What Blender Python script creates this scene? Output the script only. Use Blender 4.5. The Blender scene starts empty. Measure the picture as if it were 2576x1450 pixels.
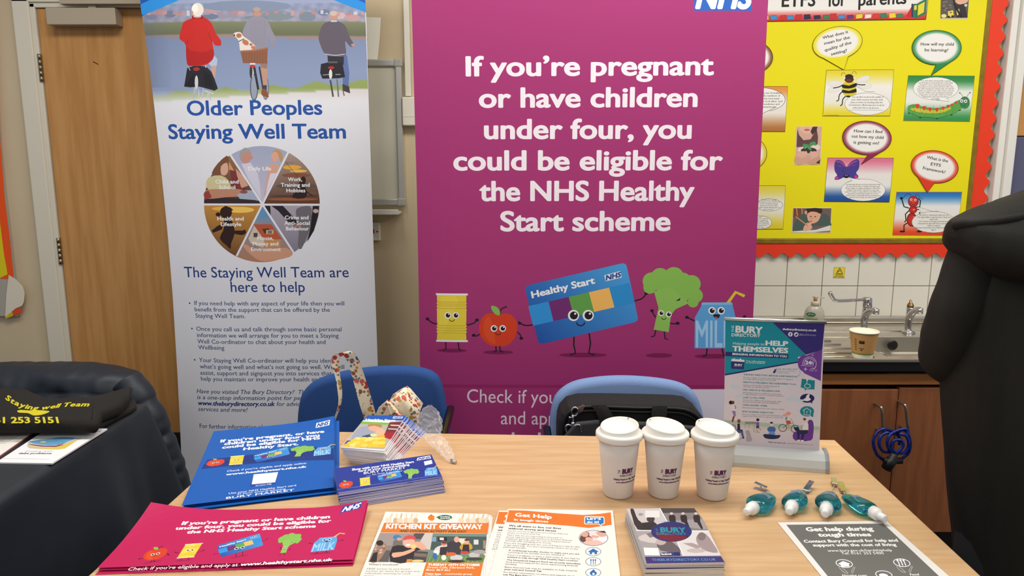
import bpy, bmesh, math, random
import numpy as np
from mathutils import Vector, Matrix, Euler
from mathutils.geometry import tessellate_polygon

# ------------------------------------------------------------------ camera, world, lamps, exposure
sc = bpy.context.scene
C = sc.collection
IW, IH, F = 2576, 1450, 1810.0
PITCH, CAMZ = math.radians(9.44), 1.406
cam_d = bpy.data.cameras.new('camera')
cam_d.sensor_width = 36.0
cam_d.lens = 36.0 * F / IW
cam_d.clip_start = 0.02
cam = bpy.data.objects.new('camera', cam_d)
C.objects.link(cam)
cam.location = (0, 0, CAMZ)
cam.rotation_euler = (math.pi / 2 - PITCH, 0, 0)
sc.camera = cam

world = bpy.data.worlds.new('room_light')
sc.world = world
world.use_nodes = True
world.node_tree.nodes['Background'].inputs[0].default_value = (0.95, 0.97, 1.0, 1)
world.node_tree.nodes['Background'].inputs[1].default_value = 0.31

def lamp(x, y, z, sx, sy, power, col=(1.0, 0.945, 0.87)):
    d = bpy.data.lights.new('ceiling_lamp', 'AREA')
    d.shape = 'RECTANGLE'
    d.size, d.size_y = sx, sy
    d.energy = power
    d.color = col
    o = bpy.data.objects.new('ceiling_lamp', d)
    o.location = (x, y, z)
    C.objects.link(o)
lamp(-1.1, 1.75, 2.75, 1.2, 0.5, 23)
lamp(0.5, 1.75, 2.75, 1.2, 0.5, 23)
lamp(2.1, 1.75, 2.75, 1.2, 0.5, 29)
lamp(-1.0, -0.9, 2.75, 1.2, 0.6, 16)
lamp(1.0, -0.9, 2.75, 1.2, 0.6, 16)

vs = sc.view_settings
vs.view_transform = 'Standard'
vs.look = 'None'
vs.gamma = 1.0
vs.use_curve_mapping = False
vs.exposure = 0.14

# ------------------------------------------------------------------ helpers
R = random.Random(7)
CP, SP = math.cos(PITCH), math.sin(PITCH)
TZ = 0.73                                                # main table height
def ray(px, py):
    a, b = (px - IW / 2) / F, (py - IH / 2) / F
    return Vector((a, CP - b * SP, -(b * CP + SP)))
CO = Vector((0, 0, CAMZ))
def at_y(px, py, y):
    r = ray(px, py)
    return CO + r * (y / r.y)
def at_z(px, py, z):
    r = ray(px, py)
    return CO + r * ((z - CAMZ) / r.z)
def lin(c):
    def f(v):
        v = max(0.0, min(1.0, v / 255.0))
        return v / 12.92 if v <= 0.04045 else ((v + 0.055) / 1.055) ** 2.4
    return (f(c[0]), f(c[1]), f(c[2]))
def mix(a, b, t):
    t = max(0.0, min(1.0, t))
    return tuple(a[i] + (b[i] - a[i]) * t for i in range(3))

def tag(o, label=None, cat=None, group=None, kind=None):
    if label: o['label'] = label
    if cat: o['category'] = cat
    if group: o['group'] = group
    if kind: o['kind'] = kind
    return o
def empty(name, loc, label=None, cat=None, group=None, rz=0.0):
    o = bpy.data.objects.new(name, None)
    o.empty_display_size = 0.05
    o.location = loc
    o.rotation_euler = (0, 0, rz)
    C.objects.link(o)
    return tag(o, label, cat, group)
def wmat(o):
    m = Matrix.Translation(o.location) @ o.rotation_euler.to_matrix().to_4x4()
    return (wmat(o.parent) @ m) if o.parent else m
def copy_tree(o, parent=None):
    c = o.copy()
    C.objects.link(c)
    c.parent = parent
    for ch in [x for x in bpy.data.objects if x.parent == o]:
        copy_tree(ch, c)
    return c

MATS = {}
def M(name, col, rough=0.5, metal=0.0, bump=0.0, bscale=200.0, var=0.0, vscale=20.0, stretch=None,
      col2=None, trans=0.0, ior=1.45, alpha=1.0, spec=0.5, coat=0.0, sheen=0.0, detail=4.0):
    if name in MATS: return MATS[name]
    m = bpy.data.materials.new(name)
    m.use_nodes = True
    nt = m.node_tree
    b = nt.nodes['Principled BSDF']
    c = lin(col)
    b.inputs['Base Color'].default_value = (*c, 1)
    b.inputs['Roughness'].default_value = rough
    b.inputs['Metallic'].default_value = metal
    b.inputs['IOR'].default_value = ior
    b.inputs['Alpha'].default_value = alpha
    b.inputs['Transmission Weight'].default_value = trans
    b.inputs['Specular IOR Level'].default_value = spec
    b.inputs['Coat Weight'].default_value = coat
    b.inputs['Sheen Weight'].default_value = sheen
    if bump or var or col2:
        tc = nt.nodes.new('ShaderNodeTexCoord')
        mp = nt.nodes.new('ShaderNodeMapping')
        nt.links.new(tc.outputs['Object'], mp.inputs[0])
        if stretch: mp.inputs['Scale'].default_value = stretch
    if var or col2:
        n = nt.nodes.new('ShaderNodeTexNoise')
        n.inputs['Scale'].default_value = vscale
        n.inputs['Detail'].default_value = detail
        nt.links.new(mp.outputs[0], n.inputs['Vector'])
        rp = nt.nodes.new('ShaderNodeValToRGB')
        c2 = lin(col2) if col2 else tuple(x * (1 - var) for x in c)
        rp.color_ramp.elements[0].color = (*c2, 1)
        rp.color_ramp.elements[1].color = (*c, 1)
        rp.color_ramp.elements[0].position = 0.36
        rp.color_ramp.elements[1].position = 0.64
        nt.links.new(n.outputs[0], rp.inputs[0])
        nt.links.new(rp.outputs[0], b.inputs['Base Color'])
    if bump:
        n2 = nt.nodes.new('ShaderNodeTexNoise')
        n2.inputs['Scale'].default_value = bscale
        n2.inputs['Detail'].default_value = 3
        nt.links.new(mp.outputs[0] if stretch else tc.outputs['Object'], n2.inputs['Vector'])
        bp = nt.nodes.new('ShaderNodeBump')
        bp.inputs['Strength'].default_value = bump
        bp.inputs['Distance'].default_value = 0.002
        nt.links.new(n2.outputs[0], bp.inputs['Height'])
        nt.links.new(bp.outputs[0], b.inputs['Normal'])
    MATS[name] = m
    return m

def print_mat(name, rough, spec=0.5):
    m = bpy.data.materials.new(name)
    m.use_nodes = True
    nt = m.node_tree
    b = nt.nodes['Principled BSDF']
    a = nt.nodes.new('ShaderNodeAttribute')
    a.attribute_name = 'ink'
    nt.links.new(a.outputs['Color'], b.inputs['Base Color'])
    b.inputs['Roughness'].default_value = rough
    b.inputs['Specular IOR Level'].default_value = spec
    return m
INK = print_mat('printed_ink_matt', 0.6, 0.3)
GLOSS = print_mat('printed_ink_gloss', 0.4, 0.28)

class MB:
    """collects shapes, built as one mesh object"""
    def __init__(s):
        s.v, s.f, s.c, s.m, s.sm = [], [], [], [], []
    def add(s, vs_, fs_, mat=0, smooth=False, col=(1, 1, 1)):
        k = len(s.v)
        s.v += [tuple(p) for p in vs_]
        s.c += [col] * len(vs_)
        s.f += [tuple(i + k for i in f) for f in fs_]
        s.m += [mat] * len(fs_)
        s.sm += [smooth] * len(fs_)
    def bm(s, b, mat=0, smooth=False, mtx=None):
        b.verts.ensure_lookup_table()
        for i, v in enumerate(b.verts): v.index = i
        vs_ = [(mtx @ v.co if mtx else v.co.copy()) for v in b.verts]
        s.add(vs_, [[v.index for v in f.verts] for f in b.faces], mat, smooth)
        b.free()
    def box(s, lo, hi, bev=0.0, mat=0, mtx=None, seg=2):
        b = bmesh.new()
        bmesh.ops.create_cube(b, size=1)
        for v in b.verts:
            v.co = Vector([(lo[i] + hi[i]) / 2 + v.co[i] * (hi[i] - lo[i]) for i in range(3)])
        if bev:
            bmesh.ops.bevel(b, geom=list(b.edges), offset=bev, segments=seg, profile=0.5, affect='EDGES')
        s.bm(b, mat, False, mtx)
    def tube(s, pts, r, n=10, mat=0, cap=True, smooth=True, closed=False, flat=1.0):
        pts = [Vector(p) for p in pts]
        rs = r if isinstance(r, (list, tuple)) else [r] * len(pts)
        L = len(pts)
        vs_, fs_ = [], []
        up = None
        for i, p in enumerate(pts):
            if closed: t = pts[(i + 1) % L] - pts[i - 1]
            else: t = pts[min(i + 1, L - 1)] - pts[max(i - 1, 0)]
            t = t.normalized() if t.length > 1e-9 else Vector((0, 0, 1))
            if up is None:
                up = Vector((0, 0, 1)) if abs(t.z) < 0.9 else Vector((0, 1, 0))
            side = t.cross(up)
            side = side.normalized() if side.length > 1e-6 else Vector((1, 0, 0))
            up = side.cross(t).normalized()
            for k in range(n):
                a = 2 * math.pi * k / n
                vs_.append(p + side * math.cos(a) * rs[i] + up * math.sin(a) * rs[i] * flat)
        for i in range(L if closed else L - 1):
            j = (i + 1) % L
            for k in range(n):
                k2 = (k + 1) % n
                fs_.append((i * n + k, i * n + k2, j * n + k2, j * n + k))
        if cap and not closed:
            fs_.append(tuple(range(n - 1, -1, -1)))
            fs_.append(tuple((L - 1) * n + k for k in range(n)))
        s.add(vs_, fs_, mat, smooth)
    def lathe(s, prof, n=40, mat=0, mtx=None, smooth=True, sx=1.0, sy=1.0, zf=None):
        """prof: (radius, z) list; zf(angle, r, z) may move z"""
        vs_, fs_ = [], []
        for r, z in prof:
            for k in range(n):
                a = 2 * math.pi * k / n
                zz = zf(a, r, z) if zf else z
                vs_.append(Vector((r * math.cos(a) * sx, r * math.sin(a) * sy, zz)))
        for i in range(len(prof) - 1):
            for k in range(n):
                k2 = (k + 1) % n
                fs_.append((i * n + k, i * n + k2, (i + 1) * n + k2, (i + 1) * n + k))
        if prof[0][0] > 1e-5: fs_.append(tuple(range(n - 1, -1, -1)))
        if prof[-1][0] > 1e-5: fs_.append(tuple((len(prof) - 1) * n + k for k in range(n)))
        if mtx: vs_ = [mtx @ v for v in vs_]
        s.add(vs_, fs_, mat, smooth)
    def prism(s, pts, vec, bev=0.0, mat=0, seg=2, smooth=False):
        """closed outline (3-D points in a plane) extruded along vec, bevelled"""
        b = bmesh.new()
        vs_ = [b.verts.new(p) for p in pts]
        f = b.faces.new(vs_)
        r = bmesh.ops.extrude_face_region(b, geom=[f])
        for g in r['geom']:
            if isinstance(g, bmesh.types.BMVert): g.co += Vector(vec)
        bmesh.ops.recalc_face_normals(b, faces=list(b.faces))
        if bev:
            es = [e for e in b.edges if len(e.link_faces) == 2 and any(len(q.verts) > 4 for q in e.link_faces)] if len(pts) > 4 else list(b.edges)
            bmesh.ops.bevel(b, geom=es, offset=bev, segments=seg, profile=0.5, affect='EDGES')
        s.bm(b, mat, smooth)
    def grid(s, fn, nu, nv, mat=0, smooth=True, closed=False):
        vs_ = [fn(i / nu, j / nv) for j in range(nv + 1) for i in range(nu + (0 if closed else 1))]
        w = nu if closed else nu + 1
        fs_ = []
        for j in range(nv):
            for i in range(nu):
                i2 = (i + 1) % w if closed else i + 1
                fs_.append((j * w + i, j * w + i2, (j + 1) * w + i2, (j + 1) * w + i))
        s.add(vs_, fs_, mat, smooth)
    def build(s, name, mats, parent=None, origin=None, weld=False):
        if not isinstance(mats, (list, tuple)): mats = [mats]
        base = None
        if parent is not None:
            inv = wmat(parent).inverted()
            vs_ = [inv @ Vector(p) for p in s.v]
        else:
            o_ = Vector(origin) if origin is not None else Vector((
                sum(p[0] for p in s.v) / len(s.v), sum(p[1] for p in s.v) / len(s.v), min(p[2] for p in s.v)))
            vs_ = [Vector(p) - o_ for p in s.v]
            base = o_
        me = bpy.data.meshes.new(name)
        me.from_pydata([tuple(v) for v in vs_], [], s.f)
        for m in mats: me.materials.append(m)
        me.polygons.foreach_set('material_index', s.m)
        me.polygons.foreach_set('use_smooth', s.sm)
        if any(c != (1, 1, 1) for c in s.c):
            at = me.color_attributes.new('ink', 'FLOAT_COLOR', 'POINT')
            flat = np.ones((len(s.v), 4), dtype=np.float32)
            flat[:, :3] = np.array(s.c, dtype=np.float32)
            at.data.foreach_set('color', flat.ravel())
        me.update()
        if weld:
            b = bmesh.new(); b.from_mesh(me)
            bmesh.ops.remove_doubles(b, verts=b.verts, dist=1e-5)
            bmesh.ops.recalc_face_normals(b, faces=b.faces)
            b.to_mesh(me); b.free()
        o = bpy.data.objects.new(name, me)
        C.objects.link(o)
        if parent is not None: o.parent = parent
        else: o.location = base
        return o

def spline(pts, n=8, closed=False):
    P = [Vector(p) for p in pts]
    out, L = [], len(P)
    for i in range(L if closed else L - 1):
        p0 = P[(i - 1) % L] if closed else P[max(i - 1, 0)]
        p1, p2 = P[i], P[(i + 1) % L]
        p3 = P[(i + 2) % L] if closed else P[min(i + 2, L - 1)]
        for k in range(n):
            t = k / n
            out.append(0.5 * ((2 * p1) + (p2 - p0) * t + (2 * p0 - 5 * p1 + 4 * p2 - p3) * t * t
                              + (3 * p1 - p0 - 3 * p2 + p3) * t ** 3))
    if not closed: out.append(P[-1])
    return out

# ------------------------------------------------------------------ lettering and printed sheets
_T = {}
_tc = bpy.data.curves.new('lettering', 'FONT')
_to = bpy.data.objects.new('lettering', _tc)
def glyphs(t, res):
    k = (t, res)
    if k not in _T:
        _tc.body = t
        _tc.size = 1.0
        _tc.resolution_u = res
        me = _to.to_mesh()
        v = [(p.co.x, p.co.y) for p in me.vertices]
        f = [tuple(p.vertices) for p in me.polygons]
        _to.to_mesh_clear()
        _T[k] = (v, f)
    return _T[k]
_h = glyphs('H', 2)[0]
CAPH = max(p[1] for p in _h)

class Sheet:
    EPS = 1.2e-5
    def __init__(s, O, U, V):
        s.O, s.U, s.V = Vector(O), Vector(U).normalized(), Vector(V).normalized()
        s.N = s.U.cross(s.V).normalized()
        s.v, s.f, s.c, s.sm = [], [], [], []
        s.L = 0
        s.fr = (0.0, 0.0, 1.0)
        s.aff = None
        s.warp = None
        s.thr = None
        s.bends = []
        s.occ = []
    # coordinates ---------------------------------------------------
    def frame(s, ox=0.0, oy=0.0, k=1.0): s.fr = (ox, oy, 1.0 / k); s.aff = None; return s
    def affine(s, src, dst):
        """three source points to three picture points"""
        A = np.array([[p[0], p[1], 1] for p in src], float)
        B = np.array(dst, float)
        s.aff = np.linalg.solve(A, B)
        return s
    def q(s, x, y):
        if s.aff is not None:
            px = x * s.aff[0, 0] + y * s.aff[1, 0] + s.aff[2, 0]
            py = x * s.aff[0, 1] + y * s.aff[1, 1] + s.aff[2, 1]
        else:
            px, py = s.fr[0] + x * s.fr[2], s.fr[1] + y * s.fr[2]
        r = ray(px, py)
        t = (s.O - CO).dot(s.N) / r.dot(s.N)
        d = CO + r * t - s.O
        return Vector((d.dot(s.U), d.dot(s.V)))
    def p3(s, uv, h=0.0):
        return s.O + s.U * uv[0] + s.V * uv[1] + s.N * h
    # drawing -------------------------------------------------------
    def lift(s, uvs, top=0.0):
        """height just above whatever print already lies under these points"""
        xs, ys = [u[0] for u in uvs], [u[1] for u in uvs]
        a, c, d, e = min(xs), max(xs), min(ys), max(ys)
        h = max([o[4] for o in s.occ if o[0] < c and o[1] > a and o[2] < e and o[3] > d], default=0.0) + s.EPS
        s.occ.append((a, c, d, e, h + top))
        return h
    def raw(s, uvs, faces, cols, h=None, smooth=False):
        k = len(s.v)
        hh = s.lift(uvs) if h is None else h
        for i, u in enumerate(uvs): s.v.append((u[0], u[1], hh if not isinstance(hh, list) else hh[i]))
        s.c += cols if isinstance(cols, list) else [cols] * len(uvs)
        s.f += [tuple(i + k for i in f) for f in faces]
        s.sm += [smooth] * len(faces)
    def poly(s, pts, col, n=None, sp=0):
        if sp: pts = [(p.x, p.y) for p in spline([(a[0], a[1], 0) for a in pts], sp, True)]
        s.L += 1
        uv = [s.q(*p) for p in pts]
        tri = tessellate_polygon([[Vector((u[0], u[1], 0)) for u in uv]])
        out = []
        for a, b, c in tri:
            A = (uv[b] - uv[a]).cross(uv[c] - uv[a])
            out.append((a, b, c) if A > 0 else (a, c, b))
        s.raw(uv, out, lin(col))
    def rect(s, x0, y0, x1, y1, col): s.poly([(x0, y0), (x1, y0), (x1, y1), (x0, y1)], col)
    def rrect(s, q4, r, col, grad=None, n=5):
        """rounded quad, corners TL TR BR BL; grad = (c0, c1) left-bottom to right-top"""
        Q = [Vector((*p, 0)) for p in q4]
        pts = []
        for i in range(4):
            a, p, b = Q[i - 1], Q[i], Q[(i + 1) % 4]
            d1, d2 = (a - p).normalized(), (b - p).normalized()
            for k in range(n + 1):
                t = k / n
                p1, p2 = p + d1 * r, p + d2 * r
                pts.append(tuple(((1 - t) ** 2 * p1 + 2 * t * (1 - t) * p + t * t * p2)[:2]))
        s.poly(pts, col)
        if grad:
            n0 = len(pts)
            for i, p in enumerate(pts):
                v = Vector((*p, 0)) - Q[3]
                t = v.dot(Q[1] - Q[3]) / (Q[1] - Q[3]).length_squared
                s.c[len(s.c) - n0 + i] = lin(mix(grad[0], grad[1], t))
    def ell(s, cx, cy, rx, ry, col, rot=0.0, n=24):
        ca, sa = math.cos(rot), math.sin(rot)
        s.poly([(cx + rx * math.cos(a) * ca - ry * math.sin(a) * sa, cy + rx * math.cos(a) * sa + ry * math.sin(a) * ca)
                for a in [2 * math.pi * k / n for k in range(n)]], col)
    def rings(s, cx, cy, rx, ry, stops, rot=0.0, n=40):
        """ellipse with colours by radius: stops = [(0, col), ..., (1, col)]"""
        s.L += 1
        ca, sa = math.cos(rot), math.sin(rot)
        uv, fs_, cs = [], [], []
        for t, col in stops:
            t = max(t, 0.001)
            for k in range(n):
                a = 2 * math.pi * k / n
                x, y = t * rx * math.cos(a), -t * ry * math.sin(a)
                uv.append(s.q(cx + x * ca - y * sa, cy + x * sa + y * ca)); cs.append(lin(col))
        for i in range(len(stops) - 1):
            for k in range(n):
                k2 = (k + 1) % n
                fs_.append((i * n + k, (i + 1) * n + k, (i + 1) * n + k2, i * n + k2))
        s.raw(uv, fs_, cs)
    def line(s, pts, w, col, sp=0, closed=False, caps=True):
        if sp: pts = [(p.x, p.y) for p in spline([(a[0], a[1], 0) for a in pts], sp, closed)]
        P = [Vector(p) for p in pts]
        L = len(P)
        s.L += 1
        uv, fs_ = [], []
        ws = w if isinstance(w, (list, tuple)) else [w] * L
        for i, p in enumerate(P):
            if closed: t = P[(i + 1) % L] - P[i - 1]
            else: t = P[min(i + 1, L - 1)] - P[max(i - 1, 0)]
            t = t.normalized() if t.length > 1e-9 else Vector((1, 0))
            n = Vector((-t.y, t.x)) * ws[min(i, len(ws) - 1)] / 2
            uv.append(s.q(*(p + n))); uv.append(s.q(*(p - n)))
        for i in range(L if closed else L - 1):
            j = (i + 1) % L
            fs_.append((2 * i, 2 * j, 2 * j + 1, 2 * i + 1))
        s.raw(uv, fs_, lin(col))
    def grad(s, q4, nx, ny, fn):
        """quad TL TR BR BL with colours fn(u, v), v down"""
        s.L += 1
        uv, cs, fs_ = [], [], []
        for j in range(ny + 1):
            for i in range(nx + 1):
                u, v = i / nx, j / ny
                a = [q4[0][k] + (q4[1][k] - q4[0][k]) * u for k in (0, 1)]
                b = [q4[3][k] + (q4[2][k] - q4[3][k]) * u for k in (0, 1)]
                uv.append(s.q(a[0] + (b[0] - a[0]) * v, a[1] + (b[1] - a[1]) * v)); cs.append(lin(fn(u, v)))
        for j in range(ny):
            for i in range(nx):
                k = j * (nx + 1) + i
                fs_.append((k, k + nx + 1, k + nx + 2, k + 1))
        s.raw(uv, fs_, cs)
    def text(s, t, x0, y0, x1=None, y1=None, cap=20.0, col=(0, 0, 0), bold=0.0, ital=0.0, res=3, up=None, keep=False, wide=1.0):
        v, f = glyphs(t, res)
        if not v: return
        xa, xb = min(p[0] for p in v), max(p[0] for p in v)
        w = max(xb - xa, 1e-4)
        y1 = y0 if y1 is None else y1
        A = s.q(x0, y0)
        u = s.q(x0 + up[0], y0 + up[1]) - A if up else s.q(x0, y0 - cap) - A
        if x1 is None:
            d = s.q(x0 + 10, y0 + (y1 - y0)) - A
            e = d.normalized() * u.length / CAPH * wide
        else:
            e = (s.q(x1, y1) - A) / w
        if not (keep or up or s.aff is not None):
            n = Vector((-e.y, e.x)).normalized()
            u = n * abs(u.dot(n))
        u = u / CAPH
        offs = [(0, 0)]
        if bold:
            bold = min(bold, 0.062)
            m = 12 if cap > 24 else 6
            offs += [(bold * 0.78 * math.cos(2 * math.pi * k / m), bold * 0.62 * math.sin(2 * math.pi * k / m)) for k in range(m)]
        h = s.lift([A + e * (p[0] - xa) + u * p[1] for p in v], 1.8e-6 * len(offs))
        for k, (dx, dy) in enumerate(offs):
            s.raw([A + e * (p[0] - xa + dx + ital * p[1]) + u * (p[1] + dy) for p in v], f, lin(col), h + k * 1.8e-6)
    def lines(s, rows, cap, col, **k):
        """rows: (text, x0, y0, x1, y1)"""
        for r in rows: s.text(r[0], r[1], r[2], r[3] if len(r) > 3 else None, r[4] if len(r) > 4 else None, cap=cap, col=col, **k)
    # the sheet itself ------------------------------------------------
    def base(s, rows, nx, col, thick=0.0004, back=None, edge=None):
        """rows: list of (left point, right point) from the top down"""
        L = [(s.q(*a), s.q(*b)) for a, b in rows]
        s.base_uv(L, nx, col, thick, back, edge)
    def base_uv(s, L, nx, col, thick=0.0004, back=None, edge=None):
        ny = len(L) - 1
        c0, c1 = lin(col), lin(back or col)
        uv = [a + (b - a) * (i / nx) for a, b in L for i in range(nx + 1)]
        fs_ = []
        for j in range(ny):
            for i in range(nx):
                k = j * (nx + 1) + i
                fs_.append((k, k + nx + 1, k + nx + 2, k + 1))
        s.raw(uv, fs_, c0, 0.0, True)
        s.raw(uv, [f[::-1] for f in fs_], c1, -thick, True)
        loop = ([i for i in range(nx + 1)] + [j * (nx + 1) + nx for j in range(1, ny + 1)]
                + [ny * (nx + 1) + i for i in range(nx - 1, -1, -1)] + [j * (nx + 1) for j in range(ny - 1, 0, -1)])
        n = len(loop)
        s.raw([uv[i] for i in loop] * 2, [(i, (i + 1) % n, n + (i + 1) % n, n + i) for i in range(n)],
              lin(edge or back or col), [0.0] * n + [-thick] * n)
    def outline(s, pts, col, thick=0.0004, edge=None):
        """cut-out of any outline"""
        s.poly(pts, col)
        uv = [s.q(*p) for p in pts]
        n = len(uv)
        s.raw(uv * 2, [(i, (i + 1) % n, n + (i + 1) % n, n + i) for i in range(n)], lin(edge or col), [0.0] * n + [-thick] * n)
    def bend(s, c, d, h, r, n=6):
        """curl beyond c against direction d: height h at c falling to 0 over r"""
        d = Vector(d).normalized()
        t0 = d.dot(Vector(c))
        s.bends.append((d, [(t0 - 0.3, h)] + [(t0 + r * i / n, h * (1 - i / n) ** 2) for i in range(n + 1)]))
    def build(s, name, mat=None, parent=None, origin=None):
        mb = MB()
        V = s.v
        fs_, cs, sm = s.f, s.c, s.sm
        if s.thr:
            b = bmesh.new()
            ly = b.verts.layers.float_color.new('ink')
            vv = []
            for p, c in zip(V, cs):
                x = b.verts.new(p); x[ly] = (*c, 1); vv.append(x)
            for f in fs_:
                try: b.faces.new([vv[i] for i in f])
                except ValueError: pass
            for _ in range(6):
                lo = [e for e in b.edges if e.calc_length() > s.thr]
                if not lo: break
                bmesh.ops.subdivide_edges(b, edges=lo, cuts=1)
                bmesh.ops.triangulate(b, faces=[f for f in b.faces if len(f.verts) > 4])
            for i, x in enumerate(b.verts): x.index = i
            V = [tuple(x.co) for x in b.verts]
            cs = [tuple(x[ly])[:3] for x in b.verts]
            fs_ = [tuple(x.index for x in f.verts) for f in b.faces]
            sm = [True] * len(fs_)
            b.free()
        if s.bends:
            # fold along straight lines, so every printed layer bends exactly alike
            b = bmesh.new()
            ly = b.verts.layers.float_color.new('ink')
            vv = []
            for p, c in zip(V, cs):
                x = b.verts.new(p); x[ly] = (*c, 1); vv.append(x)
            for f in fs_:
                try: b.faces.new([vv[i] for i in f])
                except ValueError: pass
            for d, tab in s.bends:
                d = Vector(d).normalized()
                for t, h in tab:
                    bmesh.ops.bisect_plane(b, geom=list(b.verts) + list(b.edges) + list(b.faces), dist=1e-7, plane_co=(d.x * t, d.y * t, 0), plane_no=(d.x, d.y, 0))
            for i, x in enumerate(b.verts): x.index = i
            V = []
            for x in b.verts:
                h_ = 0.0
                for d, tab in s.bends:
                    t = Vector(d).normalized().dot(x.co.xy)
                    if t <= tab[0][0]: h_ += tab[0][1]
                    elif t >= tab[-1][0]: h_ += tab[-1][1]
                    else:
                        for (t0, h0), (t1, h1) in zip(tab, tab[1:]):
                            if t0 <= t <= t1: h_ += h0 + (h1 - h0) * (t - t0) / (t1 - t0); break
                V.append((x.co.x, x.co.y, x.co.z + h_))
            cs = [tuple(x[ly])[:3] for x in b.verts]
            fs_ = [tuple(x.index for x in f.verts) for f in b.faces]
            sm = [False] * len(fs_)
            b.free()
        for p in V:
            mb.v.append(tuple(s.p3(p, p[2] + (s.warp(p[0], p[1]) if s.warp else 0.0))))
        mb.c, mb.f, mb.m, mb.sm = list(cs), fs_, [0] * len(fs_), sm
        return mb.build(name, mat or INK, parent, origin)

def vsheet(y): return Sheet((0, y, CAMZ), (1, 0, 0), (0, 0, 1))
def hsheet(z): return Sheet((0, 0, z), (1, 0, 0), (0, 1, 0))
WHITE, BLACK = (240, 240, 242), (22, 20, 22)

# ------------------------------------------------------------------ room shell
WY = 3.0
wall_paint = M('beige_wall_paint', (208, 190, 158), 0.75, bump=0.15, bscale=90, var=0.05, vscale=3)
white_paint = M('cream_gloss_paint', (216, 209, 192), 0.4, bump=0.05, bscale=30)
b = MB(); b.box((-3.4, WY, 0), (3.6, WY + 0.12, 2.9)); b.build('wall_back', wall_paint)['kind'] = 'structure'
floor_m = M('brown_vinyl_floor', (66, 56, 50), 0.5, var=0.25, vscale=14)
b = MB(); b.box((-3.4, -2.2, -0.1), (3.6, WY + 0.12, 0)); b.build('floor', floor_m)['kind'] = 'structure'

# door in the back wall
door_wood = M('oak_veneer_door', (198, 146, 86), 0.42, col2=(182, 129, 70), vscale=6, stretch=(7, 7, 0.5), bump=0.03, bscale=40)
DY = WY - 0.012
dl, dr = at_y(92, 20, DY).x, at_y(92, 20, DY).x + 0.93
dtop = at_y(100, 22, DY).z
b = MB(); b.box((dl, DY, 0.01), (dr, WY + 0.02, dtop), 0.002)
door = tag(b.build('door_1', door_wood), 'brown oak veneer door behind the white banner', 'door', kind='structure')
b = MB(); b.box((dl + 0.01, DY - 0.003, 0.03), (dr - 0.01, DY, at_y(420, 1088, DY).z), 0.001)
b.build('kick_plate', M('dark_kick_plate', (34, 30, 28), 0.5), door)
# the scratch on the door
b = MB(); p0, p1 = at_y(234, 155, DY - 0.0005), at_y(247, 162, DY - 0.0005)
b.tube([p0, p1], 0.0015, 5); b.build('scratch', M('scratch_dark', (40, 25, 12), 0.8), door)
steel = M('brushed_hinge_steel', (150, 138, 118), 0.35, 0.9)
for (hx, hy0, hy1) in ((97, 135, 205), (148, 598, 665)):
    a, c = at_y(hx, hy0, DY - 0.01), at_y(hx + 4, hy1, DY - 0.01)
    b = MB()
    x = dl - 0.004
    n = 5
    for i in range(n):
        z0 = c.z + (a.z - c.z) * i / n; z1 = c.z + (a.z - c.z) * (i + 1) / n - 0.0015
        b.tube([(x, DY - 0.008, z0), (x, DY - 0.008, z1)], 0.0075, 10)
    b.box((x - 0.012, DY - 0.004, c.z), (x, DY - 0.0002, a.z), 0.0005)
    b.build('hinge', steel, door)
# door closer: body on the leaf, arm plate on the frame above
grey_box = M('grey_painted_metal', (172, 160, 140), 0.4)
p, q_ = at_y(113, 19, DY - 0.055), at_y(292, 62, DY - 0.055)
b = MB(); b.box((p.x, DY - 0.055, q_.z), (q_.x, DY - 0.0005, p.z), 0.003)
b.build('door_closer', grey_box, door)
p, q_ = at_y(146, -16, WY - 0.075), at_y(345, 10, WY - 0.075)
b = MB(); b.box((p.x, WY - 0.075, q_.z), (q_.x + 0.25, WY - 0.045, p.z), 0.003)
b.box((q_.x - 0.2, WY - 0.06, q_.z - 0.012), (q_.x - 0.17, WY - 0.05, q_.z), 0.002)
b.build('closer_arm_cover', grey_box, door)
# door frame
fl = at_y(30, 0, WY - 0.02).x
b = MB()
b.box((fl, WY - 0.028, 0), (dl - 0.022, WY, dtop + 0.10), 0.004)
b.box((dl - 0.024, WY - 0.02, 0), (dl - 0.003, WY, dtop + 0.02), 0.003)
b.box((fl, WY - 0.028, dtop + 0.022), (dr + 0.1, WY, dtop + 0.10), 0.004)
b.box((dl - 0.024, WY - 0.02, dtop + 0.003), (dr + 0.024, WY, dtop + 0.025), 0.003)
b.box((dr + 0.003, WY - 0.028, 0), (dr + 0.085, WY, dtop + 0.10), 0.004)
b.build('trim_1', white_paint)['kind'] = 'structure'
b = MB()
b.box((-3.4, WY - 0.016, 0), (fl - 0.001, WY, 0.1), 0.004)
b.box((dr + 0.086, WY - 0.016, 0), (0.55, WY, 0.1), 0.004)
b.build('baseboard_back', M('dark_skirting', (52, 44, 38), 0.5))['kind'] = 'structure'
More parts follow.
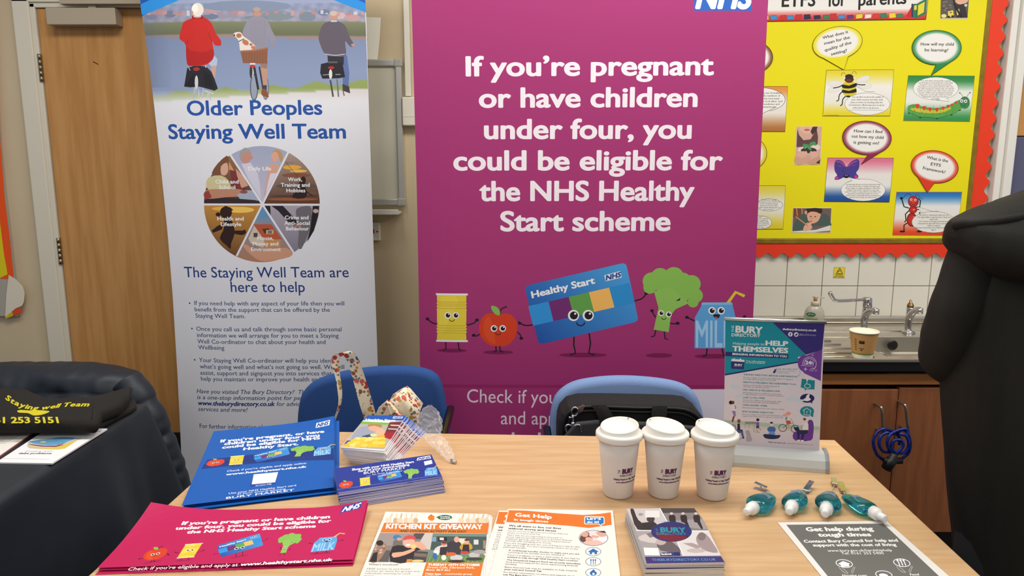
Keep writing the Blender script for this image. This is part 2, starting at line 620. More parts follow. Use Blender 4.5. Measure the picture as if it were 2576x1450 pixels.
# frame of the opening at the right
tx0, tx1 = at_y(2545, 0, WY - 0.03).x, at_y(2585, 0, WY - 0.03).x
b = MB(); b.box((tx0, WY - 0.045, 0), (tx0 + 0.028, WY, 2.5), 0.004); b.box((tx0 + 0.028, WY - 0.06, 0), (tx1, WY, 2.5), 0.004)
b.build('trim_2', M('white_gloss_frame', (222, 220, 214), 0.35))['kind'] = 'structure'
zt = at_y(2570, 345, WY - 0.02).z
b = MB(); b.box((tx1 + 0.002, WY - 0.03, 0.02), (tx1 + 0.7, WY - 0.001, zt), 0.003)
tag(b.build('noticeboard', M('dull_blue_felt', (88, 88, 116), 0.9, bump=0.2)), 'dull blue felt noticeboard beyond the white frame at far right', 'noticeboard')
b = MB(); b.box((tx1 + 0.002, WY - 0.03, zt + 0.004), (tx1 + 0.7, WY - 0.001, 2.4), 0.003)
tag(b.build('wooden_panel', door_wood), 'brown wooden panel above the blue noticeboard at far right', 'panel')
# tiles over the sink
tile_m = M('white_glazed_tile', (222, 218, 206), 0.18, var=0.03, vscale=3)
grout_m = M('grey_grout', (150, 140, 122), 0.9, var=0.3, vscale=60)
b = MB()
gx0 = at_y(2245.5, 719, WY).x; gz = at_y(2200, 719, WY).z
T_ = 0.151
xs0 = gx0 - 8 * T_
tile_x1 = at_y(2520, 650, WY).x
b.box((xs0, WY - 0.004, 0.765), (tile_x1, WY, gz + 3 * T_), 0, 1)
for r in range(-1, 3):
    z0, z1 = gz + r * T_, gz + (r + 1) * T_
    z0 = max(z0, 0.768)
    x = xs0
    while x < tile_x1 - 0.02:
        b.box((x + 0.0015, WY - 0.008, z0 + 0.0015), (min(x + T_, tile_x1) - 0.0015, WY - 0.003, z1 - 0.0015), 0.0012, 0)
        x += T_
b.build('wall_tiles', [tile_m, grout_m])['kind'] = 'structure'

# ------------------------------------------------------------------ wall fittings
alu = M('silver_aluminium', (196, 198, 200), 0.32, 0.85)
plastic_w = M('white_plastic', (226, 222, 208), 0.35)
# whiteboard
root_y = WY - 0.001
p0, p1 = at_y(1004, 150, WY - 0.03), at_y(1018, 533, WY - 0.03)
zx0, zx1, zz0, zz1 = p1.x - 0.72, p1.x, at_y(1018, 516, WY - 0.03).z, p0.z
wb = empty('whiteboard', ((zx0 + zx1) / 2, root_y, zz0), 'aluminium framed whiteboard on the wall between the two tall banners', 'whiteboard')
b = MB(); b.box((zx0, WY - 0.02, zz0), (zx1, WY - 0.001, zz1)); b.build('writing_surface', M('grubby_whiteboard', (206, 203, 186), 0.3, var=0.06, vscale=4), wb)
fm = M('frame_silver', (190, 190, 186), 0.35, 0.6)
b = MB()
for lo, hi in (((zx0, zz1 - 0.025), (zx1, zz1)), ((zx0, zz0), (zx1, zz0 + 0.025)), ((zx1 - 0.025, zz0), (zx1, zz1)), ((zx0, zz0), (zx0 + 0.025, zz1))):
    b.box((lo[0], WY - 0.031, lo[1]), (hi[0], WY - 0.015, hi[1]), 0.004)
b.build('frame', fm, wb)
for cz in (zz0, zz1):
    b = MB(); b.box((zx1 - 0.03, WY - 0.034, cz - 0.004 if cz == zz0 else cz - 0.028), (zx1 + 0.004, WY - 0.012, cz + 0.028 if cz == zz0 else cz + 0.004), 0.005)
    b.build('corner_cap', M('grey_corner_plastic', (168, 168, 160), 0.5), wb)
zt_ = at_y(1010, 522, WY - 0.09).z
b = MB(); b.box((zx0 + 0.05, WY - 0.095, zt_ - 0.03), (zx1 - 0.015, WY - 0.005, zt_ - 0.018), 0.004)
b.box((zx0 + 0.05, WY - 0.097, zt_ - 0.03), (zx1 - 0.015, WY - 0.089, zt_ - 0.008), 0.003)
b.build('pen_tray', M('tray_cream', (214, 212, 204), 0.4), wb)
# pinned paper in a sleeve
s = vsheet(WY - 0.012)
s.base([((905, 44), (958, 44)), ((900, 100), (955, 100)), ((900, 150), (950, 150))], 8, (233, 230, 216))
for i, (y, x1) in enumerate(((60, 934), (66, 936), (70, 930), (89, 930), (101, 926), (114, 924), (126, 930), (138, 926), (145, 932))):
    s.line([(918, y), (x1, y)], 1.2, (140, 138, 130))
s.warp = lambda u, v: 0.006 * math.sin(u * 30)
s.thr = 0.03
tag(s.build('paper_notice'), 'white paper notice pinned to the wall above the whiteboard', 'paper')
# trunking and box
p0, p1 = at_y(1014, 0, WY - 0.02), at_y(1030, 242, WY - 0.02)
b = MB(); b.box((p0.x, WY - 0.02, p1.z), (p0.x + 0.022, WY - 0.0005, 2.6), 0.002)
tag(b.build('cable_trunking', plastic_w), 'narrow white cable trunking running up the wall beside the pink banner', 'trunking')
p0, p1 = at_y(1011, 244, WY - 0.04), at_y(1042, 316, WY - 0.04)
b = MB(); b.box((p0.x, WY - 0.04, p1.z), (p0.x + 0.08, WY - 0.0005, p0.z), 0.004)
b.box((p0.x + 0.004, WY - 0.0412, p1.z + 0.035), (p0.x + 0.076, WY - 0.039, p1.z + 0.036))
tag(b.build('junction_box', plastic_w), 'white plastic junction box below the wall trunking', 'junction box')
# switch
p0, p1 = at_y(900, 560, WY - 0.03), at_y(956, 606, WY - 0.03)
ws = empty('fused_switch', ((p0.x + p1.x) / 2, WY - 0.0005, p1.z), 'white wall switch with red rocker below the whiteboard', 'switch')
b = MB(); b.box((p0.x, WY - 0.032, p1.z), (p1.x, WY - 0.0005, p0.z), 0.004); b.build('plate', plastic_w, ws)
r0, r1 = at_y(934, 577, WY - 0.034), at_y(942, 588, WY - 0.034)
b = MB(); b.box((r0.x, WY - 0.036, r1.z), (r1.x, WY - 0.0315, r0.z), 0.001); b.build('rocker', M('red_rocker', (170, 40, 34), 0.35), ws)
b = MB(); c = at_y(949, 583, WY - 0.034); b.tube([(c.x, WY - 0.0335, c.z), (c.x, WY - 0.031, c.z)], 0.0035, 10); b.build('screw', M('dark_screw', (90, 80, 66), 0.4, 0.8), ws)

# display board at the left edge with a peeling corner
LY = WY - 0.02
lb = empty('display_board', at_y(0, 805, LY), 'orange bordered display board with torn paper corner at left edge', 'display board')
def px_box(mb, a, c, y, depth, bev=0.0, mat=0):
    p, q2 = at_y(a[0], a[1], y), at_y(c[0], c[1], y)
    mb.box((min(p.x, q2.x), y, min(p.z, q2.z)), (max(p.x, q2.x), y + depth, max(p.z, q2.z)), bev, mat)
b = MB(); c = at_y(47, 797, LY); b.box((c.x - 0.8, LY, c.z), (c.x - 0.003, WY - 0.0005, at_y(0, -100, LY).z + 0.3), 0.003)
b.build('backing', M('grey_felt_board', (172, 166, 156), 0.9, bump=0.2), lb)
s = vsheet(LY - 0.001)
s.base([((-90, -100), (-29, -100)), ((-70, 350), (0, 350)), ((-62, 500), (12, 500)), ((-60, 600), (25, 605)), ((-50, 690), (34, 690)), ((-50, 698), (33, 703))], 6, (240, 84, 22))
s.poly([(-90, -100), (-45, -100), (-6, 430), (0, 560), (10, 640), (19, 690), (0, 700), (-50, 715)], (222, 206, 20))
s.build('border_paper', None, lb)
s = vsheet(LY - 0.003)
s.poly([(22, 692), (40, 703), (57, 720), (62, 738), (60, 760), (55, 770), (40, 776), (13, 798), (16, 740)], (224, 216, 198))
s.poly([(33, 782), (51, 773), (56, 788), (32, 795)], (222, 76, 34)); s.poly([(13, 798), (30, 784), (33, 795), (15, 802)], (205, 186, 30))
s.warp = lambda u, v: 0.03 * max(0.0, (u + 2.01) * 10) ** 2
s.thr = 0.015
s.build('torn_corner', None, lb)

# ------------------------------------------------------------------ shared print motifs (drawn in the units of one big drawing)
CR = (1040.0, 620.0, 2.9)          # origin and scale of that drawing on the pink banner
INKB = (30, 22, 30)
def eyes(s, pts, r, pr=0.68):
    for x, y in pts:
        s.ell(x, y, r, r, WHITE, n=18); s.ell(x + r * 0.06, y, r * pr, r * pr, INKB, n=16); s.ell(x + r * 0.3, y - r * 0.32, r * 0.2, r * 0.2, WHITE, n=8)
def smile(s, x, y, r, w):
    s.line([(x + r * math.cos(a), y + r * 0.85 * math.sin(a)) for a in [math.pi * k / 8 for k in range(9)]], w, INKB)
def arm(s, pts, w, hand):
    s.line(pts, w, INKB, sp=4); s.ell(pts[-1][0], pts[-1][1], hand, hand * 0.8, INKB, n=12)
def foot(s, pts, w): s.line(pts, w, INKB)
def m_tin(s, sh):
    s.ell(280, 762, 110, 14, sh)
    foot(s, [(235, 695), (237, 752), (219, 761)], 9); foot(s, [(325, 695), (333, 752), (350, 760)], 9)
    arm(s, [(172, 572), (132, 560), (100, 535)], 9, 14); arm(s, [(386, 578), (438, 562), (464, 538)], 9, 14)
    L, Rr = [], []
    for y in list(range(356, 400, 20)) + list(range(400, 470, 6)) + list(range(470, 570, 20)) + list(range(570, 646, 6)) + [660, 688]:
        d = 4 * math.sin((y - 400) * 0.27) if (400 <= y <= 466 or 570 <= y <= 646) else 0
        L.append((171 + d, y)); Rr.append((386 - d, y))
    s.poly(L + Rr[::-1], (226, 204, 62))
    s.poly([(200, 370), (300, 360), (330, 400), (215, 640), (180, 640)], (232, 210, 74))
    for y in (408, 422, 436, 455, 580, 598, 616, 634): s.line([(176, y), (381, y)], 6, (208, 180, 52))
    s.rect(163, 345, 397, 358, (232, 232, 236)); s.rect(165, 686, 397, 699, (232, 232, 236))
    eyes(s, [(250, 505), (309, 505)], 24); smile(s, 280, 533, 18, 5)
def m_apple(s, sh):
    s.ell(620, 774, 110, 15, sh)
    foot(s, [(601, 725), (604, 765), (584, 772)], 10); foot(s, [(630, 725), (633, 765), (654, 772)], 10)
    arm(s, [(488, 640), (460, 655), (440, 650)], 9, 14); arm(s, [(752, 622), (778, 645), (787, 672)], 9, 14)
    s.poly([(617, 500), (660, 490), (720, 505), (755, 565), (752, 640), (715, 700), (660, 730), (617, 728), (575, 728),
            (520, 695), (484, 640), (480, 575), (510, 510), (560, 488)], (210, 62, 30), sp=4)
    s.poly([(520, 540), (560, 520), (590, 640), (600, 710), (560, 700), (515, 640)], (216, 76, 36), sp=3)
    s.line([(628, 500), (640, 460), (682, 440)], 13, (84, 30, 44), sp=3)
    s.poly([(624, 505), (590, 490), (568, 455), (572, 434), (610, 445), (632, 478)], (132, 184, 84), sp=3)
    eyes(s, [(588, 600), (651, 600)], 24); smile(s, 618, 630, 19, 5)
def m_card(s, sh, letters=True):
    s.ell(1237, 794, 175, 17, sh)
    foot(s, [(1172, 660), (1170, 720), (1183, 780), (1143, 794)], 11); foot(s, [(1282, 635), (1292, 710), (1280, 780), (1322, 795)], 11)
    arm(s, [(872, 574), (820, 578), (775, 562)], 10, 13); s.line([(790, 568), (765, 545)], 7, INKB)
    arm(s, [(1612, 400), (1670, 380), (1698, 345)], 10, 14); s.line([(1690, 352), (1724, 328)], 9, INKB)
    s.rrect([(810, 290), (1550, 118), (1643, 548), (915, 718)], 36, (40, 110, 190), ((28, 82, 168), (72, 160, 222)))
    TL, TR, BL, BR = (838, 437), (1575, 268), (873, 580), (1615, 412)
    def pt(t, v):
        a = (TL[0] + (TR[0] - TL[0]) * t, TL[1] + (TR[1] - TL[1]) * t); c = (BL[0] + (BR[0] - BL[0]) * t, BL[1] + (BR[1] - BL[1]) * t)
        return (a[0] + (c[0] - a[0]) * v, a[1] + (c[1] - a[1]) * v)
    for i, c in enumerate(((48, 146, 218), (112, 42, 112), (96, 160, 74), (238, 184, 96), (40, 140, 208))):
        t0, t1 = i * 0.2, i * 0.2 + 0.2
        s.poly([pt(t0, 0), pt(t1, 0), pt(t1, 1), pt(t0, 1)], c)
    s.poly([(1392, 212), (1510, 180), (1520, 228), (1402, 256)], (224, 228, 242))
    if letters:
        s.text('Healthy Start', 868, 378, 1324, 270, cap=46, col=WHITE, bold=0.045, up=(-10, -46))
        s.text('NHS', 1406, 249, 1512, 222, cap=36, col=(36, 72, 140), bold=0.07, up=(2, -36), res=2)
    eyes(s, [(1168, 505), (1275, 505)], 41, 0.72); smile(s, 1220, 555, 29, 9)
def m_broc(s, sh):
    s.ell(1792, 797, 97, 17, sh)
    foot(s, [(1770, 605), (1758, 655), (1732, 661)], 9); foot(s, [(1830, 618), (1836, 675), (1858, 681)], 9)
    arm(s, [(1768, 520), (1752, 495), (1740, 470)], 9, 14); arm(s, [(1868, 560), (1900, 566), (1928, 562)], 9, 15)
    g = (132, 184, 82)
    for x, y, r in ((1738, 255, 66), (1800, 225, 68), (1900, 222, 72), (1960, 262, 72), (2030, 275, 66), (2058, 360, 54), (2040, 408, 40),
                    (1950, 350, 66), (1850, 290, 84), (1725, 300, 48)):
        s.ell(x, y, r, r * 0.98, g, n=20)
    s.poly([(1755, 330), (1788, 450), (1770, 530), (1753, 608), (1862, 627), (1880, 500), (1912, 460), (2010, 415), (1960, 370), (1880, 300)], (138, 188, 88))
    s.poly([(1912, 400), (1948, 375), (1944, 396)], (70, 30, 60))
    eyes(s, [(1808, 488), (1863, 497)], 21); smile(s, 1826, 520, 16, 5)
def m_milk(s, sh):
    s.ell(2190, 803, 140, 17, sh)
    foot(s, [(2143, 740), (2137, 796), (2112, 804)], 10); foot(s, [(2250, 740), (2264, 796), (2290, 804)], 10)
    arm(s, [(2052, 545), (2020, 530), (1995, 518)], 9, 14); arm(s, [(2350, 540), (2390, 526), (2420, 518)], 9, 14)
    s.line([(2290, 420), (2352, 336), (2420, 366)], 22, (216, 196, 54))
    s.poly([(2105, 410), (2325, 410), (2332, 440), (2352, 520), (2354, 745), (2050, 745), (2053, 520), (2098, 440)], (90, 160, 218))
    s.poly([(2105, 410), (2325, 410), (2330, 428), (2100, 428)], (122, 184, 230))
    s.text('MILK', 2062, 735, 2342, 735, cap=190, col=(160, 204, 238), bold=0.02, up=(0, -190))
    eyes(s, [(2178, 470), (2245, 470)], 27); s.poly([(2186, 500), (2234, 498), (2228, 522), (2205, 526)], INKB, sp=3); s.ell(2210, 519, 12, 6, (206, 60, 40), n=10)
MOT = {'tin': (m_tin, 163, 397, 345, 760), 'apple': (m_apple, 480, 757, 440, 772), 'card': (m_card, 810, 1643, 118, 790),
       'broccoli': (m_broc, 1672, 2105, 150, 680), 'milk': (m_milk, 2050, 2352, 335, 800)}
def motif(s, name, BL, BR, TL, sh):
    """draw a motif so that its box lands on the three picture points"""
    fn, x0, x1, y0, y1 = MOT[name]
    s.affine([(x0, y1), (x1, y1), (x0, y0)], [BL, BR, TL]); fn(s, sh); s.frame()

# ------------------------------------------------------------------ tall banner with the cyclists
def lerp_rows(edge, ys):
    out = []
    for y in ys:
        for (a, b_) in zip(edge, edge[1:]):
            if a[0] <= y <= b_[0] or (b_ is edge[-1] and y > b_[0]):
                t = (y - a[0]) / (b_[0] - a[0]); out.append(((a[1] + (b_[1] - a[1]) * t, y), (a[2] + (b_[2] - a[2]) * t, y))); break
    return out
B1 = 2.7
bn = empty('banner_stand', (at_y(680, 1280, B1).x, B1, 0), 'white pull-up banner with three cyclists printed at its top', 'banner')
s = vsheet(B1)
e1 = [(-150, 322, 912), (0, 342, 918), (60, 351, 920), (200, 371, 924), (400, 394, 931), (590, 414, 937), (750, 427, 943), (950, 439, 950), (1170, 449, 957), (1290, 453, 961)]
s.base(lerp_rows(e1, [-150 + 36 * k for k in range(41)]), 24, (226, 227, 236), 0.0006, (200, 200, 205))
def photo(u, v):
    y = -150 + 412 * v; x = 330 + 595 * u
    n = 10 * (math.sin(x * 0.21 + y * 0.13) + math.sin(x * 0.083 - y * 0.3) * math.sin(x * 0.05))
    k = 8 * (x - 350) / 570
    if y < 8: c = (152, 162, 194)
    elif y < 56: c = mix((136, 148, 180), (150, 150, 170), (y - 8) / 40); c = tuple(q - n * 0.8 for q in c)
    elif y < 84 + k: c = mix((122, 128, 100), (104, 108, 84), (y - 56) / 28)
    elif y < 92 + k: c = (150, 132, 130)
    elif y < 238 - 34 * u - 6 * math.sin(x * 0.05): c = mix((124, 138, 172), (140, 156, 190), (y - 92) / 120)
    elif y < 256 - 34 * u: c = (146, 162, 96)
    else: c = (214, 206, 206)
    c = mix(c, (226, 227, 234), max(0, (y - 226 + 6 * u) / 34))
    return mix(c, (96, 104, 130), 0.35 * max(0, 1 - u * 9)) if y < 220 else c
s.grad([(322, -150), (911, -150), (925.5, 262), (379, 262)], 70, 90, photo)
s.frame(330, 0, 3.816)
for x, y, w, h, c in ((270, 110, 70, 30, (176, 140, 146)), (360, 130, 60, 42, (112, 124, 150)), (450, 120, 70, 26, (168, 150, 160)), (740, 110, 90, 26, (180, 146, 152)), (900, 140, 120, 40, (150, 140, 160)),
                      (1050, 120, 60, 24, (184, 144, 148)), (1110, 60, 430, 70, (126, 140, 166)), (1400, 150, 160, 60, (126, 138, 150)), (1690, 160, 80, 60, (120, 134, 150)), (2000, 150, 70, 40, (190, 176, 184)),
                      (2120, 170, 80, 40, (186, 150, 156)), (1850, 120, 60, 40, (110, 124, 152)), (760, 160, 80, 34, (108, 122, 146)), (1200, 170, 120, 26, (120, 134, 146)), (160, 150, 60, 34, (120, 128, 156))):
    s.ell(x, y, w, h * 0.8, c, n=14)
for i in range(26):
    x = 120 + i * 84 + R.uniform(-20, 20)
    s.rect(x, 92 + R.uniform(0, 40), x + R.uniform(20, 55), 128 + R.uniform(0, 26), R.choice([(196, 150, 150), (200, 196, 206), (150, 150, 172), (186, 130, 130)]))
# rider in red
for p_, w_, c_ in (([(600, 850), (590, 960)], 10, (190, 192, 200)), ([(640, 850), (655, 965)], 8, (200, 202, 208)), ([(690, 840), (680, 950)], 8, (196, 198, 200)), ([(700, 870), (790, 900)], 12, (206, 208, 208)), ([(740, 880), (720, 980)], 8, (204, 206, 208))): s.line(p_, w_, c_)
s.line([(622, 760), (600, 930)], 26, (176, 184, 186)); s.line([(740, 880), (760, 960)], 12, (190, 194, 196))
s.poly([(762, 625), (818, 622), (803, 745), (780, 745)], (196, 160, 144))
s.poly([(735, 600), (796, 530), (828, 570), (822, 630), (760, 632)], (176, 190, 216))
s.poly([(530, 650), (620, 625), (720, 640), (770, 690), (802, 765), (832, 850), (800, 872), (720, 850), (650, 830), (560, 838), (498, 830), (512, 750)], (40, 38, 46))
s.poly([(505, 820), (600, 700), (600, 830)], (28, 27, 33)); s.poly([(690, 680), (760, 720), (800, 850), (700, 820)], (30, 30, 36))
s.ell(622, 662, 32, 18, (170, 48, 50)); s.ell(622, 790, 17, 66, (206, 208, 214)); s.line([(540, 640), (560, 675)], 6, (190, 190, 196)); s.line([(712, 615), (716, 650)], 10, (190, 194, 200))
s.poly([(585, 170), (640, 150), (690, 160), (765, 215), (812, 320), (862, 392), (856, 438), (800, 432), (778, 396), (795, 540), (745, 606), (690, 628), (600, 632), (528, 612), (516, 430), (458, 375), (456, 330), (478, 250), (500, 205)], (196, 40, 36), sp=3)
s.poly([(520, 440), (560, 480), (700, 500), (780, 470), (792, 540), (740, 600), (600, 628), (530, 606)], (176, 32, 32), sp=3)
s.line([(775, 400), (740, 330), (760, 300)], 6, (150, 26, 28)); s.line([(516, 430), (540, 380)], 6, (150, 26, 28))
s.poly([(575, 150), (690, 150), (684, 184), (640, 172), (582, 184)], (160, 30, 32)); s.ell(632, 158, 40, 10, (200, 180, 176))
s.ell(634, 92, 60, 66, (226, 220, 212)); s.ell(610, 80, 30, 44, (240, 236, 228)); s.ell(580, 120, 12, 20, (200, 150, 136))
# rider with the dog
s.ell(1180, 840, 40, 130, (90, 94, 106)); s.ell(1180, 840, 30, 116, (148, 158, 178)); s.ell(1290, 850, 34, 110, (110, 116, 128)); s.ell(1290, 850, 26, 98, (152, 160, 170))
s.line([(1180, 640), (1220, 860)], 22, (48, 50, 58)); s.line([(1230, 640), (1270, 880)], 16, (60, 62, 70)); s.ell(1160, 700, 16, 40, (196, 198, 204)); s.ell(1150, 690, 14, 60, (52, 52, 60))
s.poly([(1240, 610), (1306, 590), (1308, 690), (1300, 820), (1266, 826), (1256, 720), (1246, 660)], (190, 146, 128)); s.poly([(1236, 600), (1312, 580), (1304, 660), (1246, 650)], (150, 120, 110))
s.poly([(1262, 818), (1302, 818), (1300, 866), (1266, 866)], (60, 64, 84)); s.poly([(1256, 856), (1296, 862), (1320, 922), (1310, 936), (1252, 912)], (140, 82, 58), sp=2)
s.poly([(1165, 160), (1205, 148), (1255, 158), (1310, 200), (1350, 290), (1386, 370), (1380, 466), (1345, 432), (1312, 350), (1312, 452), (1240, 470), (1180, 462), (1120, 360), (1068, 322), (1110, 210)], (142, 140, 156), sp=3)
for x in range(1150, 1300, 22): s.line([(x, 190), (x + 4, 440)], 3, (128, 126, 144))
s.ell(1207, 112, 46, 46, (150, 132, 130)); s.ell(1210, 134, 38, 22, (186, 140, 126)); s.ell(1206, 90, 36, 22, (170, 152, 148))
s.poly([(982, 335), (1000, 312), (1050, 310), (1075, 345), (1130, 385), (1196, 452), (1150, 478), (1080, 482), (1046, 486), (1036, 410), (1018, 372)], (222, 214, 210), sp=3)
s.ell(1034, 342, 26, 22, (178, 112, 80)); s.ell(1098, 408, 34, 24, (184, 116, 82), 0.6); s.ell(1150, 428, 16, 14, (184, 116, 82)); s.ell(1172, 456, 22, 16, (188, 122, 88)); s.line([(1030, 400), (1086, 372)], 8, (70, 70, 76)); s.ell(990, 338, 9, 8, (50, 40, 40))
s.poly([(1048, 492), (1180, 482), (1312, 458), (1304, 612), (1074, 606)], (140, 92, 68)); s.line([(1046, 492), (1180, 484), (1314, 458)], 12, (168, 112, 82))
for x in range(1080, 1300, 26): s.line([(x, 500), (x + 2, 600)], 4, (116, 74, 54))
s.ell(1164, 636, 28, 14, (188, 56, 44)); s.rect(1140, 606, 1192, 620, (226, 224, 224))
# rider at the right
s.poly([(2030, 540), (2070, 530), (2092, 700), (2084, 836), (2030, 820)], (92, 112, 164)); s.poly([(1884, 530), (2040, 530), (2040, 620), (1890, 620)], (46, 46, 54)); s.poly([(2026, 806), (2090, 830), (2100, 896), (2030, 870)], (70, 60, 62))
s.line([(1912, 770), (1938, 930)], 16, (70, 72, 80)); s.line([(1975, 760), (1990, 930)], 14, (110, 114, 120)); s.line([(2030, 860), (2044, 920)], 10, (90, 92, 98))
s.poly([(1822, 615), (1900, 596), (2026, 600), (2052, 740), (1990, 752), (1836, 756), (1814, 700)], (36, 36, 44)); s.line([(1840, 720), (1898, 716)], 8, (150, 150, 156)); s.line([(1960, 716), (2010, 714)], 8, (150, 150, 156))
s.ell(1920, 650, 30, 14, (176, 44, 42)); s.ell(1914, 712, 16, 46, (220, 218, 214)); s.rect(1890, 590, 1980, 606, (90, 92, 98))
s.poly([(1900, 205), (1945, 200), (1992, 206), (2056, 250), (2094, 350), (2138, 432), (2100, 446), (2052, 396), (2058, 530), (1960, 542), (1866, 526), (1816, 430), (1800, 350), (1836, 240)], (96, 88, 102), sp=3)
s.line([(1856, 520), (1960, 532), (2050, 520)], 10, (170, 176, 196)); s.ell(2126, 430, 18, 14, (190, 140, 124)); s.ell(1943, 150, 42, 46, (188, 146, 132)); s.ell(1940, 128, 36, 24, (200, 178, 168)); s.rect(1915, 196, 1975, 210, (190, 200, 216))
s.frame()
s.poly([(323, -140), (911, -140), (915, -50), (700, -60), (520, -34), (440, 0), (346, 36), (342, 0)], (22, 86, 176), sp=0)
s.poly([(342, 6), (400, -16), (470, -46), (560, -66), (640, -64), (520, -30), (440, 2), (350, 34), (345, 30)], (42, 142, 222))
s.poly([(640, -64), (760, -60), (880, -20), (918, 2), (919, 30), (860, 8), (790, -20), (700, -50)], (42, 142, 222)); s.poly([(800, -80), (914, -60), (918, 6), (870, -12)], (28, 92, 184))
# headings and wheel
DB, DB2, DB3 = (38, 84, 164), (36, 62, 130), (58, 70, 122)
s.text('Older Peoples', 470, 290, 810, 288, cap=36, col=DB, bold=0.030, res=4)
s.text('Staying Well Team', 420, 349, 869, 348, cap=36, col=DB, bold=0.030, res=4)
s.frame(480, 340, 3.452)
cx, cy, rr = 615, 600, 505
def ang(x, y): return math.atan2(y - 603, x - 622)
def arc_pts(a0, a1, n=14): return [(cx + rr * math.cos(a0 + (a1 - a0) * k / n), cy + rr * math.sin(a0 + (a1 - a0) * k / n)) for k in range(n + 1)]
CT = (622, 603)
A_ = [math.radians(v) for v in (-180.0, -121.6, -63.8, 0.0, 57.0, 116.8, 180.0)]
def seg(i, col, c2):
    p = [CT] + arc_pts(A_[i], A_[i + 1]); s.poly(p, col)
    n = len(p)
    ys = [q[1] for q in p]
    for k in range(n): s.c[-n + k] = lin(mix(col, c2, (p[k][1] - min(ys)) / (max(ys) - min(ys))))
seg(0, (150, 108, 76), (70, 44, 42)); seg(1, (160, 168, 196), (196, 190, 212)); seg(2, (170, 150, 140), (92, 54, 34))
seg(3, (170, 162, 178), (128, 122, 138)); seg(4, (104, 148, 186), (176, 124, 96)); seg(5, (196, 140, 62), (110, 72, 46))
# child and school
s.poly([(180, 330), (230, 250), (310, 180), (330, 215), (322, 330), (270, 360), (210, 360)], (120, 80, 56), sp=2); s.poly([(262, 270), (315, 240), (325, 310), (300, 350), (262, 340)], (214, 168, 146), sp=2)
s.poly([(330, 230), (370, 300), (385, 350), (345, 345), (332, 300)], (210, 150, 110)); s.poly([(335, 300), (440, 330), (480, 440), (470, 480), (400, 470), (360, 420)], (122, 52, 56)); s.poly([(390, 290), (450, 350), (500, 440), (440, 460), (400, 350)], (206, 158, 138))
s.poly([(150, 370), (260, 350), (330, 400), (340, 480), (200, 500), (130, 450)], (206, 196, 152), sp=2); s.poly([(124, 480), (250, 470), (420, 470), (480, 500), (470, 530), (300, 540), (120, 555)], (188, 134, 108), sp=2); s.poly([(112, 500), (150, 480), (180, 540), (112, 570)], (150, 62, 66))
s.poly([(400, 520), (470, 480), (540, 480), (590, 570), (430, 560)], (164, 176, 198)); s.poly([(112, 560), (300, 545), (560, 565), (605, 592), (112, 592)], (52, 38, 44)); s.ell(460, 495, 34, 14, (140, 80, 74))
# daily life
s.poly([(440, 250), (520, 240), (580, 330), (600, 420), (612, 560), (500, 380)], (208, 206, 224)); s.ell(478, 182, 48, 66, (196, 142, 130), 0.1); s.poly([(424, 150), (470, 108), (512, 130), (490, 150), (448, 160), (440, 220), (426, 200)], (160, 158, 162), sp=2); s.ell(528, 195, 12, 14, (196, 142, 130))
s.poly([(700, 170), (730, 130), (780, 140), (800, 200), (780, 240), (765, 190)], (196, 148, 96), sp=2); s.ell(730, 190, 32, 46, (218, 168, 150)); s.poly([(670, 270), (720, 240), (768, 260), (750, 330), (700, 335), (680, 440), (650, 520), (636, 520), (655, 420)], (214, 164, 148)); s.poly([(690, 335), (745, 330), (700, 420), (650, 520), (665, 430)], (220, 214, 228))
# work
for x0, y0, x1, y1, c in ((800, 260, 960, 300, (226, 170, 70)), (860, 300, 1010, 325, (236, 184, 90)), (820, 230, 900, 255, (150, 124, 112)), (790, 330, 1040, 370, (130, 84, 62)), (740, 420, 1090, 470, (94, 82, 84)), (700, 490, 1100, 520, (112, 84, 74)), (665, 545, 1105, 570, (150, 92, 58)), (690, 520, 1105, 540, (84, 60, 54))):
    s.ell((x0 + x1) / 2, (y0 + y1) / 2, (x1 - x0) / 2, (y1 - y0) / 2, c)
s.poly([(960, 370), (985, 360), (1000, 390), (990, 440), (1010, 500), (985, 550), (880, 545), (900, 500), (930, 440)], (44, 28, 30), sp=2); s.line([(820, 230), (960, 400)], 3, (60, 40, 36)); s.line([(985, 480), (1060, 530)], 9, (50, 32, 32))
# crime
s.poly([(640, 615), (690, 615), (694, 700)], (40, 34, 44)); s.poly([(700, 615), (800, 615), (880, 700), (950, 780), (930, 810), (850, 760), (760, 660)], (38, 32, 42)); s.poly([(920, 640), (1000, 616), (1050, 640), (1040, 800), (1000, 900), (960, 990), (930, 960), (940, 800), (915, 700)], (108, 104, 112), sp=2)
s.poly([(1060, 616), (1114, 616), (1106, 700), (1070, 830), (1010, 930), (1040, 800)], (30, 26, 32)); s.ell(1085, 660, 24, 18, (200, 170, 160)); s.poly([(900, 780), (950, 770), (960, 800), (905, 800)], (170, 120, 116))
# house
s.poly([(600, 640), (622, 606), (648, 650), (680, 720), (560, 720)], (98, 146, 190)); s.poly([(500, 900), (550, 775), (700, 775), (790, 905), (640, 915)], (184, 86, 56)); s.poly([(500, 900), (550, 785), (640, 915), (630, 980), (520, 940)], (206, 190, 176)); s.poly([(640, 910), (780, 905), (775, 980), (635, 985)], (196, 140, 92))
s.poly([(620, 815), (680, 810), (690, 850), (640, 855)], (90, 50, 40)); s.rect(655, 825, 718, 860, (200, 186, 140)); s.rect(668, 830, 706, 856, (110, 116, 120)); s.rect(545, 850, 580, 888, (80, 70, 60))
s.poly([(450, 950), (500, 960), (560, 1010), (700, 990), (830, 980), (885, 1040), (800, 1075), (640, 1098), (560, 1070), (480, 1000)], (206, 152, 126), sp=2)
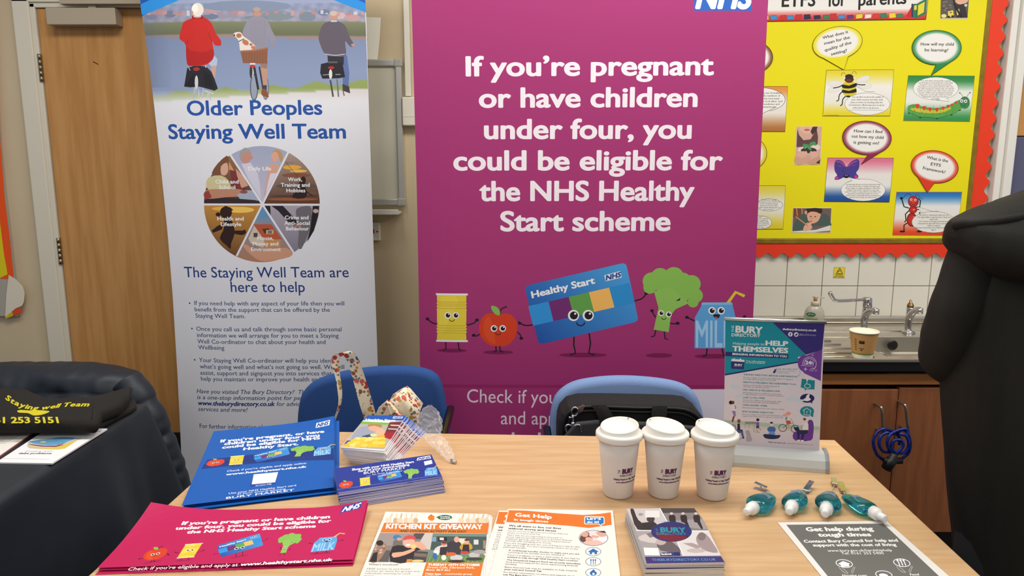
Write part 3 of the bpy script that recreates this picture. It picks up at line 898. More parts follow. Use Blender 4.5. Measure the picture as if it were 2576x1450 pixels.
# runner
s.ell(330, 640, 150, 20, (230, 176, 76)); s.ell(430, 650, 120, 26, (240, 196, 96)); D = (46, 26, 24)
s.ell(305, 672, 52, 52, D); s.poly([(260, 640), (300, 615), (345, 630), (370, 652), (340, 660)], D); s.ell(236, 690, 22, 18, D); s.poly([(280, 700), (330, 715), (370, 770), (380, 860), (350, 940), (345, 990), (310, 960), (250, 900), (280, 830), (290, 770)], D, sp=2)
s.poly([(280, 770), (230, 790), (180, 830), (190, 850), (270, 820)], D); s.poly([(360, 850), (440, 870), (480, 850), (470, 820), (450, 830), (380, 830)], D, sp=2)
for a, c in (((332, 155), (912, 1050)), ((846, 150), (398, 1050))): s.line([a, CT, c], 17, (226, 227, 236))
s.line([(100, 603), (1124, 605)], 17, (226, 227, 236))
s.frame()
for t, x0, y, x1 in (('Daily Life', 625, 429, 682), ('Child and', 542, 462, 600), ('School', 551, 476, 592), ('Work,', 725, 456, 760), ('Training and', 707, 470, 779), ('Hobbies', 721, 484, 768), ('Health and', 547, 555, 613),
                     ('Lifestyle', 556, 569, 607), ('House,', 648, 604, 688), ('Money and', 636, 618, 700), ('Environment', 632, 632, 706), ('Crime and', 717, 552, 776), ('Anti-Social', 716, 566, 779), ('Behaviour', 720, 580, 777)):
    s.text(t, x0, y, x1, y, cap=9.2, col=WHITE, bold=0.03, res=2)
s.text('The Staying Well Team are', 460, 699, 877, 698, cap=26, col=DB2, bold=0.008, res=4)
s.text('here to help', 581, 735, 767, 735, cap=26, col=DB2, bold=0.008, res=4)
for x, y in ((473, 765), (479, 829), (486, 908)): s.ell(x, y, 2.2, 2.2, DB3, n=10)
for t, x0, y, x1 in (('If you need help with any aspect of your life then you will', 486, 769, 866), ('benefit from the support that can be offered by the', 487, 785, 830), ('Staying Well Team.', 489, 801, 617),
                     ('Once you call us and talk through some basic personal', 491, 834, 859), ('information we will arrange for you to meet a Staying', 493, 850, 852), ('Well Co-ordinator to chat about your health and', 494, 866, 819), ('Wellbeing', 496, 881, 564),
                     ('Your Staying Well Co-ordinator will help you identify', 498, 913, 853), ('what\u2019s going well and what\u2019s not going so well. We will', 500, 929, 866), ('assist, support and signpost you into services that can', 501, 945, 861), ('help you maintain or improve your health and', 503, 960, 806)):
    s.text(t, x0, y, x1, y, cap=10.5, col=DB3, bold=0.010, res=2)
for t, x0, y, x1, bo in (('Have you visited The Bury Directory?', 491, 992, 739, 0.01), ('This', 749, 992, 775, 0.01), ('is a one-stop information point for people', 492, 1007, 785, 0.01), ('www.theburydirectory.co.uk', 494, 1022, 690, 0.05), ('for advice', 695, 1022, 762, 0.01), ('services and more!', 495, 1037, 621, 0.01)):
    s.text(t, x0, y, x1, y, cap=10.5, col=DB2 if bo > 0.02 else DB3, bold=bo, ital=0.25, res=2)
s.text('For further information please contact', 499, 1080, 740, 1080, cap=10.5, col=DB3, bold=0.01, res=2)
u0 = s.q(342, 0)[0]
s.bend((-1.40, 0), (1, 0), -0.045, 0.36, 7)
s.bend((-0.52, 0), (-1, 0), -0.012, 0.16, 4)
s.build('panel', INK, bn)
def banner_frame(root, px0, px1, y, top_px, floor_w):
    x0, x1 = px0, px1
    zt = at_y(600, top_px, y).z
    b = MB(); b.box((x0 - 0.004, y - 0.012, zt - 0.012), (x1 + 0.004, y + 0.012, zt + 0.014), 0.004); b.build('top_rail', alu, root)
    b = MB(); b.box((x0 - 0.02, y - 0.06, 0.02), (x1 + 0.02, y + 0.06, 0.085), 0.02); b.build('base', alu, root)
    b = MB(); b.tube([((x0 + x1) / 2, y + 0.03, 0.08), ((x0 + x1) / 2, y + 0.015, zt)], 0.008, 10); b.build('pole', alu, root)
    for xx in (x0 + 0.15, x1 - 0.15):
        b = MB(); b.box((xx - 0.02, y - 0.13, 0.0), (xx + 0.02, y + 0.13, 0.02), 0.006); b.build('foot', alu, root)
banner_frame(bn, at_y(322, -150, B1).x, at_y(912, -150, B1).x, B1, -150, 0.3)

# ------------------------------------------------------------------ pink banner
B2 = 2.3
bp = empty('banner_stand', (at_y(1470, 1300, B2).x, B2, 0), 'tall magenta pull-up banner with smiling cartoon food and card', 'banner')
s = vsheet(B2)
e2 = [(-140, 1030, 1944), (0, 1033.5, 1935), (500, 1047.5, 1911), (1088, 1058, 1884), (1418, 1064, 1868)]
PINK = (160, 50, 112)
s.base(lerp_rows(e2, [-140 + 41 * k for k in range(39)]), 20, PINK, 0.0006, (200, 200, 205))
SH = (122, 26, 78)
s.frame(*CR)
for f in (m_tin, m_apple, m_card, m_broc, m_milk): f(s, SH)
s.frame()
for t, x0, y0, x1, y1 in (('If you\u2019re pregnant', 1174, 191, 1793, 188), ('or have children', 1207, 270, 1752, 268), ('under four, you', 1220, 349, 1737, 348), ('could be eligible for', 1143, 428, 1815, 427),
                          ('the NHS Healthy', 1208, 505, 1744, 504), ('Start scheme', 1261, 581, 1684, 580)):
    s.text(t, x0, y0, x1, y1, cap=48, col=(240, 232, 240), bold=0.038, res=6)
s.text('Check if you\u2019re eligible', 1175, 1013, 1585, 1018, cap=33, col=(232, 214, 228), res=4)
s.text('and apply online at', 1260, 1068, 1600, 1070, cap=33, col=(232, 214, 228), res=4)
s.text('www.healthystart.nhs.uk', 1175, 1122, 1640, 1124, cap=33, col=(232, 214, 228), bold=0.04, res=4)
s.rect(1746, -34, 1892, 27, (40, 96, 184))
s.text('NHS', 1752, 20, 1884, 20, cap=56, col=(240, 240, 246), bold=0.075, ital=0.22, res=4)
s.poly([(1058, 968), (1887, 970), (1886, 978), (1058, 976)], (150, 36, 98))
s.rect(1600, 980, 1880, 1066, (224, 218, 232))
s.bend((-0.32, 0), (1, 0), -0.018, 0.16, 5)
s.bend((0.83, 0), (-1, 0), -0.018, 0.16, 5)
s.build('panel', INK, bp)
banner_frame(bp, at_y(1030, -140, B2).x, at_y(1944, -140, B2).x, B2, -140, 0.4)

# ------------------------------------------------------------------ yellow display board
YD = 2.972
YEL = (228, 216, 10)
yb = empty('display_board', at_y(2100, 640, YD), 'yellow display board with red scalloped border above the sink', 'display board')
xr = at_y(2456, 270, YD).x
zb = at_y(2100, 600, YD).z
xl = at_y(1640, 300, YD).x
ztop = at_y(2100, -250, YD).z
s = vsheet(YD)
def q3(x, z): return Vector((x, z - CAMZ))
s.base_uv([(q3(xl, ztop), q3(xr, ztop)), (q3(xl, zb), q3(xr, zb))], 2, YEL, 0.02)
s.build('backing_paper', INK, yb)
gold = M('gold_foil_edging', (150, 124, 36), 0.4, 0.35, var=0.25, vscale=30)
b = MB()
gw = 0.021
b.box((xr + 0.0005, YD - 0.001, zb - gw), (xr + gw, WY - 0.009, ztop), 0.003); b.box((xl, YD - 0.001, zb - gw), (xr, WY - 0.009, zb - 0.0005), 0.003)
b.build('edging', gold, yb)
red = M('red_card_border', (226, 54, 18), 0.6)
b = MB()
x0, z0 = xr + gw, zb - gw
bw, per, am = 0.072, 0.0635, 0.010
o = []
z = ztop
N = 240
for k in range(N + 1):
    z = ztop + (z0 - bw * 0.6 - ztop) * k / N
    o.append((x0 + 0.058 + am * math.sin(z / per * 2 * math.pi), z))
o2 = []
for k in range(N + 1):
    x = x0 + 0.05 + (xl - x0 - 0.05) * k / N
    o2.append((x, z0 - 0.050 - am * math.sin(x / per * 2 * math.pi)))
def strip(inner, outer):
    n = len(inner)
    vs_ = []
    for y in (YD + 0.004, YD + 0.006):
        vs_ += [(p[0], y, p[1]) for p in inner] + [(p[0], y, p[1]) for p in outer]
    fs_ = []
    for k in range(n - 1):
        fs_ += [(k, k + 1, n + k + 1, n + k), (2 * n + k, 3 * n + k, 3 * n + k + 1, 2 * n + k + 1), (n + k, n + k + 1, 3 * n + k + 1, 3 * n + k), (k + 1, k, 2 * n + k, 2 * n + k + 1)]
    b.add(vs_, fs_)
strip([(x0 - 0.002, p[1]) for p in o], o)
o2 = [p for p in o2 if p[0] <= x0 + 0.003]
strip([(p[0], z0 + 0.002) for p in o2], o2)
b.build('scalloped_border', red, yb)

CY = YD - 0.0012
def grad_card(name, q4, stops, label, cat='card', border=(40, 36, 30)):
    s = vsheet(CY)
    s.base([(q4[0], q4[1]), (q4[3], q4[2])], 1, WHITE, 0.0006)
    def fn(u, v):
        for (a, c), (b_, d) in zip(stops, stops[1:]):
            if v <= b_: return mix(c, d, (v - a) / (b_ - a))
        return stops[-1][1]
    s.grad(q4, 1, 24, fn)
    if border: s.line(list(q4), 1.1, border, closed=True)
    return s
def small_lines(s, rows, cxs, y0, dy, w, cap=3.6, col=(50, 46, 44)):
    n = max(len(r) for r in rows)
    for i, r in enumerate(rows):
        ww = w * len(r) / n
        s.text(r, cxs - ww / 2, y0 + i * dy, cxs + ww / 2, y0 + i * dy, cap=cap, col=col, res=1, bold=0.02)
def bubble_pts(cx, cy, rx, ry, rot, tail, t0, t1, n=48):
    pts = []
    for k in range(n + 1):
        a = t1 + (2 * math.pi - (t1 - t0)) * k / n
        x, y = rx * math.cos(a), ry * math.sin(a)
        pts.append((cx + x * math.cos(rot) - y * math.sin(rot), cy + x * math.sin(rot) + y * math.cos(rot)))
    return pts + [tail]
def bubble(cx, cy, rx, ry, rot, tail, t0, t1, rim, label, rows, cap=7.6, line=(30, 26, 22), up=None, band=None):
    s = vsheet(CY - 0.0016)
    pts = bubble_pts(cx, cy, rx, ry, rot, tail, t0, t1)
    s.outline(pts, rim, 0.0008)
    if band: s.poly(pts[-1:] + pts[:1] + [(cx, cy)] + pts[-2:-1], rim)
    s.rings(cx, cy, rx * 0.99, ry * 0.99, [(0, (234, 232, 228)), (0.78, (234, 232, 228)), (0.9, mix((234, 232, 228), rim, 0.7)), (1, rim)], rot)
    if tail: s.poly([tail, pts[0], pts[-2]] if (pts[0][0] - tail[0]) * (pts[-2][1] - tail[1]) - (pts[0][1] - tail[1]) * (pts[-2][0] - tail[0]) > 0 else [tail, pts[-2], pts[0]], rim)
    s.line(pts, 1.1, line, closed=True)
    for r in rows: s.text(r[0], r[1], r[2], r[3], r[4], cap=cap, col=(34, 30, 30), res=2, bold=0.02)
    return tag(s.build('speech_bubble'), label, 'speech bubble', 'speech bubbles on the yellow board')

# bee
s = grad_card('card', [(2079, 176.6), (2249, 175), (2238.7, 291.8), (2069.8, 291.8)], [(0, (222, 204, 30)), (0.1, (226, 212, 70)), (0.35, (234, 232, 228)), (0.7, (228, 226, 216)), (0.95, (224, 206, 40)), (1, (222, 204, 30))], '')
s.frame(1880, 0, 4.531)
for cx_, cy_, rx, ry, ro in ((1005, 960, 92, 40, 0.1), (1010, 1010, 98, 38, -0.3), (1320, 905, 84, 34, -0.35), (1330, 970, 90, 40, 0.1)):
    s.ell(cx_, cy_, rx, ry, (200, 196, 190), ro); s.ell(cx_, cy_, rx - 3, ry - 3, (226, 224, 218), ro)
for p in ([(1100, 960), (1050, 990), (978, 1005)], [(1230, 955), (1290, 968), (1345, 966)], [(1090, 1040), (1050, 1080), (1040, 1140), (1014, 1154)], [(1130, 1090), (1090, 1130), (1080, 1190), (1058, 1206)]): s.line(p, 11, (24, 20, 18), sp=3)
s.line([(1070, 865), (1078, 838), (1100, 830), (1122, 850)], 4, (30, 26, 20), sp=3); s.line([(1190, 845), (1210, 816), (1236, 822), (1242, 846)], 4, (30, 26, 20), sp=3)
BP_ = [(1120, 930), (1200, 925), (1236, 980), (1246, 1050), (1220, 1085), (1150, 1100), (1105, 1085), (1080, 1030), (1085, 970)]
s.poly(BP_, (214, 194, 40), sp=3)
for y0, y1, y2, y3 in ((955, 1000, 945, 985), (1015, 1055, 1010, 1050)): s.poly([(1086, y0 + 8), (1160, y0 + 22), (1240, y2), (1244, y3), (1160, y1 + 10), (1082, y1)], (26, 22, 18), sp=2)
s.ell(1150, 1100, 26, 10, (26, 22, 18)); s.ell(1160, 895, 56, 50, (52, 34, 28)); s.ell(1108, 888, 9, 18, (228, 226, 220)); s.ell(1214, 886, 6, 16, (228, 226, 220)); s.ell(1156, 916, 34, 16, (120, 40, 40))
s.poly([(1236, 980), (1356, 1045), (1250, 1060)], (234, 232, 228)); s.line([(1236, 980), (1356, 1045), (1450, 1046)], 3, (60, 56, 50))
s.frame(1880, 0, 2.197)
s.ell(663, 575, 126, 62, (60, 56, 50)); s.ell(663, 575, 124.5, 60.5, (234, 232, 228))
s.frame()
for i, r in enumerate((('You can find out about the quality of', 2143, 2222), ('your child\u2019s nursery and other early', 2142, 2221), ('years providers by checking what the', 2139.5, 2220), ('Governments official inspection body for', 2135, 2225), ('early years has to say about it.', 2145, 2211))):
    s.text(r[0], r[1], 246 + i * 6.7, r[2], 246 + i * 6.9, cap=4.0, col=(60, 56, 54), res=1, bold=0.02)
s.line([(2137, 277), (2222, 277.5)], 0.8, (100, 130, 170)); s.line([(2074, 290), (2110, 290)], 0.8, (60, 60, 40))
tag(s.build('picture_card'), 'yellow edged picture card with a bumblebee on the display board', 'card', 'picture cards on the yellow board')
# caterpillar
s = grad_card('card', [(2285, 190), (2452, 191), (2439.4, 305.9), (2272.8, 303.6)], [(0, (40, 130, 62)), (0.12, (60, 140, 76)), (0.34, (226, 228, 222)), (0.6, (226, 228, 222)), (0.9, (62, 146, 78)), (1, (50, 136, 66))], '', border=(150, 110, 60))
s.frame(2200, 0, 4.53)
s.ell(698, 1010, 260, 132, (40, 44, 40)); s.ell(698, 1010, 257, 129, (234, 232, 228)); s.poly([(740, 1136), (852, 1160), (814, 1118), (760, 1120)], (234, 232, 228)); s.line([(700, 1141), (852, 1160), (816, 1120)], 3, (40, 44, 40))
CB = [(378, 1240), (392, 1205), (460, 1188), (540, 1215), (620, 1228), (710, 1232), (800, 1218), (870, 1190), (930, 1155), (985, 1140), (1010, 1200), (980, 1250), (920, 1290), (860, 1310), (780, 1336), (700, 1350), (600, 1335), (520, 1335), (450, 1310), (392, 1285)]
s.poly(CB, (30, 60, 40), sp=3)
s.poly([(696 + (x - 696) * 0.988, 1245 + (y - 1245) * 0.955) for x, y in CB], (86, 158, 72), sp=3)
s.poly([(410, 1240), (480, 1230), (620, 1255), (760, 1250), (860, 1222), (860, 1250), (760, 1285), (600, 1290), (460, 1270)], (190, 190, 56), sp=3)
for x, y, w, h in ((488, 1214, 28, 30), (565, 1236, 26, 28), (632, 1250, 24, 26), (710, 1254, 24, 26), (782, 1236, 22, 22), (840, 1214, 18, 20), (880, 1198, 14, 16), (928, 1172, 18, 16)): s.poly([(x - w, y - h * 0.6), (x, y - h), (x + w, y - h * 0.6), (x + w * 0.5, y + h * 0.4), (x, y + h * 0.9), (x - w * 0.5, y + h * 0.4)], (206, 64, 46), sp=2)
for x, y in ((460, 1264), (542, 1282), (624, 1296), (708, 1296), (786, 1280), (850, 1254)): s.ell(x, y, 7, 7, (190, 90, 50), n=8)
for x in (440, 520, 590, 668, 748, 820, 890): s.line([(x, 1200), (x + 8, 1250), (x - 10, 1318)], 2.5, (50, 110, 56), sp=2)
for x, y in ((392, 1292), (520, 1342), (712, 1352), (876, 1312), (970, 1258)): s.ell(x, y, 14, 7, (40, 60, 44), n=8)
s.ell(1028, 1170, 58, 70, (30, 70, 44)); s.ell(1028, 1170, 55, 67, (58, 130, 78)); eyes(s, [(994, 1152), (1038, 1154)], 18, 0.5); smile(s, 1014, 1188, 22, 4)
s.line([(1002, 1105), (996, 1080), (974, 1062)], 4, (36, 46, 40), sp=2); s.line([(1052, 1105), (1066, 1080), (1088, 1058)], 4, (36, 46, 40), sp=2); s.ell(972, 1060, 8, 7, (36, 46, 40), n=8); s.ell(1088, 1056, 8, 7, (36, 46, 40), n=8)
s.frame()
small_lines(s, ['Your child will be learning skills, acquiring', 'new knowledge and demonstrating their understanding', 'through the 7 areas of learning and development.', 'Observations and assessments will allow staff to plan', 'your child\u2019s learning and activities make sure that the', 'activities are suited to your child\u2019s unique needs and', 'interests. Children learn by playing and exploring,', 'being active, and through creative and critical', 'thinking which takes place both indoors', 'and outside.'], 2353.5, 205, 5.0, 93, 3.2)
tag(s.build('picture_card'), 'green edged picture card with a caterpillar on the display board', 'card', 'picture cards on the yellow board')
# butterfly
s = grad_card('card', [(2082.5, 397.4), (2248, 398), (2237, 509), (2073, 507.5)], [(0, (214, 110, 140)), (0.08, (216, 120, 146)), (0.36, (228, 222, 220)), (0.64, (226, 226, 222)), (0.88, (40, 86, 156)), (1, (26, 72, 148))], '', border=(60, 44, 60))
s.frame(1880, 300, 4.531)
s.poly([(1130, 545), (1100, 500), (1060, 468), (1010, 470), (992, 520), (996, 590), (1024, 640), (1000, 660), (998, 690), (1040, 690), (1090, 668), (1130, 650), (1170, 665), (1230, 678), (1262, 668), (1262, 640), (1240, 612), (1272, 560), (1276, 480), (1250, 455), (1190, 480), (1150, 520)], (70, 58, 140), sp=3)
s.line([(1012, 486), (1060, 490), (1118, 540)], 14, (168, 68, 130), sp=3); s.line([(1250, 478), (1200, 496), (1144, 540)], 14, (168, 68, 130), sp=3); s.line([(1030, 530), (1080, 540)], 8, (140, 60, 130)); s.line([(1236, 520), (1180, 530)], 8, (140, 60, 130))
s.ell(1020, 672, 18, 17, (214, 50, 130)); s.ell(1238, 656, 18, 17, (214, 50, 130)); s.ell(1128, 652, 34, 21, (34, 30, 38)); s.ell(1120, 642, 5, 4, (200, 200, 200)); s.ell(1138, 642, 5, 4, (200, 200, 200)); s.line([(1110, 615), (1080, 580)], 4, (40, 30, 60))
s.ell(1320, 808, 254, 128, (60, 56, 60)); s.ell(1320, 808, 251, 125, (234, 232, 228)); s.poly([(1158, 672), (1200, 700), (1140, 730), (1300, 700), (1240, 680)], (234, 232, 228)); s.line([(1300, 683), (1240, 682), (1158, 668), (1196, 700), (1130, 725)], 3, (60, 56, 60))
s.frame()
small_lines(s, ['It is important that you and the professionals caring', 'for your child are able to exchange information and', 'discuss things. In a larger setting your child will be', 'assigned a \u2018key worker\u2019. This person is your main', 'point of contact, is responsible for your child\u2019s care,', 'development and learning and takes care of your', 'child\u2019s progress, sharing this with you and giving you', 'ideas as to how to help your child at home.'], 2171, 465.5, 4.7, 90, 3.1)
tag(s.build('picture_card'), 'pink and blue picture card with a purple butterfly on the display board', 'card', 'picture cards on the yellow board')
# ant
s = grad_card('card', [(2255.5, 483.4), (2420, 483.4), (2408, 592.6), (2245.5, 591.7)], [(0, (32, 110, 180)), (0.1, (50, 126, 190)), (0.32, (226, 228, 226)), (0.62, (228, 222, 216)), (0.92, (222, 76, 40)), (1, (220, 64, 26))], '', border=(190, 90, 50))
s.frame(2200, 360, 5.8)
for p in ([(500, 950), (430, 930), (400, 830), (378, 800)], [(500, 990), (450, 1040), (460, 1130), (438, 1155)], [(490, 1160), (430, 1200), (430, 1290)], [(600, 940), (660, 930), (670, 840), (636, 806)], [(600, 965), (690, 980), (650, 1030)], [(620, 1190), (650, 1290)]): s.line(p, 17, (28, 22, 22), sp=0)
s.ell(392, 806, 22, 20, (28, 22, 22)); s.ell(405, 1292, 42, 14, (28, 22, 22)); s.ell(650, 1294, 40, 12, (28, 22, 22)); s.line([(415, 815), (450, 760), (500, 738), (534, 770)], 6, (30, 24, 24), sp=3); s.line([(594, 775), (620, 752), (670, 800), (714, 820)], 6, (30, 24, 24), sp=3)
s.rings(545, 1120, 76, 102, [(0, (206, 52, 40)), (0.6, (196, 44, 34)), (1, (96, 18, 20))]); s.rings(560, 975, 62, 54, [(0, (206, 52, 40)), (0.6, (190, 42, 34)), (1, (120, 22, 22))]); s.rings(565, 855, 78, 84, [(0, (212, 60, 44)), (0.6, (200, 48, 38)), (1, (130, 24, 22))])
eyes(s, [(534, 826), (596, 832)], 17, 0.6); smile(s, 566, 868, 34, 6); s.ell(566, 850, 14, 10, (216, 80, 60)); s.ell(575, 972, 14, 8, (230, 170, 160)); s.ell(575, 1080, 14, 8, (230, 150, 140))
s.poly([(625, 930), (850, 998), (700, 1060)], (228, 226, 220)); s.line([(640, 1050), (706, 1016), (625, 930), (840, 997), (930, 998)], 4, (50, 46, 44))
s.ell(862, 1155, 322, 158, (50, 46, 44)); s.ell(862, 1155, 318, 154, (228, 226, 220))
s.frame()
small_lines(s, ['The EYFS is a framework that sets out:', '- The legal welfare requirements to keep your', 'child safe.', '- The 7 areas of learning and development', '- Assessments that will tell you about your', 'child\u2019s progress.', '- Expected levels that your child should reach, by', 'age 5.'], 2349, 543, 5.3, 98, 3.4)
tag(s.build('picture_card'), 'blue and red picture card with a red ant on the display board', 'card', 'picture cards on the yellow board')
# cards partly behind the banner
s = grad_card('card', [(1816, 217), (1981.5, 217.6), (1974.7, 331.4), (1808, 331)], [(0, (226, 140, 52)), (0.1, (222, 150, 80)), (0.34, (228, 224, 220)), (0.6, (228, 222, 214)), (0.9, (176, 116, 62)), (1, (170, 106, 52))], '')
s.ell(1912, 251, 64, 31, (50, 46, 40)); s.ell(1912, 251, 63, 30, (234, 232, 228)); s.poly([(1900, 276), (1890, 300), (1940, 277)], (234, 232, 228)); s.line([(1880, 281), (1888, 300), (1951, 270)], 1, (50, 46, 40))
small_lines(s, ['There is a set of welfare', 'include the numbers of', 'the nursery, how many', 'adults can look after, and', 'storing medicines and', 'risk assessments.'], 1930, 236, 7.0, 76, 4.2)
tag(s.build('picture_card'), 'orange and brown edged card half hidden behind the pink banner', 'card', 'picture cards on the yellow board')
s = grad_card('card', [(1812, 468), (1976, 467.5), (1969.7, 576.7), (1803, 577)], [(0, (222, 206, 60)), (0.1, (222, 208, 80)), (0.36, (228, 226, 220)), (0.6, (228, 226, 216)), (0.9, (222, 204, 50)), (1, (220, 200, 34))], '')
for cx_, cy_, rx, ry in ((1935, 516, 34, 16), (1912, 560, 30, 17)): s.ell(cx_, cy_, rx, ry, (50, 46, 40)); s.ell(cx_, cy_, rx - 0.8, ry - 0.8, (234, 232, 228))
small_lines(s, ['As well as the ongoing', 'observations of your child, there', 'are more formal assessments', 'carried out of your child\u2019s', 'progress which will take place at', 'age 2 and age 5.'], 1934, 505, 4.7, 56, 3.2)
small_lines(s, ['age 5', 'form of the reception', 'teachers complete in', 'or as the EYFS profile.', 'it is based on what they', 'have observed over', 'the year.'], 1914, 547, 4.4, 42, 3.0)
tag(s.build('picture_card'), 'yellow edged card with two speech ovals half hidden behind the pink banner', 'card', 'picture cards on the yellow board')
# bubbles
bubble(2106.7, 108.3, 63, 41, -0.20, (2123, 176), 1.25, 2.3, (228, 216, 10), 'tilted yellow speech bubble asking about the quality of the setting', [('What does it', 2070, 99, 2134, 83), ('mean for the', 2074, 113, 2138, 97), ('quality of the', 2075, 130, 2142, 110), ('setting?', 2091, 140, 2131, 130)])
bubble(2356.6, 119.7, 62, 43.5, 0.0, (2342, 190), 0.95, 1.6, (40, 134, 72), 'green rimmed speech bubble asking how my child will be learning', [('How will my child', 2316, 114.5, 2399, 115), ('be learning?', 2326, 129, 2385, 130)])
bubble(2181, 347, 61.5, 42.5, 0.05, (2166, 414), 0.95, 1.5, (140, 36, 72), 'burgundy rimmed speech bubble asking how my child is getting on', [('How can I find', 2148, 333, 2219, 335.5), ('out how my child', 2142, 346, 2222, 350), ('is getting on?', 2147, 361.5, 2211, 364)])
bubble(2351.5, 419.6, 59.5, 40.5, 0.12, (2333, 485), 1.5, 2.3, (216, 58, 34), 'red rimmed speech bubble asking what the EYFS framework is', [('What is the', 2331, 399, 2384, 409), ('EYFS', 2341, 416, 2366, 420), ('Framework?', 2321, 426, 2377, 437)])
bubble(1888, 143, 56, 42, 0.05, (1880, 215), 1.3, 2.0, (126, 70, 34), 'brown rimmed speech bubble half hidden behind the pink banner', [])
bubble(1872, 385, 57, 46, 0.05, (1862, 466), 1.2, 2.0, (214, 196, 40), 'yellow rimmed speech bubble half hidden behind the pink banner', [])
# title strip
s = vsheet(CY)
TQ = [(1776, -70), (2342, -74), (2329, 49), (1765, 57)]
s.base([(TQ[0], TQ[1]), (TQ[3], TQ[2])], 2, (232, 230, 226), 0.0006)
s.grad([(1771, 28), (2333, 22), (2329, 49), (1765, 57)], 1, 8, lambda u, v: mix((230, 220, 216), (210, 50, 50), min(1, v * 1.5)))
cols = [(200, 44, 44), (226, 206, 50), (40, 40, 70), (224, 220, 220), (200, 44, 44), (60, 140, 200), (60, 130, 90), (40, 40, 70), (206, 60, 44), (60, 140, 200), (96, 50, 120), (222, 204, 60), (56, 126, 84), (56, 126, 84), (200, 44, 44), (222, 204, 60), (60, 140, 200)]
for i, x in enumerate([1800, 1824, 1845, 1872, 1900, 1924, 1947, 1968, 1988, 2008, 2030, 2055, 2076, 2095, 2116, 2138, 2160, 2182, 2205, 2222, 2244, 2262]):
    c = cols[(i * 5 + 3) % len(cols)]; y = 51 - (x - 1940) * 0.016; t = R.uniform(-3, 3); h = R.uniform(9, 14)
    s.poly([(x - 8 + t, y - h), (x + 8 + t, y - h - 1), (x + 10, y - 2), (x - 7, y)], c); s.line([(x - 8 + t, y - h), (x + 8 + t, y - h - 1), (x + 10, y - 2), (x - 7, y)], 0.8, (40, 30, 30), closed=True)
s.line([(1765, 56), (2329, 48.5)], 2, (60, 20, 20)); s.line([TQ[1], TQ[2]], 1.4, (50, 40, 30))
s.frame(2200, 0, 4.53)
s.poly([(360, 180), (425, 68), (425, 195), (380, 200)], (190, 40, 44)); s.poly([(420, 45), (440, 40), (440, 200), (420, 195)], (50, 50, 90)); s.poly([(440, 50), (520, 10), (600, -10), (585, 160), (470, 212), (440, 200)], (50, 116, 80)); s.poly([(497, 60), (572, 20), (562, 140), (492, 178)], (222, 208, 60)); s.poly([(452, 66), (482, 58), (480, 110), (452, 116)], (222, 208, 60)); s.line([(440, 50), (490, 45), (470, 212)], 4, (30, 60, 44)); s.poly([(440, 42), (500, 8), (590, -16), (520, 20), (480, 45)], (226, 222, 214))
s.frame()
s.text('EYFS', 1967, 17, 2050, 15, cap=34, col=(34, 30, 28), bold=0.03, res=3); s.text('for', 2083, 16, 2128, 14, cap=34, col=(34, 30, 28), bold=0.03, res=3); s.text('parents', 2160, 14, 2279, 9, cap=31, col=(34, 30, 28), bold=0.03, res=3)
tag(s.build('title_strip'), 'white title strip reading EYFS for parents along the top', 'sign')
# photographs on the board
s = vsheet(CY)
s.base([((2004, 318.6), (2067.5, 317.7)), ((1999, 415), (2064, 414))], 1, (226, 222, 214), 0.0006)
s.frame(1880, 300, 4.531)
s.poly([(565, 85), (850, 82), (828, 512), (545, 516)], (206, 166, 148)); s.poly([(570, 110), (590, 180), (640, 240), (720, 230), (790, 110), (806, 200), (800, 300), (560, 320)], (96, 66, 66)); s.poly([(590, 90), (760, 86), (740, 140), (690, 168), (630, 150)], (220, 176, 156), sp=2); s.poly([(745, 86), (800, 84), (790, 130), (740, 180), (720, 140)], (70, 48, 48)); s.ell(680, 122, 34, 12, (190, 90, 96))
s.ell(625, 350, 50, 30, (226, 206, 196)); s.ell(780, 320, 50, 34, (228, 208, 198)); s.ell(700, 355, 90, 32, (60, 48, 46))
for x, y, rx, ry, ro in ((670, 300, 40, 16, 0.3), (740, 280, 40, 20, -0.4), (700, 320, 44, 18, 0.8), (765, 285, 30, 14, 0.2), (650, 320, 26, 12, 0.9)): s.ell(x, y, rx, ry, (70, 146, 92), ro)
for x in (590, 625, 655, 740, 775): s.ell(x, 400, 22, 40, (216, 170, 152), 0.5 if x < 700 else -0.5)
s.poly([(548, 420), (620, 450), (700, 420), (720, 470), (640, 514), (545, 514)], (206, 158, 138), sp=2); s.poly([(828, 420), (780, 440), (720, 470), (680, 500), (690, 514), (826, 512)], (200, 150, 132), sp=2); s.poly([(780, 500), (828, 460), (826, 512)], (60, 56, 50))
s.frame()
tag(s.build('photo_print'), 'portrait photo of hands holding a seedling on the yellow board', 'photo')
s = vsheet(CY)
s.base([((1995, 523.4), (2092, 523.4)), ((1991.5, 585.3), (2089, 586))], 1, (226, 222, 214), 0.0006)
s.frame(1880, 300, 4.531)
s.poly([(525, 1016), (958, 1016), (944, 1292), (512, 1290)], (112, 92, 84)); s.poly([(525, 1016), (640, 1016), (600, 1100), (520, 1120)], (120, 70, 52)); s.line([(560, 1016), (570, 1100)], 10, (196, 150, 110)); s.line([(620, 1016), (626, 1080)], 10, (196, 150, 110))
s.poly([(575, 1120), (640, 1075), (700, 1090), (760, 1200), (850, 1075), (930, 1110), (950, 1180), (945, 1220), (760, 1215), (640, 1275), (515, 1260), (540, 1190)], (74, 92, 88), sp=2)
s.poly([(690, 1060), (830, 1060), (825, 1130), (790, 1175), (730, 1190), (690, 1150)], (222, 168, 142), sp=2); s.poly([(655, 1050), (690, 1018), (850, 1018), (838, 1080), (790, 1060), (720, 1055), (680, 1080)], (56, 38, 34), sp=2); s.ell(668, 1064, 14, 24, (216, 160, 136))
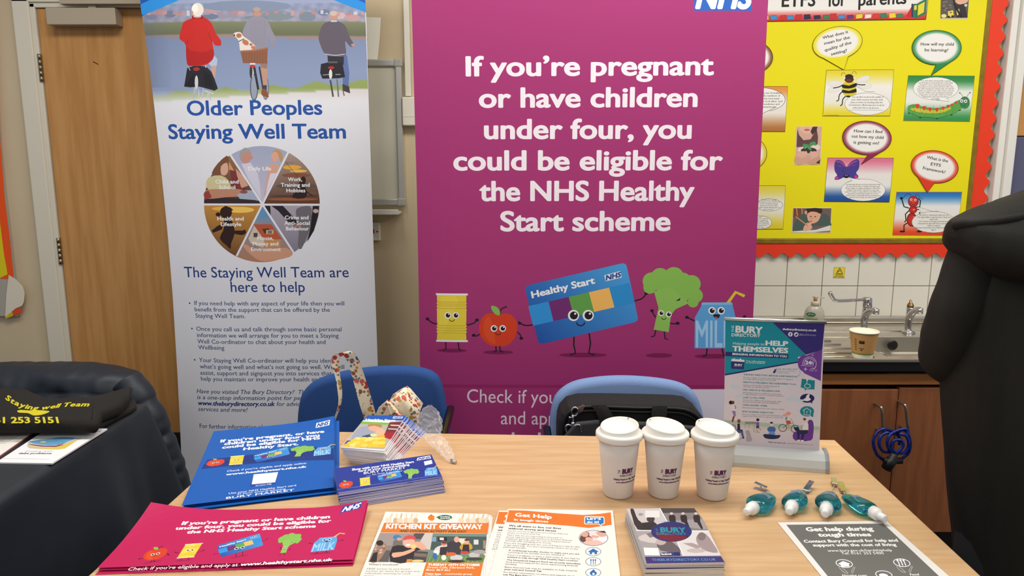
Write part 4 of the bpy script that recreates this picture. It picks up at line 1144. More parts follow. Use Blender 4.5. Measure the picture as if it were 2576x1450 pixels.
s.ell(722, 1110, 12, 5, (60, 40, 36)); s.ell(775, 1112, 12, 5, (60, 40, 36)); s.ell(720, 1166, 22, 8, (190, 110, 100)); s.ell(735, 1135, 10, 10, (206, 146, 122))
s.poly([(512, 1280), (640, 1270), (780, 1262), (945, 1210), (944, 1270), (760, 1290), (512, 1292)], (214, 218, 222)); s.poly([(640, 1240), (660, 1205), (720, 1200), (740, 1240), (700, 1270), (640, 1276)], (220, 170, 146), sp=2); s.ell(700, 1195, 34, 14, (222, 174, 150)); s.line([(552, 1112), (690, 1216)], 13, (206, 140, 76)); s.poly([(860, 1285), (945, 1268), (944, 1292), (850, 1292)], (170, 110, 76))
s.frame()
tag(s.build('photo_print'), 'landscape photo of a boy writing at a desk on the yellow board', 'photo')
s = vsheet(CY)
s.base([((2372, -52), (2441, -52)), ((2365.7, 47), (2434, 47))], 1, (226, 222, 214), 0.0006)
s.frame(2200, 0, 4.53)
s.poly([(762, -225), (1090, -225), (1060, 205), (752, 208)], (92, 84, 80)); s.poly([(885, -20), (1060, -20), (1030, 60), (1060, 200), (930, 200)], (52, 46, 48)); s.poly([(920, 0), (1060, -10), (1050, 30), (980, 50), (940, 40)], (222, 172, 146), sp=2); s.poly([(900, -60), (1000, -70), (990, 0), (930, 10)], (216, 168, 140), sp=2)
s.poly([(835, 130), (895, 116), (905, 190), (840, 196)], (224, 204, 86)); s.ell(790, 182, 30, 22, (226, 214, 140)); s.poly([(930, 110), (965, 100), (975, 160), (940, 176)], (206, 196, 90)); s.ell(1040, 60, 18, 16, (190, 196, 200)); s.poly([(890, 40), (910, 40), (1010, 200), (980, 204)], (36, 32, 36)); s.ell(845, 192, 16, 12, (40, 36, 36)); s.ell(890, 186, 16, 12, (40, 36, 36))
for i in range(14): s.ell(R.uniform(770, 870), R.uniform(-10, 150), 12, 7, R.choice([(120, 110, 104), (70, 64, 62), (140, 128, 116)]), n=8)
s.frame()
tag(s.build('photo_print'), 'photo of yellow toy trucks at the top right of the board', 'photo')
# staples

# ------------------------------------------------------------------ main table
beech = M('beech_laminate', (209, 174, 132), 0.38, col2=(199, 160, 115), vscale=5, stretch=(1.2, 14, 8), bump=0.02, bscale=60, detail=6)
grey_tube = M('grey_table_tube', (90, 92, 96), 0.4, 0.5)
tb = empty('folding_table', (0.06, 1.35, 0), 'beech topped table in the foreground covered with leaflets and cups', 'table')
tbl = [(-0.683, 1.797), (0.815, 1.729), (0.783, 0.98), (-0.716, 1.048)]
b = MB(); b.prism([(x, y, TZ - 0.026) for x, y in tbl], (0, 0, 0.026), 0.003); b.build('table_top', beech, tb)
cxm, cym = sum(p[0] for p in tbl) / 4, sum(p[1] for p in tbl) / 4
b = MB(); b.prism([(cxm + (x - cxm) * 0.93, cym + (y - cym) * 0.88, TZ - 0.085) for x, y in tbl], (0, 0, 0.058), 0.003); b.build('apron', grey_tube, tb)
for x, y in tbl:
    lx, ly = cxm + (x - cxm) * 0.9, cym + (y - cym) * 0.82
    b = MB(); b.tube([(lx, ly, 0.012), (lx, ly, TZ - 0.086)], 0.016, 14); b.tube([(lx, ly, 0), (lx, ly, 0.02)], 0.019, 14); b.build('leg', grey_tube, tb)

# ------------------------------------------------------------------ chairs
chrome = M('chrome', (200, 200, 204), 0.12, 1.0)
black_gloss = M('black_gloss_metal', (18, 18, 20), 0.18, 0.3)
def chair(px, y, label, fabric, arms):
    P = [at_y(a, c, y) for a, c in px]
    xs, zs = [p.x for p in P], [p.z for p in P]
    cx_ = (min(xs) + max(xs)) / 2
    t = empty('padded_chair', (cx_, y - 0.2, 0), label, 'chair', 'blue padded chairs behind the table')
    b = MB()
    top = max(zs)
    sp_ = [(p.x, p.z) for p in spline([(p.x, p.z, 0) for p in P], 3, True)] if False else [(p.x, p.y) for p in spline([(p.x, p.z, 0) for p in P], 4, True)]
    b.prism([(x, y, z) for x, z in sp_], (0, 0.055, 0), 0.022, seg=4, smooth=True)
    b.build('backrest', fabric, t)
    x0, x1 = min(xs), max(xs)
    b = MB(); b.box((x0 + 0.0, y - 0.43, 0.42), (x1, y + 0.0, 0.485), 0.028, seg=4); b.build('seat', fabric, t)
    b = MB()
    b.tube([(cx_ - 0.12, y + 0.075, 0.3), (cx_ - 0.12, y + 0.068, top - 0.12)], 0.011, 10); b.tube([(cx_ + 0.12, y + 0.075, 0.3), (cx_ + 0.12, y + 0.068, top - 0.12)], 0.011, 10)
    b.tube([(cx_ - 0.12, y + 0.07, 0.4), (cx_ - 0.12, y - 0.4, 0.405)], 0.011, 10); b.tube([(cx_ + 0.12, y + 0.07, 0.4), (cx_ + 0.12, y - 0.4, 0.405)], 0.011, 10)
    b.build('frame', black_gloss, t)
    for sx in (-1, 1):
        for yy in (y - 0.4, y + 0.08):
            b = MB(); xx = cx_ + sx * (x1 - x0) * 0.48
            b.tube([(xx, yy, 0.0), (xx, yy, 0.405), (cx_ + sx * 0.1, yy, 0.41)], 0.0115, 10); b.build('leg', black_gloss, t)
    for px_, py_, y0, y1, w in arms:
        p = at_y(px_, py_, y0)
        b = MB(); b.box((p.x - w, y1, p.z - 0.022), (p.x + w, y0, p.z), 0.009, seg=4); b.build('armrest', black_gloss, t)
        b = MB(); b.tube([(p.x, y1 + 0.03, p.z - 0.02), (p.x, y1 + 0.035, 0.5), (p.x + (0.02 if p.x < cx_ else -0.02), y1 + 0.05, 0.405)], 0.011, 12); b.build('arm_post', black_gloss, t)
    return t
navy = M('navy_chair_fabric', (50, 82, 140), 0.95, var=0.12, vscale=260, bump=0.35, bscale=500, stretch=(1, 1, 2.5), spec=0.15)
navy2 = M('pale_blue_chair_fabric', (124, 150, 194), 0.95, var=0.1, vscale=260, bump=0.35, bscale=500, stretch=(1, 1, 2.5), spec=0.15)  # paler blue than the other chair's fabric
chair([(743, 1120), (744, 1070), (747, 1030), (758, 992), (792, 962), (860, 941), (950, 929), (1040, 930), (1090, 945), (1110, 975), (1122, 1035), (1132, 1100), (1128, 1170), (1095, 1215), (930, 1225), (780, 1212), (750, 1172)], 2.06,
      'dark blue padded chair with a floral bag hanging from it', navy, [(1134, 1018, 2.05, 1.79, 0.012), (735, 1068, 1.89, 1.80, 0.013)])
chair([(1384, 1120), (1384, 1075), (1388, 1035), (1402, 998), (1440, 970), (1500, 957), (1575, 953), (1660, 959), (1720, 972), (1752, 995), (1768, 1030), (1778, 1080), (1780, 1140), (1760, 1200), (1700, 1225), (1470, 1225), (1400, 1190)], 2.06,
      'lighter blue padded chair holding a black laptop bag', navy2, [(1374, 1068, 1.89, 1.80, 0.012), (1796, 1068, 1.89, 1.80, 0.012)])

# ------------------------------------------------------------------ laptop bag on the right chair
LYY = 1.915
nylon = M('black_nylon', (24, 23, 23), 0.8, bump=0.4, bscale=420, var=0.2, vscale=40)
lbg = empty('laptop_bag', at_y(1590, 1195, LYY + 0.05), 'black laptop bag with metal clasp propped on the right chair', 'bag')
out = [(1404, 1140), (1404, 1092), (1406, 1062), (1413, 1042), (1430, 1024), (1460, 1016), (1521, 1015.5), (1628, 1017.5), (1712, 1020), (1738, 1024), (1762, 1042), (1776, 1061), (1783, 1100), (1782, 1170), (1600, 1190), (1410, 1185)]
b = MB(); b.prism([at_y(a, c, LYY) for a, c in out], (0, 0.11, 0), 0.018, seg=3, smooth=False); b.build('body', nylon, lbg)
b = MB(); b.prism([at_y(a, c, LYY - 0.018) for a, c in [(1418, 1175), (1420, 1100), (1450, 1066), (1500, 1061), (1640, 1066), (1750, 1076), (1772, 1100), (1770, 1175)]], (0, 0.02, 0), 0.006); b.build('front_pocket', M('charcoal_nylon', (58, 59, 60), 0.75, bump=0.4, bscale=420), lbg)
for pth in ([(1416, 1100), (1420, 1060), (1434, 1036), (1470, 1024), (1600, 1027), (1720, 1031), (1764, 1058)], [(1424, 1100), (1430, 1064), (1444, 1044), (1480, 1034), (1600, 1037), (1715, 1041), (1766, 1070)]):
    b = MB(); b.tube(spline([at_y(a, c, LYY - 0.003) for a, c in pth], 5), 0.0045, 8); b.build('zip', M('black_zip', (10, 10, 11), 0.5), lbg)
for pth in ([(1507, 1022), (1520, 1040), (1527, 1062), (1530, 1090)], [(1660, 1024), (1658, 1045), (1655, 1065), (1653, 1090)]):
    b = MB(); c = spline([at_y(a, e, LYY - 0.02) for a, e in pth], 4)
    b.grid(lambda u, v: c[min(int(round(v * (len(c) - 1))), len(c) - 1)] + Vector(((u - 0.5) * 0.042, -0.004 * math.sin(math.pi * v) + 0.004 * abs(u - 0.5), 0)), 6, len(c) - 1)
    b.grid(lambda u, v: c[min(int(round(v * (len(c) - 1))), len(c) - 1)] + Vector(((0.5 - u) * 0.042, 0.004, 0)), 6, len(c) - 1)
    b.build('handle_strap', M('black_webbing', (32, 30, 29), 0.85, bump=0.5, bscale=300), lbg)
b = MB(); e = [at_y(a, c, LYY - 0.022) for a, c in [(1512, 1043), (1518, 1038), (1521, 1046), (1515, 1048)]]; b.prism(e, (0, 0.002, 0)); b.build('tag', plastic_w, lbg)
b = MB()
b.tube(spline([at_y(a, c, LYY - 0.026) for a, c in [(1440, 1046), (1438, 1034), (1443, 1026), (1451, 1027), (1454, 1036), (1450, 1045), (1444, 1047)]], 4), 0.0022, 8)
b.tube([at_y(1441, 1044, LYY - 0.026), at_y(1441, 1062, LYY - 0.026)], 0.0034, 10); b.tube([at_y(1441, 1062, LYY - 0.026), at_y(1441.5, 1073, LYY - 0.026)], 0.005, 10)
b.tube([at_y(1436, 1051, LYY - 0.026), at_y(1431, 1051, LYY - 0.028)], 0.0028, 8)
b.tube(spline([at_y(a, c, LYY - 0.026) for a, c in [(1425, 1088), (1423, 1074), (1430, 1069), (1441, 1073), (1452, 1069), (1460, 1073), (1462, 1087)]], 4), 0.0026, 8)
b.prism([at_y(a, c, LYY - 0.03) for a, c in [(1451, 1030), (1466, 1019), (1472, 1023), (1466, 1035), (1456, 1041)]], (0, 0.004, 0), 0.001)
b.build('clasp', chrome, lbg)

# ------------------------------------------------------------------ floral bag on the left chair
def floral():
    m = bpy.data.materials.new('cream_floral_cotton')
    m.use_nodes = True
    nt = m.node_tree
    bs = nt.nodes['Principled BSDF']; bs.inputs['Roughness'].default_value = 0.75
    tc = nt.nodes.new('ShaderNodeTexCoord')
    col = None
    for k, (scale, thr, ramp) in enumerate(((62, 0.44, [(0.0, (176, 52, 48)), (0.35, (200, 96, 84)), (0.6, (190, 150, 60)), (0.8, (70, 104, 134))]), (95, 0.34, [(0.0, (96, 110, 70)), (0.4, (200, 90, 70)), (0.75, (90, 120, 140))]))):
        vo = nt.nodes.new('ShaderNodeTexVoronoi'); vo.inputs['Scale'].default_value = scale
        nz = nt.nodes.new('ShaderNodeTexNoise'); nz.inputs['Scale'].default_value = 180
        mx_ = nt.nodes.new('ShaderNodeMix'); mx_.data_type = 'VECTOR'; mx_.inputs['Factor'].default_value = 0.004
        nt.links.new(tc.outputs['Object'], mx_.inputs[4]); nt.links.new(nz.outputs['Color'], mx_.inputs[5])
        nt.links.new(mx_.outputs[1], vo.inputs['Vector'])
        lt = nt.nodes.new('ShaderNodeMath'); lt.operation = 'LESS_THAN'; lt.inputs[1].default_value = thr
        nt.links.new(vo.outputs['Distance'], lt.inputs[0])
        rp = nt.nodes.new('ShaderNodeValToRGB'); rp.color_ramp.interpolation = 'CONSTANT'
        while len(rp.color_ramp.elements) < len(ramp): rp.color_ramp.elements.new(0.5)
        for el, (p, c) in zip(rp.color_ramp.elements, ramp): el.position = p; el.color = (*lin(c), 1)
        sep = nt.nodes.new('ShaderNodeSeparateColor'); nt.links.new(vo.outputs['Color'], sep.inputs[0]); nt.links.new(sep.outputs[0], rp.inputs[0])
        gt = nt.nodes.new('ShaderNodeMath'); gt.operation = 'GREATER_THAN'; gt.inputs[1].default_value = 0.2
        nt.links.new(sep.outputs[1], gt.inputs[0])
        mu = nt.nodes.new('ShaderNodeMath'); mu.operation = 'MULTIPLY'; nt.links.new(lt.outputs[0], mu.inputs[0]); nt.links.new(gt.outputs[0], mu.inputs[1])
        mc = nt.nodes.new('ShaderNodeMix'); mc.data_type = 'RGBA'
        nt.links.new(mu.outputs[0], mc.inputs[0]); nt.links.new(rp.outputs[0], mc.inputs[7])
        if col is None: mc.inputs[6].default_value = (*lin((236, 222, 190)), 1)
        else: nt.links.new(col, mc.inputs[6])
        col = mc.outputs[2]
    nt.links.new(col, bs.inputs['Base Color'])
    return m
FLO = floral()
FY = 1.90
fb = empty('shoulder_bag', at_y(1000, 1150, FY), 'cream floral cotton bag with a looped strap on the left chair', 'bag')
k = 4.394
st = [(618, 830, .006, .004), (640, 770, .006, .004), (668, 690, .006, .005), (684, 590, .0075, .005), (678, 480, .010, .005), (662, 370, .011, .004), (642, 270, .014, .004), (630, 190, .018, .003), (652, 115, .030, .004), (710, 78, .036, .004), (770, 96, .034, -.004), (822, 160, .034, -.006), (858, 260, .034, -.004), (893, 370, .033, 0), (925, 480, .033, .003), (956, 590, .034, .003), (985, 690, .034, .003), (1004, 760, .034, 0), (1020, 850, .034, 0)]
C_ = spline([at_y(700 + a / k, 870 + c / k, FY) for a, c, _, _ in st], 4)
W_ = spline([(w, d, 0) for _, _, w, d in st], 4)
b = MB()
for off in (0.0, 0.003):
    n = len(C_) - 1
    fl_ = 1 if off == 0 else -1
    b.grid(lambda u, v: C_[int(round(v * n))] + Vector((W_[int(round(v * n))].x * 1.0, W_[int(round(v * n))].y * 1.6, W_[int(round(v * n))].x * 0.15)) * ((u - 0.5) * fl_) + Vector((0, off, 0)), 2, n)
b.build('strap', FLO, fb)
def px4(l, y): return [at_y(700 + a / k, 870 + c / k, y) for a, c in l]
b = MB(); b.prism(px4([(1215, 640), (1290, 590), (1372, 545), (1420, 582), (1490, 665), (1560, 745), (1530, 830), (1510, 950), (1510, 1250), (1060, 1250), (1060, 900), (1100, 760), (1200, 700)], FY), (0, 0.10, 0), 0.018, seg=4, smooth=True); b.build('body', FLO, fb)
b = MB(); b.prism(px4([(1085, 790), (1108, 690), (1150, 650), (1192, 616), (1225, 690), (1262, 790)], FY - 0.03), (0, 0.004, 0), 0.001); b.prism(px4([(1192, 616), (1240, 660), (1350, 790), (1300, 800), (1262, 790), (1225, 690)], FY - 0.026), (0, 0.02, 0), 0.002); b.build('strap_fold', FLO, fb)
b = MB(); b.prism(px4([(1060, 790), (1105, 700), (1120, 790)], FY - 0.012), (0, 0.004, 0), 0.001); b.build('lining', M('white_cotton', (214, 212, 214), 0.8), fb)

# ------------------------------------------------------------------ side table under a dark cloth
cloth = M('dark_navy_cloth', (36, 43, 52), 0.5, bump=0.3, bscale=22, var=0.2, vscale=7, spec=0.5)
TX1, TX0, TY1, TY0 = -1.06, -1.95, 2.02, 0.92
b = MB()
rr_ = 0.02
def per(u):
    # perimeter of the rounded table top, u in 0..1, with outward direction
    pts = [(TX1, TY0), (TX1, TY1), (TX0, TY1), (TX0, TY0)]
    Ls = [math.dist(pts[i], pts[(i + 1) % 4]) for i in range(4)]
    d = u * sum(Ls)
    for i in range(4):
        if d <= Ls[i] or i == 3:
            t = min(1, d / Ls[i]); a, c = pts[i], pts[(i + 1) % 4]
            x, y = a[0] + (c[0] - a[0]) * t, a[1] + (c[1] - a[1]) * t
            n1 = ((c[1] - a[1]) / Ls[i], -(c[0] - a[0]) / Ls[i])
            edge = min(t, 1 - t) * Ls[i]
            j = (i + 1) % 4 if t > 0.5 else (i - 1) % 4
            a2, c2 = pts[j], pts[(j + 1) % 4]
            n2 = ((c2[1] - a2[1]) / Ls[j], -(c2[0] - a2[0]) / Ls[j])
            w = max(0, 1 - edge / 0.16) * 0.5
            return x, y, n1[0] * (1 - w) + n2[0] * w, n1[1] * (1 - w) + n2[1] * w, max(0, 1 - edge / 0.16)
        d -= Ls[i]
def drape(u, v):
    x, y, nx, ny, cn = per(u)
    fold = math.sin(u * 2 * math.pi * 7 + 1.4 * math.sin(u * 23)) ** 3 * 0.9 + 0.35 * math.sin(u * 2 * math.pi * 5 + 1.0)
    if v < 0.12:
        t = v / 0.12 * math.pi / 2
        o_ = rr_ * math.sin(t) - rr_; z = TZ - rr_ * (1 - math.cos(t))
        return Vector((x + nx * o_, y + ny * o_, z))
    t = (v - 0.12) / 0.88
    o_ = t * (0.05 + 0.03 * fold) + 0.20 * cn ** 1.6 * t ** 0.8 + 0.016 * fold * min(1, t * 2.5)
    return Vector((x + nx * o_, y + ny * o_, TZ - rr_ - t * (TZ - rr_ - 0.03)))
b.grid(drape, 400, 30, closed=True)
NU = 400
top = [drape(i / NU, 0) for i in range(NU)]
b.add(top + [Vector(((TX0 + TX1) / 2, (TY0 + TY1) / 2, TZ))], [(i, (i + 1) % NU, NU) for i in range(NU)], 0, False)
tag(b.build('cloth_covered_table', cloth, weld=True), 'side table at far left draped in a dark navy cloth', 'table')

# ------------------------------------------------------------------ quilted jacket over a chair behind it
jk = M('navy_quilted_nylon', (34, 40, 50), 0.5, bump=0.5, bscale=30, spec=0.45)
JY = 2.36
pj = empty('quilted_jacket', (at_y(200, 1000, JY).x, JY, 0), 'dark navy padded jacket slung over a chair behind the side table', 'jacket')
xl_, xr_ = at_y(-140, 1000, JY).x, at_y(352, 1000, JY).x
ztop_ = at_y(200, 908, JY).z
from mathutils import noise as _nz
def wr(p, k, a): return a * _nz.noise(Vector(p) * k)
def jac(u, v):
    # u across, v from front hem over the top to the back hem
    x = xl_ + (xr_ - xl_) * u
    e = (2 * u - 1)
    drop = 0.012 + 0.075 * max(0, abs(e) - 0.25) ** 2.2
    th = 0.10 * (1 - 0.75 * abs(e) ** 10) ** 0.5
    L = abs(v - 0.5) * 2.2
    seam = abs(math.sin(L * math.pi * 2.6 + 0.5 * e)) ** 0.5
    puff = 0.014 * seam + wr((x * 1.0, v * 1.4, 0), 9, 0.012) + wr((x, v * 0.5, 3), 26, 0.006)
    if v < 0.3: y = JY - th - puff; z = ztop_ - drop - 0.10 - (0.3 - v) / 0.3 * 0.55
    elif v > 0.7: y = JY + th + puff; z = ztop_ - drop - 0.10 - (v - 0.7) / 0.3 * 0.55
    else:
        t = (v - 0.3) / 0.4 * math.pi
        y = JY - (th + puff) * math.cos(t); z = ztop_ - drop - 0.10 + (0.10 + puff * 0.4) * math.sin(t)
    return Vector((x, y, z))
b = MB(); b.grid(jac, 110, 110)
for uu in (0, 1):
    L_ = [jac(uu, i / 110) for i in range(111)]; c = sum(L_, Vector()) / 111
    b.add(L_ + [c], [(i, i + 1, 111) if uu else (i + 1, i, 111) for i in range(110)], 0, True)
b.build('body', jk, pj)
pth = spline([at_y(a, c, y) for a, c, y in [(318, 962, JY - .03), (340, 990, JY - .04), (362, 1030, JY - .05), (384, 1076, JY - .05), (404, 1126, JY - .05), (424, 1180, JY - .05), (440, 1240, JY - .05)]], 16)
b = MB(); b.tube(pth, [0.050 + 0.006 * abs(math.sin(i / (len(pth) - 1) * math.pi * 3.5)) ** 0.6 + wr(pth[i], 30, 0.005) for i in range(len(pth))], 28); b.build('sleeve', jk, pj)
for sx in (xl_ + 0.06, xr_ - 0.1):
    for yy in (JY - 0.02, JY + 0.03):
        b = MB(); b.tube([(sx, yy, 0), (sx, yy, ztop_ - 0.3)], 0.011, 10); b.build('chair_leg', black_gloss, pj)

# ------------------------------------------------------------------ printed matter on the tables
def spread(proto, n, dz, jit, rot, label, group, drift=(0, 0), spin=0.0, pivot=None):
    """individual sheets below a top one"""
    out = []
    for i in range(1, n + 1):
        c = copy_tree(proto)
        a = spin * i + R.uniform(-rot, rot)
        loc = proto.location + Vector((drift[0] * i + R.uniform(-jit, jit), drift[1] * i + R.uniform(-jit, jit), -dz * i))
        if pivot is not None:
            rel = loc - pivot
            loc = pivot + Matrix.Rotation(a, 3, 'Z') @ rel
        c.location = loc
        c.rotation_euler = (0, 0, a)
        c['label'] = label; c['group'] = group
        out.append(c)
    return out
def under(q_, rows, nx, name, col, thick, back, edge, mat, bends=()):
    """an unprinted copy of the sheet, seen only at its edges"""
    t = hsheet(q_.O.z); t.base_uv(rows, nx, col, thick, back, edge); t.bends = list(bends)
    return t.build(name, mat)
def pile(proto_kw, n, dz, jit, rot, label, group, drift=(0, 0), spin=0.0, top=None):
    p = under(**proto_kw)
    cat = top['category']
    outs = spread(p, n, dz, jit, rot, label, group, drift, spin)
    for o in outs: o['category'] = cat
    bpy.data.objects.remove(p)
def edges(q4, n=10):
    """rows from TL,TR to BL,BR"""
    return [(tuple(q4[0][k] + (q4[3][k] - q4[0][k]) * i / n for k in (0, 1)), tuple(q4[1][k] + (q4[2][k] - q4[1][k]) * i / n for k in (0, 1))) for i in range(n + 1)]
def logo(s, q4, body, ink, cap=None):
    s.poly(q4, body)
    a, c = q4[3], q4[2]
    up = (q4[0][0] - a[0], q4[0][1] - a[1])
    i = lambda t, v: (a[0] + (c[0] - a[0]) * t + up[0] * v, a[1] + (c[1] - a[1]) * t + up[1] * v)
    p, q2 = i(0.09, 0.14), i(0.88, 0.14)
    s.text('NHS', p[0], p[1], q2[0], q2[1], cap=10, col=ink, bold=0.08, ital=0.2, up=(up[0] * 0.72, up[1] * 0.72), res=2)

# --- blue A3 posters
BLU = (10, 88, 174)
z = TZ + 0.0115
s = hsheet(z)
q4 = [(537.7, 1085.5), (840.7, 1056), (840, 1227), (457, 1272.8)]
s.base(edges(q4), 8, BLU, 0.0005, (216, 216, 226), (40, 60, 140))
k = 3.481
s.frame(440, 1020, k)
s.poly([(285, 478), (690, 430), (1190, 365), (1388, 378), (1394, 480), (900, 490), (230, 560)], (18, 50, 126))
s.frame()
def pt(x, y): return (440 + x / k, 1020 + y / k)
motif(s, 'apple', pt(268, 552), pt(425, 532), pt(285, 478), (20, 50, 120))
motif(s, 'tin', pt(466, 540), pt(592, 530), pt(486, 448), (20, 50, 120))
motif(s, 'card', pt(668, 520), pt(1000, 470), pt(690, 408), (20, 50, 120))
motif(s, 'broccoli', pt(1005, 470), pt(1215, 446), pt(1016, 368), (20, 50, 120))
motif(s, 'milk', pt(1212, 458), pt(1362, 440), pt(1222, 362), (20, 50, 120))
s.frame(440, 1020, k)
s.poly([(690, 605), (912, 585), (880, 690), (655, 715)], (24, 60, 150)); s.poly([(690, 606), (905, 586), (878, 676), (672, 694)], (226, 226, 234))
for t, x0, y0, x1, y1, c, bo in (('If you\u2019re pregnant, or have', 400, 326, 1306, 240, 23, .06), ('children under four, you', 432, 350, 1264, 272, 23, .06), ('could be eligible for NHS', 414, 382, 1270, 298, 23, .06), ('Healthy Start.', 600, 396, 1080, 350, 23, .06),
                                 ('Check if you\u2019re eligible and apply online:', 455, 586, 1154, 514, 15, .01), ('www.healthystart.nhs.uk', 448, 616, 1150, 546, 17, .06), ('Use your NHS Healthy Start card', 470, 780, 1060, 708, 14, .01), ('at your award-winning', 545, 784, 970, 738, 12, .01), ('BURY MARKET', 448, 822, 1044, 750, 17, .02), ('SCAN ME', 705, 712, 845, 696, 11, .01)):
    s.text(t, x0, y0, x1, y1, cap=c, col=WHITE, bold=bo, ital=0.0, res=2, up=(c * 0.22, -c))
logo(s, [(1240, 166), (1360, 148), (1352, 184), (1232, 202)], WHITE, (24, 70, 150))
s.frame()
s.bend(s.q(840, 1056), (-0.4, -1), 0.010, 0.10)
bp1 = tag(s.build('poster', GLOSS), 'uppermost blue A3 poster with white writing at the back left', 'poster', 'blue A3 posters')
pile(dict(q_=s, rows=[(s.q(*a), s.q(*c)) for a, c in edges(q4)], nx=8, name='poster', col=BLU, thick=0.0005, back=(216, 216, 226), edge=(40, 60, 140), mat=GLOSS, bends=s.bends), 3, 0.0034, 0.004, 0.01, 'blue A3 poster lying under the uppermost blue one', 'blue A3 posters', (0.0035, -0.003), top=bp1)

# --- magenta posters
z = TZ + 0.0075
s = hsheet(z)
q4 = [(382, 1288), (925, 1275), (888, 1408), (245, 1429)]
PK = (188, 24, 86)
s.base(edges(q4, 12), 20, PK, 0.0005, (226, 210, 220), (214, 90, 140))
k = 3.578
SHP = (150, 20, 70)
def pt(x, y): return (220 + x / k, 1250 + y / k)
motif(s, 'apple', pt(480, 605), pt(690, 570), pt(530, 470), SHP)
motif(s, 'tin', pt(785, 580), pt(948, 568), pt(880, 430), SHP)
motif(s, 'card', pt(1150, 575), pt(1575, 505), pt(1172, 395), SHP)
motif(s, 'broccoli', pt(1690, 545), pt(1905, 500), pt(1722, 352), SHP)
motif(s, 'milk', pt(2000, 520), pt(2210, 500), pt(2062, 350), SHP)
s.frame(220, 1250, k)
for t, x0, y0, x1, y1, c, bo in (('If you\u2019re pregnant or have children', 848, 258, 2178, 196, 27, .06), ('under four, you could be eligible for', 795, 300, 2188, 232, 27, .06), ('the NHS Healthy Start scheme', 892, 334, 2050, 278, 27, .06),
                                 ('Check if you\u2019re eligible and apply at', 360, 668, 1350, 628, 30, .01), ('www.healthystart.nhs.uk', 1374, 624, 2200, 580, 26, .06)):
    s.text(t, x0, y0, x1, y1, cap=c, col=WHITE, bold=bo, res=2, up=(c * 0.62, -c))
logo(s, [(2300, 112), (2480, 90), (2458, 140), (2270, 160)], (40, 66, 150), WHITE)
s.frame()
s.bend(s.q(382, 1288), (1, -0.9), 0.020, 0.12); s.bend(s.q(925, 1275), (-1, -0.9), 0.014, 0.10)
pp1 = tag(s.build('poster', GLOSS), 'uppermost magenta poster with curled corners at the front left', 'poster', 'magenta posters')
pile(dict(q_=s, rows=[(s.q(*a), s.q(*c)) for a, c in edges(q4, 12)], nx=20, name='poster', col=PK, thick=0.0005, back=(226, 210, 220), edge=(214, 90, 140), mat=GLOSS, bends=s.bends), 2, 0.0032, 0.002, 0.008, 'magenta poster lying under the uppermost magenta one', 'magenta posters', (0.001, -0.005), top=pp1)

# --- kitchen kit flyers
z = TZ + 0.0050
s = hsheet(z)
A4L = 0.285
def extend(s, q4, L):
    """lengthen the sheet beyond the picture, keeping its side directions"""
    uv = [s.q(*p) for p in q4]
    a = uv[0] + (uv[3] - uv[0]).normalized() * L
    c = uv[1] + (uv[2] - uv[1]).normalized() * L
    return uv, [(uv[0] + (a - uv[0]) * i / 12, uv[1] + (c - uv[1]) * i / 12) for i in range(13)]
q4 = [(970, 1288), (1228, 1294), (1214, 1450), (905, 1450)]
uv, rows = extend(s, q4, A4L)
s.base_uv(rows, 8, (224, 222, 216), 0.0003)
k = 3.788
s.frame(900, 1260, k)
ORG = (212, 116, 40)
s.poly([(252, 212), (1250, 214), (1236, 314), (215, 305)], ORG)
wood_c = [(214, 190, 160), (226, 206, 178), (196, 164, 130), (220, 198, 170)]
for i, (x0, x1) in enumerate(((330, 290), (375, 360), (420, 400), (465, 460), (520, 500), (560, 552), (1010, 985), (1060, 1050), (1110, 1100), (1150, 1145), (1200, 1180), (1240, 1225))):
    s.line([(x0, 124 + (6 if x0 > 900 else 0)), ((x0 + x1) / 2, 165), (x1, 190)], 13, wood_c[i % 4]); s.ell(x1, 190, 30 if i % 2 == 0 else 24, 25, wood_c[(i + 1) % 4])
s.ell(702, 165, 34, 26, (226, 120, 40)); s.poly([(725, 160), (760, 150), (730, 172)], (224, 222, 216)); s.line([(700, 190), (698, 200)], 5, (226, 120, 40)); s.line([(714, 190), (716, 200)], 5, (226, 120, 40)); s.line([(690, 145), (705, 135)], 7, (90, 60, 30))
s.ell(830, 162, 70, 25, (40, 96, 62)); s.poly([(770, 150), (742, 160), (772, 168)], (40, 96, 62))
s.text('Cracking', 782, 160, 876, 160, cap=12, col=WHITE, bold=0.04, up=(3, -12), res=2); s.text('Good Food', 786, 176, 882, 176, cap=11, col=WHITE, bold=0.04, up=(3, -11), res=2)
s.text('KITCHEN KIT GIVEAWAY', 268, 266, 1186, 272, cap=44, col=WHITE, bold=0.07, up=(10, -44), res=2)
s.text('AND COOKING ACTIVITY FUN DAY!', 398, 300, 1030, 306, cap=20, col=(60, 66, 44), bold=0.05, up=(8, -20), res=2)
